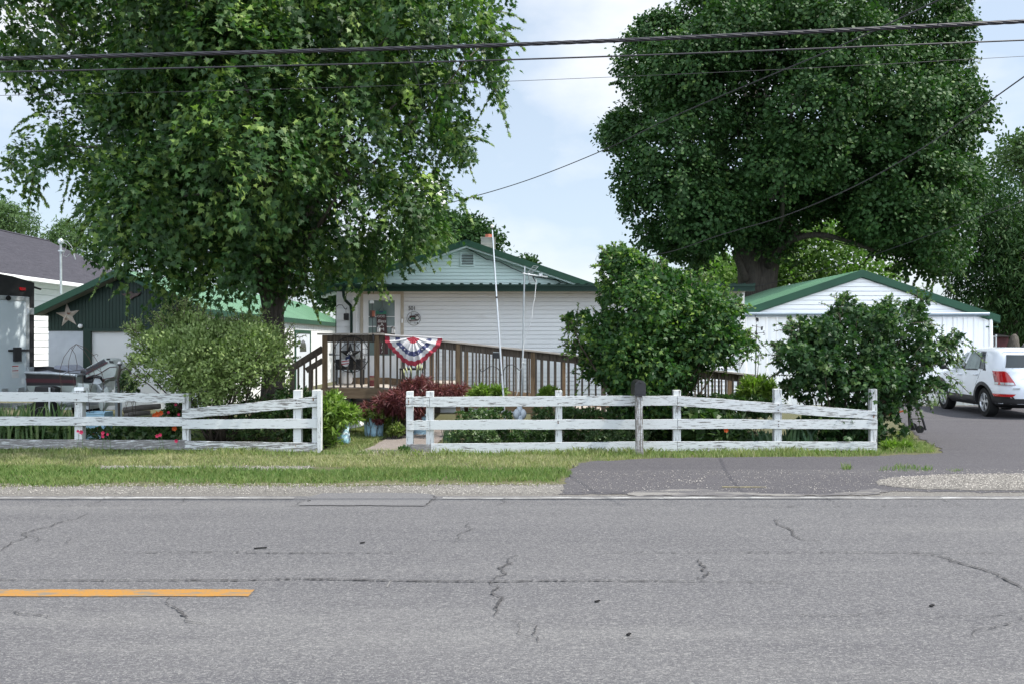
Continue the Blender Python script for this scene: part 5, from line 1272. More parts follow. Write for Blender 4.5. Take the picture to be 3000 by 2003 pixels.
# weathervane pole and small hook
VY=17.35
wv=thing('weathervane','black iron weathervane on a thin pole at the low end of the ramp','weathervane',(XX(2213,VY),VY,0))
b=MB(); b.tube([(XX(2211.5,VY),VY,0),W(2214.5,1015,VY)],.016,8); b.build('pole',M['steel'],wv)
b=MB(); b.tube([W(2214.5,1020,VY),W(2217,950,VY)],.009,6); b.lathe(tuple(W(2216,978,VY)),[(0,-.02),(.03,-.01),(.03,.01),(0,.02)],6)
b.tube([W(2190,977,VY),W(2240,974,VY)],.005,5); b.tube([W(2216,976,VY-.15),W(2216,976,VY+.15)],.005,5)
b.tube([W(2190,981,VY),W(2192,974,VY),W(2194,981,VY),W(2196,973,VY)],.006,5)
b.tube([W(2241,970,VY),W(2236,970,VY),W(2236,975,VY),W(2241,977,VY),W(2240,981,VY),W(2235,980,VY)],.006,5); b.build('direction_arms',M['black'],wv)
b=MB(); b.tube([W(2205,954,VY),W(2232,960,VY)],.006,5); b.pprism([(2229,955),(2232,957),(2236,955),(2235,960),(2234,967),(2229,967)],VY,.006); b.lathe(tuple(W(2205,954,VY)),[(0,-.02),(.016,0),(0,.02)],6)
b.pprism([(2214,931),(2217,930),(2222,932),(2223,938),(2221,944),(2220,940),(2218,943),(2217,947),(2216,940),(2214,938)],VY-.003,.008); b.tube([W(2215,932,VY),W(2213,926,VY),W(2211,925,VY)],.006,5); b.tube([W(2213,926,VY),W(2212,921,VY),W(2216,919,VY)],.004,4); b.tube([W(2214,926,VY),W(2219,922,VY)],.004,4)
b.build('vane',M['black'],wv)
sh_=thing('garden_hook','thin black garden hook bent over beside the weathervane pole','hook',(XX(2219,17.2),17.2,0))
b=MB(); b.tube([(XX(2216,17.2),17.2,0),W(2219,1100,17.2),W(2222.5,1045,17.2),W(2225,1034,17.2),W(2228,1033,17.2),W(2230,1040,17.2),W(2229,1056,17.2)],.006,6); b.build('rod',M['black'],sh_)
b=MB(); b.tube([W(2216,1110,17.2),W(2212,1112,17.2)],.005,4); b.build('foot_prong',M['black'],sh_)

# ------------------------------------------------------------------ overhead lines
def wire(name,pts,r,label,m=None,strands=0):
    P=[W(*p) for p in pts]
    # catmull-rom
    Q=[]
    for i in range(len(P)-1):
        p0=P[max(0,i-1)];p1=P[i];p2=P[i+1];p3=P[min(len(P)-1,i+2)]
        for k in range(24):
            t=k/24; Q.append(.5*((2*p1)+(p2-p0)*t+(2*p0-5*p1+4*p2-p3)*t*t+(3*p1-p0-3*p2+p3)*t**3))
    Q.append(P[-1])
    mb=MB()
    if strands:
        dens=[]
        for a,b_ in zip(Q[:-1],Q[1:]):
            n=max(1,int((b_-a).length/.04)); dens+= [a.lerp(b_,k/n) for k in range(n)]
        L_=0
        for s in range(strands):
            pts2=[];L_=0
            for i,p in enumerate(dens):
                if i: L_+=(p-dens[i-1]).length
                a=L_*2*PI/.62+s*2*PI/strands; pts2.append(p+Vector((0,math.cos(a),math.sin(a)))*r*.52)
            mb.tube(pts2,r*.56,6)
    else: mb.tube(Q,r,6)
    return tag(mb.build(name,m or M['cable'],smooth=True),label,'power line')
wire('power_line',[(-420,185,8.9),(0,172,9.0),(1500,131,9.0),(3000,63,9.0),(3500,35,9.0)],.0205,'thick twisted black cable crossing the whole sky, lowest of the heavy wires',strands=4)
wire('power_line',[(-420,219,9.5),(0,211,9.5),(1500,175,9.5),(3000,118,9.5),(3500,95,9.5)],.0085,'medium black wire running just below the thick twisted cable')
wire('power_line',[(-420,287,10),(0,280,10),(800,262,10),(1500,238,10),(2300,203,10),(3000,165,10),(3500,135,10)],.0027,'hair thin wire, third one down from the thick cable')
wire('power_line',[(2900,-70,8.6),(2751,0,9.3),(2450,140,11.4),(2000,330,14.6),(1775,437,16.6),(1560,523,18.2),(1380,578,19.2),(1200,620,20),(700,720,21.8),(330,742,22.6),(222,735,22.75)],.0085,'black service wire sloping down left from the upper right, across the big maple')
wire('power_line',[(3150,120,9),(3000,225,10),(2886,306,11),(2700,436,13.6),(2500,548,15.6),(2300,632,17.4),(2120,686,18.8),(1945,742,20),(1757,764,20.95)],.008,'black service wire dropping to the mast on the house roof')
wire('power_line',[(1195,144,9.0),(1213,190,11.0),(1230,260,13.5),(1258,400,17),(1290,520,19.5),(1322,650,21),(1350,721,21.7)],.006,'thin phone wire dropping steeply to the house gable peak')
wire('power_line',[(3100,545,26),(3000,588,26),(2830,650,26.5),(2532,755,28),(2264,828,29),(2150,850,30)],.009,'low wire running behind the white garage roof')
# ------------------------------------------------------------------ cargo trailer
ty0=17.4; te=W(98,830,ty0)            # top right rear corner
d_=Vector((-.30,-.95,0)).normalized()  # along the rear face towards the street
n_=Vector((-d_.y,d_.x,0)); n_=n_ if n_.x>0 else -n_   # outward normal of the rear face (towards the yard)
tz0,tz1=ZZ(1146,ty0),te.z+.10
tr=thing('cargo_trailer','grey enclosed cargo trailer with black trim at the left edge behind the fence','trailer',(te.x-1,te.y-1,0))
def tp(s,o,z): return Vector((te.x,te.y,0))+d_*s+n_*o+Vector((0,0,z))
def tbox(mb,s0,s1,o0,o1,z0,z1,mi=0):
    v=[tp(s,o,z) for z in (z0,z1) for s,o in ((s0,o0),(s1,o0),(s1,o1),(s0,o1))]
    mb.add(v,[(0,3,2,1),(4,5,6,7),(0,1,5,4),(1,2,6,5),(2,3,7,6),(3,0,4,7)],mi)
b=MB(); tbox(b,0,2.1,-4.2,-.03,tz0,tz1-.06); b.build('body',M['black'],tr,bevel=.02)
b=MB()
v=[tp(0,-4.2,tz1-.07),tp(0,.02,tz1-.09),tp(.5,.02,tz1+.0),tp(1.05,.02,tz1+.05),tp(1.6,.02,tz1),tp(2.1,.02,tz1-.09)]
v2=[p-n_*4.2 for p in v[1:]]
b.add(v[1:]+v2,[(0,1,2,3,4),(9,8,7,6,5)]+[(i,i+1,i+6,i+5) for i in range(4)]+[(0,5,9,4)]); b.build('roof',M['black'],tr)
b=MB(); tbox(b,0,2.1,-.03,.02,tz1-.36,tz1-.085); tbox(b,0,.10,-.03,.018,tz0,tz1-.36); tbox(b,2.0,2.1,-.03,.018,tz0,tz1-.36); b.build('rear_frame',M['black'],tr,bevel=.008)
b=MB(); tbox(b,.115,1.98,-.025,.012,tz0+.02,tz1-.375); dr2=b.build('ramp_door',M['trailer'],tr,bevel=.006)
b=MB(); tbox(b,.115,.20,.012,.022,tz0+.02,tz1-.375); tbox(b,.20,1.98,.012,.022,tz1-.46,tz1-.375); b.build('door_edge',M['steel'],dr2,bevel=.004)
for z in (tz1-.72,tz0+.36):
    b=MB(); tbox(b,.03,.17,.018,.05,z,z+.13); tbox(b,.115,.165,.022,.06,z+.02,z+.10); b.build('hinge',M['steel'],tr,bevel=.006)
for s in (.25,.62,1.0):
    b=MB(); tbox(b,s,s+.14,.012,.035,tz0+.03,tz0+.10); b.build('bottom_hinge',M['steel'],dr2,bevel=.004)
b=MB(); tbox(b,.33,.50,.022,.06,1.33,1.60); tbox(b,.10,.62,.03,.045,1.52,1.56); b.build('latch',M['plastic'],dr2,bevel=.015)
b=MB(); tbox(b,.36,.52,.0125,.0145,1.18,1.26); tbox(b,.36,.52,.0125,.0145,1.02,1.10); tbox(b,.36,.52,.0125,.0145,1.11,1.17); lab=b.build('warning_label',M['letters'],dr2)
b=MB(); tbox(b,.37,.51,.0147,.0155,1.235,1.25); tbox(b,.37,.51,.0147,.0155,1.15,1.165); b.build('label_stripe',M['red'],lab)
b=MB(); tbox(b,.22,.36,.02,.045,tz1-.26,tz1-.20); b.build('marker_light',M['lens'],tr,bevel=.01)
b=MB(); p=tp(.62,.022,tz1-.42); b.tube([p,p+n_*.035],.045,12); b.build('bumper_knob',M['rubber'],dr2)
b=MB(); b.tube([tp(-.01,-.02,tz1-.17),tp(-.16,.02,tz1-.21)],.02,6); b.build('awning_hook',M['black'],tr)
rz=math.atan2(-d_.y,-d_.x)
q=tp(1.02,.018,tz1-.62); text('IA',.26,M['black'],q,'lettering',dr2,.004,rotz=rz)
b=MB(); b.add([tp(1.0,.018,tz1-.86),tp(1.45,.018,tz1-.86),tp(1.40,.018,tz1-.78),tp(.93,.018,tz1-.78)],[(0,1,2,3)]); b.build('logo_bar',M['black'],dr2)
for o in (-1.7,-2.5):
    b=MB(); c=tp(.1,o,.36); b.tube([c,c+d_*-.0+d_*.22],.36,20); b.build('wheel',M['rubber'],tr)
    b=MB(); c=tp(2.0,o,.36); b.tube([c-d_*.22,c],.36,20); b.build('wheel',M['rubber'],tr)

# ------------------------------------------------------------------ boat on its trailer
BT=17.2
bo=thing('motor_boat','black bass boat with a maroon stripe and tilted outboard between trailer and shrub','boat',(XX(120,BT),BT+.8,.3))
b=MB()
def sect(px,top,mid,bot,keel,wid):
    x=XX(px,BT); zt,zm,zb,zk=ZZ(top,BT),ZZ(mid,BT),ZZ(bot,BT),ZZ(keel,BT)
    y0=BT; y1=BT+wid; ym=(y0+y1)/2
    return [(x,y0,zt),(x,y0+.02,zm),(x,y0+.10,zb),(x,ym,zk),(x,y1-.10,zb),(x,y1-.02,zm),(x,y1,zt)]
def loft(secs,mb,mi_of=None):
    k=len(secs[0]); v=[p for s in secs for p in s]; 
    for i in range(len(secs)-1):
        for j in range(k-1):
            mb.add([secs[i][j],secs[i][j+1],secs[i+1][j+1],secs[i+1][j]],[(0,1,2,3)],mi_of(j) if mi_of else 0)
secs=[sect(p,t,1128,1152,1162,w) for p,t,w in ((222,1098,1.75),(160,1093,1.8),(60,1089,1.75),(-80,1086,1.3),(-170,1080,.5))]
loft(secs,b,lambda j:0 if j in (0,5) else 1)
b.add(secs[0],[(0,1,2,3,4,5,6)],1); b.build('hull',[M['black'],M['motor']],bo)
b=MB()
for i in range(len(secs)-1):
    a,c=secs[i],secs[i+1]
    def lerp(p,q,t): return Vector(p).lerp(Vector(q),t)+Vector((0,-.006,0))
    b.add([lerp(a[0],a[1],.45),lerp(a[0],a[1],.75),lerp(c[0],c[1],.75),lerp(c[0],c[1],.45)],[(0,1,2,3)])
b.build('stripe',M['maroon'],bo)
b=MB(); b.tube([Vector(s[0]) for s in secs],.03,8); b.tube([Vector(s[6]) for s in secs],.03,8); b.tube([secs[0][0],secs[0][6]],.03,8); b.build('gunwale',M['steel'],bo)
b=MB(); b.add([(secs[i][j][0],secs[i][j][1],secs[i][j][2]-.02) for i in range(5) for j in (0,6)],[(0,1,3,2),(2,3,5,4),(4,5,7,6),(6,7,9,8)]); b.build('deck',M['seat'],bo)
b=MB(); b.pprism([(155,1088),(158,1069),(190,1068),(214,1086)],BT+.35,.6); b.build('seat_box',M['seat'],bo,bevel=.03)
b=MB()
for k in range(5): b.tube([W(100,1086-k*3,BT+.1+.1*k),W(140,1081-k*2,BT+.1+.1*k),W(180+k*6,1090-k*2,BT+.1+.1*k)],.012,5)
b.tube([W(100,1080,BT+.3),W(128,1074,BT+.3),W(150,1078,BT+.3)],.02,6); b.build('fishing_rods',M['black'],bo)
b=MB(); b.box(XX(212,BT),XX(250,BT),BT+.3,BT+1.3,ZZ(1122,BT),ZZ(1084,BT)); b.build('engine_well',M['black'],bo,bevel=.03)
b=MB(); b.pprism([(208,1162),(213,1098),(223,1098),(226,1120),(262,1124),(262,1162)],BT+.05,.5); b.build('transom',M['motor'],bo,bevel=.02)
# outboard, tilted up
OYm=BT+.25
om=MB(); om.pprism([(249,1077),(303,1047.5),(328,1050),(334,1062),(341,1073),(342,1082),(337,1096),(333,1106),(307,1114),(289,1100),(271,1098),(250,1105)],OYm,.42); cw=om.build('outboard_motor',M['motor'],bo,bevel=.03,smooth=50)
b=MB(); b.pprism([(252,1079),(304,1050),(313,1062),(256,1094),(249,1096)],OYm-.012,.02); pn=b.build('cowl_panel',mat('cowl_grey',(.055,.055,.07),(.045,.045,.058),6,rough=.35),cw)
b=MB(); b.pprism([(252,1090),(314,1057.5),(315,1062),(252,1096)],OYm-.02,.01); b.build('cowl_stripe',M['maroon'],cw)
t=W(279,1073,OYm-.018); text('Johnson',.16,M['black'],t,'lettering',pn,.003,.36,roll=R(26))
b=MB(); b.pprism([(311,1049),(321,1048.5),(323,1053),(313,1053.5)],OYm-.012,.014); b.pprism([(319,1055),(330,1056),(333,1063),(321,1062)],OYm-.012,.014); b.build('vent',M['black'],cw)
b=MB(); b.tube([W(253,1106,OYm-.005),W(290,1094,OYm-.005),W(322,1074,OYm-.005),W(342,1073,OYm-.005)],.008,5); b.tube([W(300,1110,OYm-.005),W(334,1103,OYm-.005)],.008,5); b.build('trim_line',M['maroon'],cw)
b=MB(); b.pprism([(250,1105),(272,1101),(296,1105),(306,1116),(290,1126),(300,1140),(288,1158),(276,1150),(284,1136),(272,1124),(255,1120)],OYm+.08,.26); b.build('bracket',M['steel'],bo,bevel=.015)
b=MB(); b.tube([W(255,1106,OYm+.05),W(275,1100,OYm),W(295,1104,OYm),W(303,1116,OYm+.05)],.03,8); b.build('hose',M['black'],bo)
b=MB(); b.pprism([(288,1158),(300,1140),(312,1128),(318,1140),(316,1160),(306,1190),(296,1205),(288,1190)],OYm+.12,.18); b.build('lower_unit',M['motor'],bo,bevel=.03)
bt_=thing('boat_trailer','low boat trailer with black fender under the black boat','trailer',(XX(120,BT),BT+.8,0))
b=MB(); b.bar((XX(-250,BT),BT+.9,.42),(XX(250,BT),BT+.9,.42),.09,.09); b.bar((XX(120,BT),BT,.42),(XX(120,BT),BT+1.8,.42),.07,.07); b.bar((XX(240,BT),BT+.2,.42),(XX(240,BT),BT+1.6,.42),.07,.07); b.bar((XX(20,BT),BT+.3,.42),(XX(20,BT),BT+1.5,.42),.07,.07); b.build('frame',M['steel'],bt_)
b=MB(); b.pprism([(98,1150),(102,1130),(150,1130),(162,1135),(160,1150),(150,1148),(112,1148)],BT-.16,.22); b.build('fender',M['black'],bt_,bevel=.02)
b=MB(); b.tube([W(145,1215,BT-.2),W(145,1133,BT-.2)],.018,8); b.build('guide_post',M['white'],bt_)
for o in (-.1,1.65):
    b=MB(); c=(XX(130,BT),BT+o,.30); b.lathe(c,[(.16,0),(.29,0),(.30,.03),(.30,.17),(.29,.2),(.16,.2)],22,axis='y'); w_=b.build('wheel',M['rubber'],bt_,smooth=40)
    b=MB(); b.lathe(c,[(0,.02),(.10,.02),(.16,-.002),(.165,.01),(.165,.19)],16,axis='y'); b.build('rim',M['steel'],w_)
# plank leaning behind
pl=MB(); pl.box(XX(337,18.1),XX(356,18.1),18.1,18.13,0,ZZ(1093,18.1)); tag(pl.build('board',M['block'],bevel=.004),'white board standing upright behind the rusty wire cage','board')
# rusty wire plant cage
CG=14.75
cg=thing('plant_cage','rusty domed wire plant cage with curled tips above the left fence','plant cage',(XX(235,CG),CG,0))
b=MB(); s_=.0042
ap=W(223,1007,CG)
def wv_(pts): b.tube([W(x,y,CG+dy) for x,y,dy in pts],s_,5)
wv_([(223,1007,0),(205,1020,-.05),(187,1045,-.12),(176,1080,-.2),(175,1102,-.25),(180,1128,-.27),(183,1126,-.27),(182,1121,-.27)])
wv_([(223,1007,0),(210,1028,.1),(202,1055,.2),(200,1085,.25),(206,1104,.27),(214,1095,.27)])
wv_([(211,1022,.1),(220,1036,.22),(226,1065,.3),(225,1082,.3)]); wv_([(211,1023,.1),(208,1019,.1),(212,1016,.1),(215,1021,.1)])
wv_([(223,1007,0),(245,1025,-.1),(262,1050,-.18),(272,1075,-.24),(278,1100,-.26),(262,1150,-.27)])
wv_([(223,1007,0),(250,1018,.05),(272,1037,.05),(287,1060,.0),(298,1090,-.05),(307,1120,-.08)])
wv_([(270,1041,.03),(283,1036,.03),(287,1038,.03),(285,1042,.03)])
wv_([(175,1102,-.25),(200,1087,-.1),(225,1083,0),(255,1079,.1),(275,1081,.1)]); wv_([(206,1095,.2),(215,1105,0),(220,1150,-.2),(221,1230,-.2)])
wv_([(240,1085,0),(243,1120,0),(245,1150,0),(246,1240,0)]); wv_([(270,1078,.1),(285,1080,.05),(296,1088,-.05),(300,1094,-.05),(296,1097,-.05)])
wv_([(256,1135,-.1),(262,1160,0),(262,1235,0)]); wv_([(178,1100,-.2),(180,1160,-.2),(180,1235,-.2)]); wv_([(302,1110,0),(304,1160,0),(303,1235,0)])
b.build('wire_frame',M['rust'],cg)
# lantern on a branch stake
LS=14.9
ls=thing('garden_lantern','little glass lantern on a gnarled black stake left of the big fence shrub','lantern',(XX(352,LS),LS,0))
b=MB(); b.tube([(XX(349,LS),LS,0),W(348,1140,LS),W(346,1110,LS),W(350,1085,LS),W(351,1070,LS)],[.02,.02,.018,.022,.018],7); b.tube([W(349,1092,LS),W(356,1080,LS),W(368,1077,LS),W(380,1085,LS),W(384,1094,LS)],.011,6); b.tube([W(346,1122,LS),W(341,1115,LS)],.012,5); b.build('stake',M['bark'],ls)
b=MB(); b.lathe(tuple(W(351,1068,LS)),[(.02,-.01),(.04,.0),(.038,.02),(.01,.02)],8); b.build('cup',M['black'],ls)
b=MB(); b.lathe(tuple(W(351,1066,LS)),[(.03,0),(.038,.02),(.02,.05),(.0,.055)],10); b.build('globe',M['letters'],ls,smooth=True)

# ------------------------------------------------------------------ ornaments on the left garage
st=W(199,924,KY-.02); so_=thing('barn_star','large rusty cream metal star hung on the dark green garage gable','star',st)
mb=star3d(st,.315,.118,.08,96); mb.build('star_body',M['starmetal'],so_)
st2=W(382,862,KY-.03); eg=thing('eagle_ornament','dark rusty spread-wing wall ornament high on the green garage gable','ornament',st2)
b=MB(); b.pprism([(354,860),(372,860),(378,856),(384,853),(388,857),(394,860),(414,856),(405,866),(394,870),(388,874),(384,878),(380,876),(374,870),(362,866)],KY-.06,.04); b.build('wings',M['brown'],eg,bevel=.01)
b=MB(); b.lathe(tuple(W(381.5,876,KY-.07)),[(0,-.03),(.02,0),(0,.02)],8); b.build('pendant',M['steel'],eg)

# ------------------------------------------------------------------ yard ornaments
b=MB(); tubY=15.9; tx0,tx1=XX(1061,tubY),XX(1120,tubY); tcx=(tx0+tx1)/2; trr=(tx1-tx0)/2
tz=ZZ(1225,tubY)
tb=thing('washtub','pale blue metal washtub planted with leafy plants beside the front walk','washtub',(tcx,tubY+trr,0))
h=.005; hh=ZZ(1224,tubY)
b.lathe((tcx,tubY+trr,0),[(0,.01),(trr*.92,.01),(trr*.93,.06),(trr*.95,.065),(trr*.94,.08),(trr*.97,hh*.7),(trr*.985,hh*.72),(trr*.975,hh*.74),(trr,hh-.02),(trr*1.03,hh-.01),(trr*1.02,hh+.005),(trr*.98,hh),(trr*.96,hh-.05),(0,hh-.05)],32); b.build('tub',M['blue'],tb,smooth=35)
b=MB(); b.lathe((tcx,tubY+trr,0),[(0,hh-.045),(trr*.95,hh-.045)],24); b.build('potting_soil',M['rust'],tb)
b=MB(); b.tube([(tcx-.10,tubY+.005,hh-.03),(tcx-.10,tubY-.035,hh-.09),(tcx-.06,tubY-.035,hh-.13),(tcx-.05,tubY-.02,hh-.06)],.008,6); b.build('handle',M['rust'],tb)
t2Y=16.2; tb2=thing('washtub','pale blue tub half hidden behind the end post of the right fence','washtub',(XX(1228,t2Y),t2Y+.25,0))
b=MB(); b.lathe((XX(1228,t2Y),t2Y+.25,0),[(0,.01),(.19,.01),(.20,.10),(.215,.11),(.22,ZZ(1218,t2Y)-.02),(.235,ZZ(1218,t2Y)),(.21,ZZ(1218,t2Y)-.01),(.20,ZZ(1218,t2Y)-.06),(0,ZZ(1218,t2Y)-.06)],26); b.build('tub',M['blue'],tb2,smooth=35)
b=MB(); b.lathe((XX(1228,t2Y),t2Y+.25,ZZ(1218,t2Y)-.05),[(0,.0),(.20,.0)],20); b.build('potting_soil',M['rust'],tb2)
# blue goose
gY=14.6; gz0=0
go=thing('goose_statue','slender pale blue and white goose statue by the walk with dark stake beside it','statue',(XX(1010,gY),gY+.1,0))
def ring_loft(mb,rings,n=14):
    v=[];f=[]
    for (x,y,z,rx,ry) in rings:
        for j in range(n): a=2*PI*j/n; v.append((x+rx*math.cos(a),y+ry*math.sin(a),z))
    for i in range(len(rings)-1):
        for j in range(n): f.append((i*n+j,i*n+(j+1)%n,(i+1)*n+(j+1)%n,(i+1)*n+j))
    f.append(tuple(range(n))); f.append(tuple(range((len(rings)-1)*n,len(rings)*n))); mb.add(v,f)
b=MB(); rr_=[]
for (px0,px1,py) in ((1000,1021,1301),(992,1022,1296),(988,1023,1288),(991,1022,1277),(998,1020,1265),(1003,1019,1257),(1007,1018,1248),(1010,1018,1238)):
    x0,x1=XX(px0,gY),XX(px1,gY); rr_.append(((x0+x1)/2,gY+.1,max(0.0,ZZ(py,gY)),(x1-x0)/2,(x1-x0)/2*1.1))
ring_loft(b,rr_)
b.build('body',mat('goose_paint',(.30,.55,.66),(.62,.70,.74),5,(1,1,3.5),rough=.6,lo=.45,hi=.6),go,smooth=True)
b=MB(); p=W(1014,1236,gY+.1); b.lathe((p.x,p.y,p.z),[(0,-.03),(.025,-.02),(.032,.01),(.02,.04),(0,.045)],10); b.tube([p+Vector((.01,-.02,.01)),p+Vector((.05,-.05,.0))],[.014,.004],6); b.build('head',M['blue'],go,smooth=True)
b=MB(); b.pprism([(984,1281),(992,1278),(1000,1290),(998,1300),(990,1292)],gY+.05,.06); b.build('tail',M['blue'],go,bevel=.015)
gs=MB(); gs.tube([(XX(1022,14.5),14.5,0),W(1028,1240,14.5)],.005,5); tag(gs.build('stake',M['black']),'thin dark stake leaning beside the blue goose statue','stake')
# short stone pillar with blue bowl
bY=15.6; bb=thing('bird_bath','small stacked stone birdbath with a pale blue bowl by the leafy shrub','bird bath',(XX(994,bY),bY+.12,0))
b=MB(); 
for i in range(6): z=.0+.052*i; b.lathe((XX(993,bY)+random.uniform(-.006,.006),bY+.12,z),[(0,0),(.075,0),(.08,.015),(.078,.040),(.07,.048),(0,.048)],12)
b.build('pedestal',M['logs'],bb,smooth=30)
b=MB(); b.lathe((XX(995,bY),bY+.12,.31),[(0,0),(.05,.0),(.09,.025),(.095,.05),(.08,.05),(.05,.03),(0,.025)],18); b.build('bowl',M['blue'],bb,smooth=40)
# tipped white planter
wY=16.4; wp=thing('barrow_tray','white tray lying tilted between the blue goose and the washtub','tray',(XX(1042,wY),wY,0))
b=MB(); b.pprism([(1018,1255),(1022,1230),(1034,1224),(1047,1224),(1060,1246),(1058,1249)],wY,.35); b.build('tray',M['white'],wp,bevel=.02)
pw=MB(); c=W(1041,1223,wY-.3)
pin=thing('pinwheel','small silvery garden pinwheel on a thin stem above the white tray','pinwheel',(c.x,c.y,0))
for k in range(18): a=2*PI*k/18; pw.add([c,c+Vector((.085*math.cos(a),-.01,.085*math.sin(a))),c+Vector((.085*math.cos(a+.2),.012,.085*math.sin(a+.2)))],[(0,1,2)])
pw.build('rotor',M['steel'],pin); b=MB(); b.tube([(c.x,c.y+.02,0),(c.x,c.y+.02,c.z)],.004,5); b.build('stem',M['black'],pin)
# petal shaped statue behind the right fence
aY=14.9; an=thing('garden_statue','grey petal shaped stone ornament seen between the right fence rails','statue',(XX(1523,aY),aY,0))
b=MB()
for px,py,rx,rz,y in ((1522,1200,.055,.085,0.06),(1513,1212,.06,.09,-.02),(1533,1211,.052,.085,-.01)):
    p=W(px,py,aY+y); b.lathe((p.x,p.y,p.z),[(0,-rz)]+[(rx*math.cos(R(a))*(1 if a<40 else .92),rz*math.sin(R(a))) for a in range(-75,90,15)]+[(0,rz)],12)
b.tube([(XX(1523,aY),aY,0),(XX(1523,aY),aY,ZZ(1215,aY))],.06,8); b.build('petals',M['stone'],an,smooth=True)
rk=[(1492,1222,.09),(1503,1226,.08),(1546,1222,.08),(1556,1226,.07),(1590,1222,.05)]
labs=['pale rock left of the grey petal ornament','pale rock touching the left side of the grey petal ornament','pale rock right of the grey petal ornament','small pale rock, second to the right of the petal ornament','smallest pale rock, near the fence post right of the petal ornament']
for (px,py,r),lb in zip(rk,labs):
    p=W(px,py,15.3); bm=bmesh.new(); bmesh.ops.create_icosphere(bm,subdivisions=2,radius=r)
    for v in bm.verts: v.co=Vector((v.co.x*1.3,v.co.y,v.co.z*.75))*random.uniform(.85,1.12)
    me=bpy.data.meshes.new('rock'); bm.to_mesh(me); bm.free(); me.materials.append(M['limestone']); o=bpy.data.objects.new('rock',me); COL.objects.link(o); o.location=(p.x,p.y,r*.45); tag(o,lb,'rock','pale rocks in the right flower bed')
# blue box and grey logs in the left bed
xb=14.7; bx=thing('planter_box','pale blue wooden box in the left bed just behind the fence post','planter',(XX(275,xb),xb,0))
b=MB(); w=[W(245,1203,xb+.25),W(262,1200,xb+.3),W(305,1209,xb),W(290,1217,xb-.15),W(250,1215,xb)]
b.box(XX(246,xb),XX(305,xb),xb,xb+.03,0,ZZ(1209,xb)); b.box(XX(246,xb),XX(305,xb),xb+.30,xb+.33,0,ZZ(1206,xb)); b.box(XX(246,xb),XX(246,xb)+.03,xb+.03,xb+.30,0,ZZ(1206,xb)); b.box(XX(305,xb)-.03,XX(305,xb),xb+.03,xb+.30,0,ZZ(1206,xb)); b.box(XX(246,xb)-.01,XX(305,xb)+.01,xb-.012,xb+.0,ZZ(1211,xb),ZZ(1208,xb)); b.build('box_sides',M['blue'],bx,bevel=.004)
for (x0,y0,x1,y1,Y,r,lb) in ((362,1200,470,1188,15.6,.055,'weathered grey log leaning in the bed left of the big shrub'),(365,1216,440,1206,15.4,.045,'shorter grey log lying below the leaning log')):
    m=MB(); a=W(x0,y0,Y); c=W(x1,y1,Y+.1); m.tube([a,a.lerp(c,.5)+Vector((0,0,.01)),c],[r,r*.95,r*.85],8); tag(m.build('log',M['logs']),lb,'log')
# orange reel and cart by the driveway
oY=16.6; oc=thing('garden_cart','small black wheeled frame with orange handle parked at the end of the sprawling shrub','cart',(XX(2680,oY),oY,0))
b=MB(); b.tube([(XX(2665,oY),oY,.08),(XX(2662,oY),oY,.42),(XX(2692,oY),oY,.50),(XX(2712,oY),oY,.06)],.022,7); b.tube([(XX(2662,oY),oY+.5,.42),(XX(2692,oY),oY+.5,.50),(XX(2712,oY),oY+.5,.06)],.022,7); b.tube([(XX(2664,oY),oY,.28),(XX(2704,oY),oY,.27)],.018,6); b.tube([(XX(2692,oY),oY,.5),(XX(2692,oY),oY+.5,.5)],.018,6); b.build('frame',M['black'],oc)
for px,dy in ((2695,-.02),(2712,.5)):
    b=MB(); b.lathe((XX(px,oY),oY+dy,.075),[(.03,0),(.07,0),(.075,.02),(.07,.04),(.03,.04)],16,axis='y'); b.build('wheel',M['rubber'],oc)
b=MB(); b.tube([(XX(2600,oY),oY+.1,.38),(XX(2610,oY),oY+.1,.35),(XX(2625,oY),oY+.1,.37)],.025,6); b.tube([(XX(2625,oY),oY+.1,.37),(XX(2662,oY),oY+.1,.42)],.018,6); b.build('orange_handle',M['orange'],oc)
b=MB(); b.box(XX(2650,oY),XX(2690,oY),oY+.05,oY+.45,.5,.62); b.build('tank',M['seat'],oc,bevel=.03)

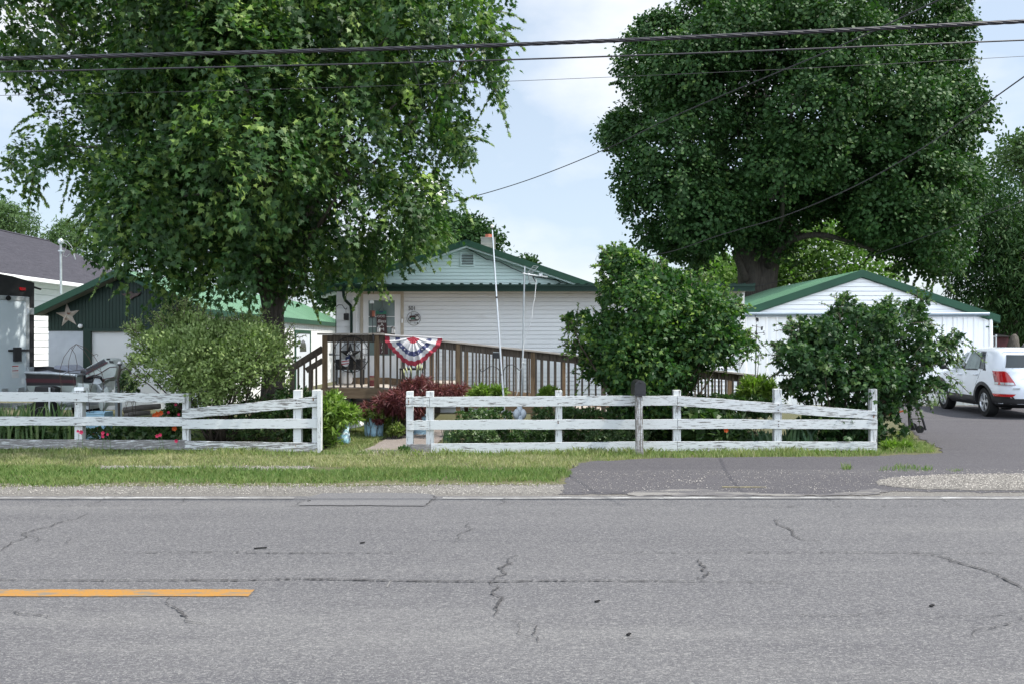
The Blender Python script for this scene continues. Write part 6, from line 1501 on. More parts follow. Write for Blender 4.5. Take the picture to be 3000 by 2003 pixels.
# ------------------------------------------------------------------ SUV
def make_suv():
    pos=Vector((XX(2885,20.3),20.3,0)); pf=Vector((XX(2766,22.65),22.65,0)); fwd=(pf-pos).normalized(); lft=Vector((-fwd.y,fwd.x,0)); wb=(pf-pos).length
    org=(pos+pf)/2-lft*.80
    SC=1.0
    def T(x,y,z): return org+fwd*x+lft*y+Vector((0,0,z))
    root=thing('suv','white compact suv with dark lower trim parked nose-in by the white garage','car',org)
    lv=[(.24,-1.78,1.80,.76,.35),(.34,-1.98,1.98,.85,.38),(.52,-2.04,2.03,.87,.40),(.70,-2.05,2.02,.875,.42),(.84,-2.02,1.98,.875,.42),(.94,-1.98,1.86,.865,.42),(.99,-1.965,1.55,.855,.40),(1.03,-1.955,1.12,.845,.36),(1.07,-1.95,1.0,.835,.36),(1.20,-1.90,.80,.80,.38),(1.35,-1.82,.56,.745,.40),(1.47,-1.72,.36,.69,.42),(1.53,-1.62,.22,.635,.42),(1.565,-1.48,.08,.55,.40),(1.58,-1.2,-.15,.40,.3)]
    n=56
    def loop(z,xr,xf,w,rad):
        pts=[]; e=5.0
        for j in range(n):
            a=2*PI*j/n; c,s=math.cos(a),math.sin(a); cx=(xr+xf)/2; hx=(xf-xr)/2
            px=cx+hx*math.copysign(abs(c)**(2/e),c); py=w*math.copysign(abs(s)**(2/e),s)
            # nose narrows a little
            t=max(0,(px-1.3)/.75); py*=1-.12*t*t; t2=max(0,(-px-1.45)/.6); py*=1-.10*t2*t2
            pts.append(T(px,py,z))
        return pts
    b=MB(); loops=[loop(*l) for l in lv]; v=[p for l in loops for p in l]; f=[]
    for i in range(len(lv)-1):
        for j in range(n): f.append((i*n+j,i*n+(j+1)%n,(i+1)*n+(j+1)%n,(i+1)*n+j))
    f.append(tuple(reversed(range(n)))); f.append(tuple(range((len(lv)-1)*n,len(lv)*n)))
    b.add(v,f)
    for k in range(len(b.f)):
        if k<n*1: b.m[k]=1
    body=b.build('body',[M['car'],M['plastic']],root)
    cut=MB()
    for xw in (-wb/2,wb/2):
        for sgn in (1,-1):
            c0=T(xw,sgn*.50,.335); c1=T(xw,sgn*1.2,.335); cut.tube([c0,c1],.405,28)
    cu=cut.build('cutter',[M['car'],M['plastic']]); 
    for p in cu.data.polygons: p.material_index=1
    md=body.modifiers.new('b','BOOLEAN'); md.operation='DIFFERENCE'; md.solver='EXACT'; md.object=cu
    dg=bpy.context.evaluated_depsgraph_get(); dg.update(); me=bpy.data.meshes.new_from_object(body.evaluated_get(dg))
    body.modifiers.clear(); old=body.data; body.data=me; me.name='body'; bpy.data.objects.remove(cu)
    me.polygons.foreach_set('use_smooth',[True]*len(me.polygons)); me.set_sharp_from_angle(angle=R(32))
    def wid(z):
        for a,c in zip(lv[:-1],lv[1:]):
            if a[0]<=z<=c[0]: t=(z-a[0])/(c[0]-a[0]); return a[3]+(c[3]-a[3])*t
        return .5
    def side(pts,off,sgn=1):
        res=[]
        for x,z in pts:
            w=wid(z); 
            t=max(0,(x-1.3)/.75); w*=1-.12*t*t; t2=max(0,(-x-1.45)/.6); w*=1-.10*t2*t2
            cx=None
            for a,c in zip(lv[:-1],lv[1:]):
                if a[0]<=z<=c[0]:
                    tt=(z-a[0])/(c[0]-a[0]); xr=a[1]+(c[1]-a[1])*tt; xf=a[2]+(c[2]-a[2])*tt
                    u=min(.999,abs((x-(xr+xf)/2)/((xf-xr)/2))); w*=(1-u**5.0)**(1/5.0)
            res.append(T(x,sgn*(w+off),z))
        return res
    def panel(pts,off,name,m,parent,thick=.012,div=6):
        """side panel following the body: subdivided strip between lower and upper edges"""
        for sgn in (1,-1):
            lo,hi=pts; mb=MB(); rows=[]
            for k in range(div+1):
                t=k/div; rows.append(side([(a[0]+(c[0]-a[0])*t,a[1]+(c[1]-a[1])*t) for a,c in zip(lo,hi)],off,sgn))
            m_=len(lo); mb.add([p for r in rows for p in r],[(i*m_+j,i*m_+j+1,(i+1)*m_+j+1,(i+1)*m_+j) for i in range(div) for j in range(m_-1)])
            o=mb.build(name,m,parent,smooth=True)
    # lower cladding
    xs=[-1.55,-1.2,-.83] 
    def strip(x0,x1,k=8): return [x0+(x1-x0)*i/k for i in range(k+1)]
    a0,a1=-wb/2+.40,wb/2-.40
    panel(([(x,.25) for x in strip(a0,a1)],[(x,.46) for x in strip(a0,a1)]),.006,'side_cladding',M['plastic'],root)
    panel(([(x,.25) for x in strip(-1.98,-wb/2-.40)],[(x,.50) for x in strip(-1.98,-wb/2-.40)]),.006,'bumper_cladding',M['plastic'],root)
    # arches
    for xw in (-wb/2,wb/2):
        for sgn in (1,-1):
            mb=MB(); 
            pts=[]
            for k in range(17):
                a=R(-8+196*k/16); pts.append((xw+.425*math.cos(a),.335+.425*math.sin(a)))
            inn=side([(x,max(.25,z)) for x,z in [(xw+.40*math.cos(R(-8+196*k/16)),.335+.40*math.sin(R(-8+196*k/16))) for k in range(17)]],.012,sgn)
            out=side([(x,max(.25,z)) for x,z in [(xw+.475*math.cos(R(-8+196*k/16)),.335+.475*math.sin(R(-8+196*k/16))) for k in range(17)]],.006,sgn)
            mb.add(inn+out,[(i,i+1,17+i+1,17+i) for i in range(16)]); mb.build('arch_trim',M['plastic'],root,smooth=True)
            # wheel
            c=T(xw,sgn*.82,.335); ax=lft*sgn; up=Vector((0,0,1))
            def ringp(r,o,a): return c+ax*o+fwd*(r*math.cos(a))+up*(r*math.sin(a))
            prof=[(.215,-.0),(.315,.0),(.333,-.03),(.335,-.17),(.315,-.21),(.2,-.21)]
            mb=MB(); nn=32; mb.add([ringp(r,o,2*PI*j/nn) for r,o in prof for j in range(nn)],[(i*nn+j,i*nn+(j+1)%nn,(i+1)*nn+(j+1)%nn,(i+1)*nn+j) for i in range(len(prof)-1) for j in range(nn)])
            ty=mb.build('wheel',M['rubber'],root,smooth=35)
            mb=MB(); prof=[(.215,-.002),(.205,.004),(.195,-.03),(.19,-.12)]
            mb.add([ringp(r,o,2*PI*j/nn) for r,o in prof for j in range(nn)],[(i*nn+j,i*nn+(j+1)%nn,(i+1)*nn+(j+1)%nn,(i+1)*nn+j) for i in range(len(prof)-1) for j in range(nn)])
            for k in range(5):
                a=2*PI*k/5+.31
                for da in (-.13,.13):
                    mb.add([ringp(.04,-.01,a+da*1.5),ringp(.04,-.01,a+da*1.5+.35),ringp(.2,-.008,a+da+.10),ringp(.2,-.008,a+da-.10),ringp(.04,-.05,a+da*1.5),ringp(.04,-.05,a+da*1.5+.35),ringp(.2,-.05,a+da+.10),ringp(.2,-.05,a+da-.10)],[(0,1,2,3),(1,5,6,2),(0,3,7,4)])
            mb.add([c+ax*.0]+[ringp(.05,-.008,2*PI*j/10) for j in range(10)],[(0,1+j,1+(j+1)%10) for j in range(10)])
            mb.build('rim',M['alloy'],ty)
            mb=MB(); mb.add([ringp(.2,-.11,2*PI*j/20) for j in range(20)],[tuple(range(20))]); mb.build('brake_disc',M['black'],ty)
    # windows (dark frame then glass panes)
    fr=([(-1.30,1.06),(-.4,1.045),(.4,1.03),(.86,1.03)],[(-1.0,1.475),(-.4,1.485),(.05,1.475),(.38,1.40)])
    panel(fr,.004,'window_frame',M['plastic'],root)
    panel(([(-.97,1.085),(-.6,1.08),(-.20,1.075)],[(-.86,1.45),(-.6,1.455),(-.24,1.455)]),.008,'side_window',M['sideglass'],root)
    panel(([(-1.24,1.09),(-1.02,1.085)],[(-1.04,1.42),(-.91,1.44)]),.008,'side_window',M['glass'],root)
    panel(([(-.08,1.07),(.3,1.06),(.60,1.055)],[(-.10,1.455),(.12,1.44),(.32,1.36)]),.008,'side_window',M['sideglass'],root)
    panel(([(.63,1.055),(.80,1.05)],[(.36,1.345),(.40,1.33)]),.008,'side_window',M['glass'],root)
    # seams and handles
    for sgn in (1,-1):
        mb=MB()
        for pts in ([(-.14,.47),(-.13,.75),(-.14,1.04)],[(.80,.47),(.84,.7),(.84,.95),(.80,1.03)],[(-.86,.72),(-1.0,.9),(-1.05,1.05)],[(-1.30,1.06),(-1.12,1.40),(-1.0,1.48),(-.4,1.51),(.1,1.50)]):
            P=side(pts,.001,sgn); mb.tube(P,.004,4)
        mb.build('door_seam',M['plastic'],root)
    for x,z in ((-.86,.955),(.02,.93)):
        for sgn in (1,-1):
            P=side([(x-.09,z),(x+.09,z-.005)],.02,sgn); mb=MB(); mb.tube([P[0],P[0].lerp(P[1],.5)+lft*sgn*.012,P[1]],.016,6); mb.build('door_handle',M['car'],root,smooth=True)
    for sgn in (1,-1):
        mb=MB(); cc=T(.78,sgn*.98,1.10); 
        mb.lathe((0,0,0),[(0,-.07),(.06,-.06),(.085,0),(.075,.05),(.0,.07)],12)
        mb.v=[tuple(cc+fwd*(p[0]*.7)+lft*sgn*(p[1]*1.2)+Vector((0,0,p[2]*1.1))) for p in mb.v]; mi_=mb.build('mirror',M['black'],root,smooth=True)
        mb=MB(); mb.bar(T(.76,sgn*.83,1.02),T(.78,sgn*.94,1.08),.07,.05); mb.build('mirror_arm',M['black'],mi_)
    # rear end
    def rear(y,z,off):
        for a,c in zip(lv[:-1],lv[1:]):
            if a[0]<=z<=c[0]:
                t=(z-a[0])/(c[0]-a[0]); xr=a[1]+(c[1]-a[1])*t; xf=a[2]+(c[2]-a[2])*t; w=a[3]+(c[3]-a[3])*t
                u=min(.9995,abs(y)/w); hx=(xf-xr)/2; return T((xr+xf)/2-hx*(1-u**5)**(1/5)-off,y,z)
    def rpanel(lo,hi,off,name,m,parent=root,k=10,d=6):
        mb=MB(); rows=[]
        for j in range(d+1):
            t=j/d; y0=lo[0]+(hi[0]-lo[0])*t; y1=lo[1]+(hi[1]-lo[1])*t; z=lo[2]+(hi[2]-lo[2])*t
            rows.append([rear(y0+(y1-y0)*i/k,z,off) for i in range(k+1)])
        mb.add([p for r in rows for p in r],[(i*(k+1)+j,i*(k+1)+j+1,(i+1)*(k+1)+j+1,(i+1)*(k+1)+j) for i in range(d) for j in range(k)]); return mb.build(name,m,parent,smooth=True)
    rpanel((-.64,.64,1.14),(-.56,.56,1.42),.006,'rear_window',M['glass'])
    rpanel((-.80,.80,.25),(-.84,.84,.46),.008,'rear_cladding',M['plastic'])
    rpanel((-.30,.30,.62),(-.30,.30,.78),.006,'plate_recess',M['plastic'])
    rpanel((-.17,.17,.64),(-.17,.17,.75),.012,'number_plate',M['letters'])
    rpanel((-.35,.35,.93),(-.35,.35,.97),.02,'grab_bar',M['car'])
    rpanel((-.58,.58,1.50),(-.54,.54,1.53),.06,'spoiler',M['car'])
    for sgn in (1,-1):
        # tail lamp wraps the corner
        mb=MB(); rows=[]
        for z,yi,xs_ in ((.76,.50,-1.88),(.84,.53,-1.80),(.95,.58,-1.70),(1.03,.62,-1.62),(1.06,.66,-1.64)):
            P=[]
            for k in range(6): P.append(rear(sgn*(yi+(.80-yi)*k/5),z,.008))
            P+=side([(x,z) for x in (-1.9,-1.84,-1.76)],.010,sgn) if z<1.0 else side([(x,z) for x in (-1.86,-1.8,-1.72)],.010,sgn)
            rows.append(P)
        m_=len(rows[0]); mb.add([p for r in rows for p in r],[(i*m_+j,i*m_+j+1,(i+1)*m_+j+1,(i+1)*m_+j) for i in range(len(rows)-1) for j in range(m_-1)]); tl=mb.build('tail_light',M['lens'],root,smooth=True)
        rpanel((sgn*.52,sgn*.80,.765),(sgn*.54,sgn*.80,.815),.012,'reversing_lens',M['steel'],tl,k=4,d=2)
        rpanel((sgn*.56,sgn*.80,.50),(sgn*.50,sgn*.82,.56),.012,'reflector',M['lens'],k=4,d=2)
    rpanel((.42,.56,.665),(.42,.56,.70),.010,'badge',M['steel'],k=2,d=1)
    b=MB(); b.tube([T(-1.2,0,1.575),T(-1.32,0,1.66)],.018,6); b.build('antenna',M['black'],root)
    b=MB(); b.add([T(x,y,.25) for x,y in ((-1.9,-.7),(1.8,-.7),(1.8,.7),(-1.9,.7))],[(0,1,2,3)]); b.build('underbody',M['black'],root)
    return root
make_suv()
# things beyond the driveway at the right
for px,h,lb in ((2904,984,'grey metal fence post nearest the garage corner'),(2918,983,'grey metal gate post just right of the garage corner post')):
    Y=27; m=MB(); m.tube([(XX(px,Y),Y,0),W(px,h+2,Y)],.022,8); m.lathe(tuple(W(px,h,Y)),[(.03,-.03),(.035,0),(.025,.03),(0,.035)],8); tag(m.build('fence_post',M['steel'],smooth=40),lb,'post','grey posts beyond the suv')
m=MB(); Y=27; m.tube([W(2911,986,Y),W(2911,1013,Y),W(2914,1016,Y),W(2917,1013,Y),W(2917,986,Y),W(2914,985,Y)],.012,6,closed=True); tag(m.build('gate_loop',M['steel']),'bent grey tube loop hanging between the two grey posts','gate')
rs=thing('shed','dark red shed wall under the trees behind the suv','shed',(XX(2935,34),34,0))
m=MB(); m.box(XX(2918,34),XX(2955,34),34,36,0,ZZ(985,34)); m.build('wall',M['darkred'],rs)
m=MB(); x0,x1=XX(2915,34),XX(2958,34); m.add([(x0,33.8,ZZ(986,34)),(x1,33.8,ZZ(986,34)),(x1,35,ZZ(975,34)),(x0,35,ZZ(975,34)),(x0,36.2,ZZ(986,34)),(x1,36.2,ZZ(986,34))],[(0,1,2,3),(3,2,5,4)]); m.build('roof',M['black'],rs)
# ------------------------------------------------------------------ trees
Z5=lambda u,v:(1500+u/1.566,v/1.566)
# silver maple in the yard
T1P=[(-60,-230),(700,-300),(1400,-230),(1470,-60),(1500,60),(1505,105),(1450,150),(1480,185),(1528,268),(1500,300),(1440,318),(1370,260),(1330,290),(1345,350),(1412,405),(1380,455),(1330,462),(1290,490),(1330,520),(1385,560),(1360,585),(1300,600),(1310,640),(1290,700),(1200,770),(1120,800),(1085,835),(1010,800),(940,860),(905,890),(870,905),(800,870),(740,905),(690,890),(620,905),(570,880),(540,900),(490,850),(470,890),(430,850),(390,868),(350,800),(300,790),(265,735),(300,690),(245,655),(215,610),(225,540),(150,510),(120,560),(60,535),(5,465),(60,440),(100,400),(75,345),(105,290),(45,240),(0,130),(-60,60)]
T1=tree('silver_maple','large silver maple with drooping jagged leaves covering the left half of the sky','tree',
 T1P,
 16.6,3.6,(XX(795,16.8),16.8,0),.21,W(800,850,16.8),215,33,28,.104,'silver',L['silver'],rmin=.30,rmax=.95,nlimb=22,edge=.5,radlo=.72,relief=.2,tip=.34,extra=[[(W(800,930,16.8),.2),(W(785,860,16.7),.16),(W(755,790,16.4),.12),(W(700,680,16.0),.07)],[(W(798,920,16.8),.2),(W(818,850,16.8),.15),(W(850,780,17.0),.11),(W(930,640,17.4),.06)],[(W(770,820,16.6),.09),(W(720,800,16.0),.05),(W(640,760,15.6),.03)]],strand=.75,coh=.72,up=.3,droop=.55,outw=.75,rnd=.34,wind=(.25,-.05,0),spread=.20,flat=.95,szvar=.3,tipup=.25)
T2P=[Z5(*p) for p in ((820,-40),(740,25),(650,60),(560,130),(500,215),(462,300),(482,400),(445,540),(428,640),(472,720),(482,820),(535,920),(532,985),(600,1020),(570,1080),(650,1150),(760,1215),(830,1225),(900,1175),(1000,1150),(1060,1140),(1180,1200),(1230,1190),(1320,1225),(1270,1110),(1380,1010),(1480,970),(1530,1040),(1610,1130),(1700,1200),(1790,1285),(1900,1310),(1990,1300),(2085,1210),(2060,1140),(1980,1080),(2080,1040),(2100,950),(2150,880),(2140,790),(2095,700),(2150,650),(2220,540),(2165,480),(2110,370),(2095,280),(2110,170),(2080,60),(2060,-40),(1950,-180),(1500,-280),(1050,-200))]
T2=tree('maple','huge dense round maple behind the white garage on the right','tree',
 T2P,
 33.0,6.2,(XX(2222,33),33,0),.55,W(2225,720,33),165,120,15,.118,'wide',L['maple'],rmin=.55,rmax=1.2,nlimb=20,edge=.7,radlo=.88,relief=.3,coh=.85,up=.45,tvar=.07,lvar=.08,nvw=1.25,nvr=.22,extra=[[(W(2222,900,33),.62),(W(2205,830,33),.56),(W(2190,760,32.8),.42),(W(2150,660,32.4),.26),(W(2090,520,32),.14)],[(W(2222,900,33),.62),(W(2235,820,33),.55),(W(2258,750,32.9),.38),(W(2290,670,33.2),.24),(W(2330,570,34),.12)],[(W(2225,860,33),.5),(W(2225,760,33.1),.42),(W(2228,640,33.2),.3),(W(2230,480,33.4),.16)],[(W(2250,780,32.6),.18),(W(2305,712,31.8),.13),(W(2390,688,31.2),.105),(W(2480,705,30.8),.08),(W(2560,735,30.5),.05)],[(W(2185,820,32.6),.16),(W(2165,770,32.2),.13),(W(2150,735,32),.10)]],droop=.25,outw=.8,rnd=.45,spread=.15,flat=.8,limb_r=.15,more=([Z5(*q) for q in ((1290,780),(1700,760),(2100,700),(2140,800),(2100,1000),(2080,1200),(1900,1290),(1700,1180),(1580,1050),(1500,960),(1400,960))],36,-1.0),tipup=.5)
shoots('sprays',T1P,16.6,3.0,60,.75,26,.10,'silver',L['silver'],T1,up=.15,droop=.5,leafdroop=.9,region=lambda x,y:-20<x<1600 and y>-60)
shoots('sprays',T2P,33,4.0,90,.9,40,.118,'wide',L['maple'],T2,up=.3,droop=.2,leafdroop=.3,region=lambda x,y:y>-60)
BG='trees beyond the buildings'
def bgtree(label,poly,Y0,T,m,base,r=.2,nb=60,nc=14,nl=10,size=.2,shape='quad',rmin=.4,rmax=1.4,name='background_tree',**kw):
    bx,fy_=base
    k=dict(up=.4,droop=.3,outw=.7,rnd=.6,spread=.32,flat=.75); k.update(kw)
    return tree(name,label,'tree',poly,Y0,T,(XX(bx,Y0),Y0,0),r,W(bx,fy_,Y0),nb,nc,nl,size,shape,m,rmin=rmin,rmax=rmax,nlimb=8,group=BG,**k)
bgtree('sunlit yellow green tree just behind the white garage ridge',[(2070,930),(2065,800),(2110,735),(2200,745),(2290,670),(2370,625),(2450,640),(2520,690),(2600,730),(2650,800),(2660,930)],47,3.2,L['yellowgreen'],(2380,850),.18,110,18,10,.26,'oval',rmin=.4,rmax=1.3)
bgtree('tall feathery green tree at the right edge behind the suv',[(2735,1000),(2760,900),(2775,830),(2790,720),(2820,600),(2850,500),(2890,478),(2940,520),(2990,560),(3060,540),(3160,600),(3200,900),(3180,1040),(2960,1040),(2880,1000),(2800,960)],38,3.0,L['fardark'],(2960,700),.3,150,22,12,.26,'lance',rmin=.4,rmax=1.3,droop=.7)
bgtree('grey green tree top showing behind the feathery tree at the right edge',[(2895,480),(2920,430),(2950,400),(2990,382),(3060,370),(3120,450),(3120,600),(2960,540)],62,2.5,L['far'],(3010,520),.3,60,16,10,.32,'oval',rmin=.5,rmax=1.4)
bgtree('far spreading tree at the left edge above the shingle roof',[(-120,640),(-80,560),(0,575),(55,588),(95,622),(128,665),(118,705),(90,730),(-100,740)],72,3.0,L['far'],(20,740),.35,70,16,10,.36,'lance',rmin=.5,rmax=1.5,droop=.5)
bgtree('far rounded tree just right of the spreading one, behind the service mast',[(132,725),(140,680),(175,650),(205,640),(240,660),(265,705),(255,745),(225,765),(160,750)],70,2.2,L['far'],(200,760),.25,50,15,10,.34,'lance',rmin=.4,rmax=1.2,droop=.5)
bgtree('small far tree tip peeking over the end of the shingle roof',[(266,795),(272,762),(290,748),(308,765),(316,800),(300,830)],66,1.0,L['far'],(290,830),.12,18,12,10,.30,'lance',rmin=.3,rmax=.8)
bgtree('dark green tree behind the house ridge and chimney',[(1225,760),(1240,680),(1270,632),(1310,622),(1360,622),(1405,640),(1440,665),(1465,700),(1478,745),(1450,770),(1350,800)],55,2.6,L['fardark'],(1350,740),.3,95,18,10,.27,'quad',rmin=.4,rmax=1.1)
bgtree('lighter tree between the silver maple and the house gable',[(1060,830),(1080,760),(1150,700),(1230,640),(1290,630),(1325,690),(1330,750),(1290,800),(1180,850)],40,2.0,L['yellowgreen'],(1210,780),.2,75,16,10,.22,'lance',rmin=.35,rmax=.9,droop=.5)
bgtree('shadowy dark tree low behind the left corner of the house',[(900,900),(915,830),(960,780),(1040,760),(1130,760),(1180,810),(1120,860),(1000,900)],43,1.8,L['fardark'],(1040,860),.2,60,16,10,.22,'quad',rmin=.35,rmax=.9)
bgtree('tiny tree tip just above the right slope of the house roof',[(1515,775),(1525,755),(1545,748),(1565,765),(1575,785),(1545,800)],52,.8,L['fardark'],(1545,790),.1,12,10,9,.22,'quad',rmin=.3,rmax=.6)
bgtree('dim green tree left of the big maple trunk behind the house',[(2000,850),(2010,790),(2050,745),(2110,745),(2150,790),(2165,860),(2080,900)],50,1.5,L['fardark'],(2080,850),.15,45,14,10,.24,'quad',rmin=.35,rmax=.9)
bgtree('dark low tree filling the gap between garage and suv',[(2890,1030),(2895,960),(2880,900),(2900,860),(2960,850),(3050,870),(3120,920),(3120,1060)],44,2.0,L['fardark'],(2985,960),.3,80,18,10,.26,'lance',rmin=.4,rmax=1.1)
# broken grey stump
sm=MB(); Yq=31; sm.tube([(XX(2968,Yq),Yq,0),W(2968,1010,Yq),W(2972,985,Yq),W(2973,978,Yq)],[.26,.2,.12,.03],9); tag(sm.build('tree_stump',M['bark'],smooth=True),'tall broken grey tree stump behind the suv roof','stump')

# ------------------------------------------------------------------ shrubs and bed plants
def shrub(name,label,cat,poly,Y0,T,m,shape,size,base,nb=40,nc=14,nl=8,rmin=.06,rmax=.3,nst=9,stem_r=.02,group=None,leafpart='foliage',sm='twig',**kw):
    kw_edge=kw.pop('edge',.7); sh_=kw.pop('sh',None)
    k=dict(up=.4,droop=.1,outw=.8,rnd=.5,spread=.07,flat=.9,szvar=.3); k.update(kw)
    bx,bz=XX(base,Y0),0
    root=thing(name,label,cat,(bx,Y0,0),group)
    C,r=boughs(poly,Y0,T,nb,rmin,rmax,.7,kw_edge,.25)
    foliage(leafpart,C,r,nc,nl,size,shape,m,root,**k)
    if sh_:
        shoots('shoots',poly,Y0,T,*sh_[:3],size,shape,m,root,**(sh_[3] if len(sh_)>3 else {}))
    if nst:
        b=MB(); idx=rng.permutation(len(C))[:nst]
        for i in idx:
            st=Vector((bx+random.uniform(-.12,.12),Y0+random.uniform(-.1,.1),-.03)); limb(b,st,C[i],stem_r,stem_r*.3,.08,5,6)
        b.build('stem',M[sm],root,smooth=True)
    return root
shrub('privet_shrub','big light green shrub sprawling over the left white fence','shrub',[(383,1000),(372,965),(400,952),(440,960),(470,920),(500,888),(525,885),(560,900),(620,930),(700,930),(760,922),(800,950),(850,975),(872,1010),(850,1030),(862,1060),(840,1090),(864,1130),(820,1150),(760,1150),(715,1165),(690,1190),(640,1215),(600,1233),(560,1205),(535,1170),(480,1150),(430,1145),(390,1120),(372,1080),(392,1040)],14.75,1.25,L['privet'],'oval',.054,640,140,38,12,.09,.42,26,.022,sh=(150,.34,16,dict(up=.7,region=lambda x,y:y<1120 or x<420)),edge=.5,droop=-.45,outw=.6,rnd=.4,spread=.085,up=.3)
shrub('privet_shrub','dark lower skirt of shrub growth behind the slanted fence rail','shrub',[(440,1140),(560,1180),(700,1160),(850,1130),(905,1150),(910,1220),(900,1296),(560,1296),(545,1200)],15.0,.7,L['low'],'oval',.06,700,60,16,10,.10,.3,10,.015,droop=-.2)
shrub('viburnum','tall glossy viburnum hiding the right half of the house wall','shrub',[(1652,952),(1665,930),(1700,905),(1735,915),(1765,905),(1748,870),(1760,800),(1755,750),(1790,722),(1835,718),(1870,740),(1905,765),(1960,770),(2000,800),(2060,805),(2110,832),(2150,860),(2180,905),(2150,950),(2200,985),(2212,1010),(2170,1030),(2195,1060),(2120,1080),(2060,1075),(2035,1120),(2040,1150),(2000,1170),(1980,1290),(1800,1290),(1790,1170),(1765,1130),(1730,1112),(1690,1108),(1705,1065),(1665,1040),(1660,1015),(1700,995),(1650,970)],15.4,1.35,L['viburnum'],'lobed',.080,1900,165,44,11,.09,.42,30,.026,radlo=.7,coh=.7,sh=(120,.48,13,dict(up=.45,droop=.25,region=lambda x,y:y<1130)),edge=.4,droop=.25,spread=.10,tipup=.6)
shrub('viburnum','sprawling airy viburnum over the right end of the white fence','shrub',[(2258,1010),(2300,1000),(2290,960),(2330,930),(2400,935),(2430,885),(2480,860),(2510,890),(2560,900),(2600,868),(2630,900),(2690,850),(2728,855),(2710,910),(2720,955),(2780,970),(2828,992),(2790,1020),(2760,1040),(2838,1032),(2780,1060),(2740,1075),(2700,1100),(2760,1110),(2795,1125),(2730,1150),(2700,1160),(2690,1195),(2630,1210),(2650,1250),(2675,1262),(2620,1290),(2590,1316),(2565,1310),(2555,1215),(2480,1200),(2400,1195),(2330,1180),(2290,1150),(2275,1090),(2258,1050)],15.0,1.15,L['viburnum2'],'lobed',.080,2450,150,24,9,.07,.30,40,.020,radlo=.4,sh=(120,.50,12,dict(up=.35,droop=.3,region=lambda x,y:y<1200)),edge=.4,droop=.2,spread=.10,tipup=.4)
shrub('vine','creeping leafy vine at the foot of the right fence end post','shrub',[(2330,1295),(2340,1225),(2420,1200),(2560,1190),(2600,1230),(2575,1300),(2480,1298)],14.3,.45,L['viburnum2'],'lobed',.085,2460,46,12,8,.08,.24,8,.012,droop=.3)
shrub('peony_bush','bright yellow green leafy shrub at the end board by the front walk','shrub',[(938,1150),(965,1148),(990,1158),(1005,1180),(1030,1188),(1040,1205),(1052,1228),(1015,1238),(1000,1250),(985,1285),(990,1318),(950,1326),(938,1300)],14.5,.55,L['bright'],'lance',.115,960,60,15,9,.06,.22,12,.010,droop=.1,rnd=.6,spread=.06)
shrub('peony_bush','small leafy shoots seen between the two end posts of the left fence','shrub',[(884,1148),(912,1148),(913,1296),(884,1296)],14.6,.3,L['low'],'lance',.11,898,18,12,8,.06,.16,6,.01)
shrub('lace_leaf_maple','low dark red lace leaf maple in front of the wooden ramp','shrub',[(1095,1168),(1135,1152),(1170,1140),(1190,1118),(1225,1103),(1262,1106),(1240,1128),(1300,1132),(1350,1124),(1370,1140),(1345,1162),(1290,1172),(1230,1172),(1255,1195),(1230,1222),(1180,1215),(1130,1205),(1105,1190),(1075,1200),(1042,1196),(1060,1182),(1090,1182)],16.1,.75,L['red'],'thread',.13,1170,120,24,12,.05,.22,16,.014,droop=.55,outw=.9,rnd=.5,spread=.055,sm='bark')
shrub('planter_plant','light green rounded foliage growing in the blue washtub','plant',[(1056,1222),(1062,1208),(1085,1200),(1100,1180),(1110,1192),(1118,1206),(1124,1215),(1118,1228),(1085,1229)],15.95,.22,L['planter'],'oval',.065,1090,26,12,7,.03,.09,5,.006,droop=.1)
shrub('planter_plant','dark trailing leaves spilling over the right rim of the blue washtub','plant',[(1092,1224),(1118,1218),(1124,1232),(1110,1240),(1096,1236)],15.85,.10,L['red'],'lance',.05,1108,9,9,6,.02,.05,3,.004,droop=.6)
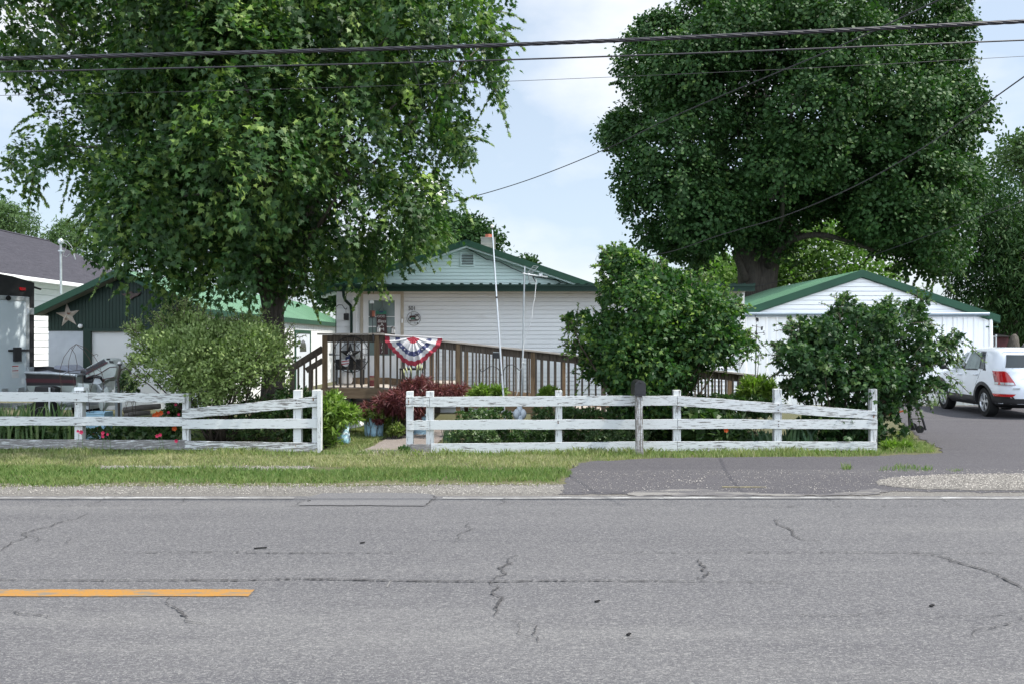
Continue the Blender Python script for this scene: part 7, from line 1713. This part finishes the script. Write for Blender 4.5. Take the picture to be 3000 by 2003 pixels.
lowp=[('euonymus','low dark green evergreen mound right of the red maple','low',[(1340,1200),(1400,1190),(1470,1188),(1500,1210),(1490,1296),(1360,1298),(1330,1260)],15.0,.5,'oval',.055,1420),
('hosta','pale spear leaved clump above the top rail left of the flagpole','bright',[(1368,1160),(1375,1142),(1405,1136),(1440,1142),(1468,1136),(1472,1162),(1420,1166)],15.9,.25,'lance',.11,1420),
('euonymus','variegated low shrub below the middle rail, left of the mailbox','varieg',[(1300,1296),(1330,1262),(1400,1255),(1450,1262),(1470,1298)],14.2,.35,'oval',.055,1390),
('spirea','leafy yellow tipped plant left of the second right fence post','low',[(1480,1298),(1500,1250),(1560,1240),(1620,1245),(1625,1298)],14.2,.35,'lance',.085,1560),
('spirea','green and bronze plant between the top rails beside the grey ornament','low',[(1560,1245),(1570,1196),(1620,1190),(1700,1195),(1720,1230),(1680,1246)],14.7,.35,'lance',.085,1640),
('hosta','tuft of yellow green leaves just above the second fence post','bright',[(1582,1162),(1590,1144),(1610,1138),(1628,1146),(1632,1164)],15.6,.15,'lance',.10,1608),
('dark_bush','dark shadowed foliage below the viburnum, left of the mailbox post','low',[(1640,1296),(1650,1200),(1800,1195),(1855,1200),(1850,1296)],15.0,.5,'oval',.06,1750),
('euonymus','variegated shrub wrapping the foot of the mailbox post','varieg',[(1690,1296),(1730,1262),(1800,1266),(1850,1240),(1905,1262),(1900,1300),(1790,1302)],14.15,.35,'oval',.055,1820),
('dark_bush','dark shrub base between the mailbox post and the next fence post','low',[(1890,1296),(1890,1195),(1970,1190),(1972,1296)],15.0,.4,'oval',.06,1930),
('hydrangea','big heart leaved plant right of the middle fence post','low',[(1996,1290),(2000,1200),(2030,1185),(2075,1190),(2100,1225),(2085,1290)],14.4,.35,'heart',.13,2040),
('daylily_clump','leafy daylily clump with an orange bloom below the middle rail','low',[(2085,1292),(2095,1240),(2130,1225),(2190,1235),(2200,1292)],14.5,.35,'lance',.15,2140),
('daylily_clump','sunny leafy clump behind the last ramp posts','bright',[(2170,1200),(2175,1125),(2200,1108),(2260,1118),(2280,1150),(2270,1200)],16.6,.4,'lance',.15,2225),
('dark_bush','leafy growth behind the sagging top rail near the ramp end','low',[(2010,1215),(2030,1165),(2100,1150),(2190,1168),(2280,1178),(2275,1215)],15.2,.35,'lobed',.09,2140),
('rose_bush','low rose bush with pink blooms behind the bare grey rail','low',[(240,1296),(245,1258),(300,1250),(345,1258),(350,1298)],14.3,.3,'oval',.05,290),
('geranium','dark leafy bed plant left of the big fence shrub','low',[(345,1298),(350,1250),(430,1240),(525,1245),(530,1300)],14.4,.35,'heart',.07,440),
('dark_bush','shadowed foliage between the upper rails under the big fence shrub','low',[(470,1218),(480,1182),(535,1180),(540,1222)],14.9,.25,'oval',.05,505),
('ground_cover','leafy green ground cover behind the lower left rails','low',[(-80,1292),(-60,1255),(50,1245),(150,1248),(225,1250),(228,1292)],14.5,.35,'lance',.10,90),
('hosta','light green low leaves right of the washtub by the walk','planter',[(1125,1256),(1130,1230),(1150,1208),(1180,1212),(1190,1240),(1175,1262)],16.4,.3,'oval',.09,1150),
('spirea','small yellowish plant under the red maple by the walk','planter',[(1140,1270),(1145,1245),(1170,1240),(1185,1255),(1175,1275)],15.6,.2,'oval',.06,1160),
('dark_bush','dark foliage left of the lantern stake above the left fence','low',[(345,1170),(355,1110),(372,1085),(395,1100),(400,1168)],15.2,.25,'lance',.07,375),
('weeds','grassy weeds at the foot of the right fence end','bright',[(2580,1322),(2600,1300),(2640,1296),(2680,1312),(2650,1326)],14.0,.2,'lance',.10,2620),
('weeds','leafy weed at the bottom of the right gate post','low',[(1172,1334),(1178,1316),(1190,1312),(1194,1332)],13.55,.1,'oval',.06,1184),
]
for nm,lb,mk_,poly,Y0,T_,shp,sz,bs in lowp:
    area=.5*abs(sum(poly[i][0]*poly[(i+1)%len(poly)][1]-poly[(i+1)%len(poly)][0]*poly[i][1] for i in range(len(poly))))*(Y0/F)**2
    nb=int(14+70*area)
    shrub(nm,lb,'plant',poly,Y0,T_,L[mk_],shp,sz,bs,nb,12,8,.05,.18,6,.008,droop=.0,rnd=.6,spread=.06)
def blades(name,label,bases,m,hr,wr,lean=.35,cat='plant',n=60,group=None):
    """sword leaves: strips from the ground; bases: (px0,px1,Y0,Y1)"""
    mb=MB(); tint=[]; a,c,y0,y1=bases; root=thing(name,label,cat,(XX((a+c)/2,y0),(y0+y1)/2,0),group)
    for i in range(n):
        Y=random.uniform(y0,y1); x=XX(random.uniform(a,c),Y); h=random.uniform(*hr); w=random.uniform(*wr); an=random.uniform(0,2*PI); ln=random.uniform(.05,lean)*h; ux,uy=math.cos(an)*ln,math.sin(an)*ln*.6
        ph=random.uniform(-.5,.5); sx,sy=math.cos(ph)*w,math.sin(ph)*w; v=[]
        for t,ws in ((0,.7),(.35,1),(.7,.8),(.9,.4)):
            px,py,pz=x+ux*t*t,Y+uy*t*t,h*t*(1-.18*t*lean); v+= [(px-sx*ws,py-sy*ws,pz),(px+sx*ws,py+sy*ws,pz)]
        v.append((x+ux,Y+uy,h*(1-.18*lean)))
        mb.add(v,[(0,1,3,2),(2,3,5,4),(4,5,7,6),(6,7,8)]); tint+= [random.uniform(.1,.95)]*9
    o=mb.build('leaves',m,root,recalc=False); at=o.data.attributes.new('tint','FLOAT','POINT'); at.data.foreach_set('value',tint); return root
blades('iris','row of spiky iris leaves behind the left fence beneath the trailer',(-90,222,14.2,15.0),L['iris'],(.45,.80),(.012,.022),.35,n=230)
blades('iris','loose iris leaves between fence post and blue box on the left',(243,345,14.9,15.4),L['iris'],(.30,.62),(.010,.018),.5,n=60)
blades('iris','dark iris clump left of the fifth right fence post',(2205,2262,14.0,14.5),L['irisdk'],(.22,.36),(.018,.030),.5,n=26)
blades('iris','dark iris clump with long blades over the rail, right of the fifth post',(2292,2385,13.9,14.4),L['irisdk'],(.25,.55),(.018,.032),.5,n=44)
blades('ornamental_grass','thin upright grass tuft behind the right gate post',(1300,1345,14.3,14.7),L['irisdk'],(.25,.45),(.004,.008),.4,n=60)
blades('dry_stalks','pale dry stalks standing in front of the ramp balusters',(1380,1440,16.6,16.9),L['stone'],(.55,.95),(.003,.005),.35,n=16)
# lilies in bud
ly=thing('lily','pale lily buds on green stems below the bunting','plant',(XX(1212,16.9),16.9,0))
b=MB(); bd=MB()
for px,py in ((1186,1098),(1193,1092),(1205,1092),(1220,1086),(1227,1082),(1233,1086)):
    p=W(px,py,16.9); q=Vector((XX(1212+(px-1212)*.5,16.9),16.9,0)); b.tube([q,q.lerp(p,.6)+Vector((0,0,.05)),p],.006,5); d=(p-q).normalized(); bd.tube([p,p+d*.05+Vector((.01*(1 if px>1212 else -1),0,.02)),p+d*.11+Vector((.02*(1 if px>1212 else -1),0,.02))],[.008,.017,.004],6)
b.build('stem',mat('lily_stem',(.07,.14,.04),(.10,.18,.05),9,rough=.5),ly); bd.build('buds',mat('lily_bud',(.42,.45,.20),(.50,.50,.26),20,rough=.5),ly,smooth=True)
# blossoms
def blossom(px,py,Y,r,m,lab,grp,kind):
    c=W(px,py,Y); mb=MB()
    for ringn,rr,tilt in ((6,1.0,.15),(5,.65,.5),(3,.35,.9)):
        for k in range(ringn):
            a=2*PI*k/ringn+ringn; ux=Vector((math.cos(a),-.35,math.sin(a))).normalized(); sd=ux.cross(Vector((0,-1,0))).normalized(); out=Vector((0,-1,0))*tilt
            L_=r*rr; mb.add([c,c+ux*L_*.5+sd*L_*.42+out*L_*.3,c+ux*L_+out*L_*.55,c+ux*L_*.5-sd*L_*.42+out*L_*.3],[(0,1,2,3)])
    st=Vector((c.x+random.uniform(-.05,.05),c.y+.06,0))
    o=thing(kind,lab,'flower',(c.x,c.y,0),grp); mb.build('petals',m,o,recalc=False)
    s2=MB(); s2.tube([st,st.lerp(c,.6)+Vector((.01,0,.02)),c],.003,4); s2.build('stem',MATS['lily_stem'],o)
PKG='pink roses in the left bed'
for px,py,r,lb in ((239,1264,.042,'largest pink rose, in front of the left fence post'),(229,1261,.028,'paler pink rose touching the left side of the largest one'),(302,1266,.034,'upper pink rose of the pair right of the fence post'),(302,1276,.032,'lower pink rose of the pair right of the fence post'),(316,1270,.026,'small pink rose just right of the pair'),(274,1271,.020,'tiny lone pink rose between post and pair'),(461,1275,.034,'left pink rose of the twin blooms under the middle rail'),(470,1272,.034,'right pink rose of the twin blooms under the middle rail'),(517,1290,.034,'pink rose drooping over the bare grey rail'),(439,1285,.022,'small pink rose just above the grey rail'),(285,1253,.02,'tiny dark pink rose tucked under the middle rail'),(494,1206,.03,'pink rose between the upper rails, left one'),(524,1212,.03,'pink rose between the upper rails beside the fence joint'),(515,1183,.026,'pink rose highest up, under the top rail')):
    blossom(px,py,13.62 if py>1255 and px<560 and px not in (274,285,439) else 14.2,r,M['pink'],lb,PKG,'rose')
OLG='orange blooms in the beds'
for px,py,Y,r,lb in ((462,1212,14.4,.06,'large orange lily between the upper left rails'),(472,1208,14.4,.05,'orange lily overlapping the largest one'),(453,1215,14.4,.045,'orange lily at the left of the orange trio'),(512,1253,14.0,.05,'single orange lily under the middle rail near the joint'),(2127,1258,14.1,.045,'red orange lily behind the right lower rails'),(2195,1131,16.4,.05,'orange lily by the last ramp post'),(2205,1133,16.4,.04,'smaller orange lily right at the last ramp post')):
    blossom(px,py,Y,r,M['lilyorange'],lb,OLG,'lily_flower')

# far wood closing the horizon
n_=520; xs=rng.uniform(-330,330,n_); ys=rng.uniform(170,215,n_); hs=rng.uniform(2,11,n_)+2.5*np.sin(xs*.07)
TC=np.stack([xs,ys,np.maximum(1.0,hs)],1); TR=rng.uniform(1.6,3.6,n_)
tag(foliage('treeline',TC,TR,16,9,1.0,'oval',L['far'],None,up=.5,spread=.9,flat=.8),kind='stuff')
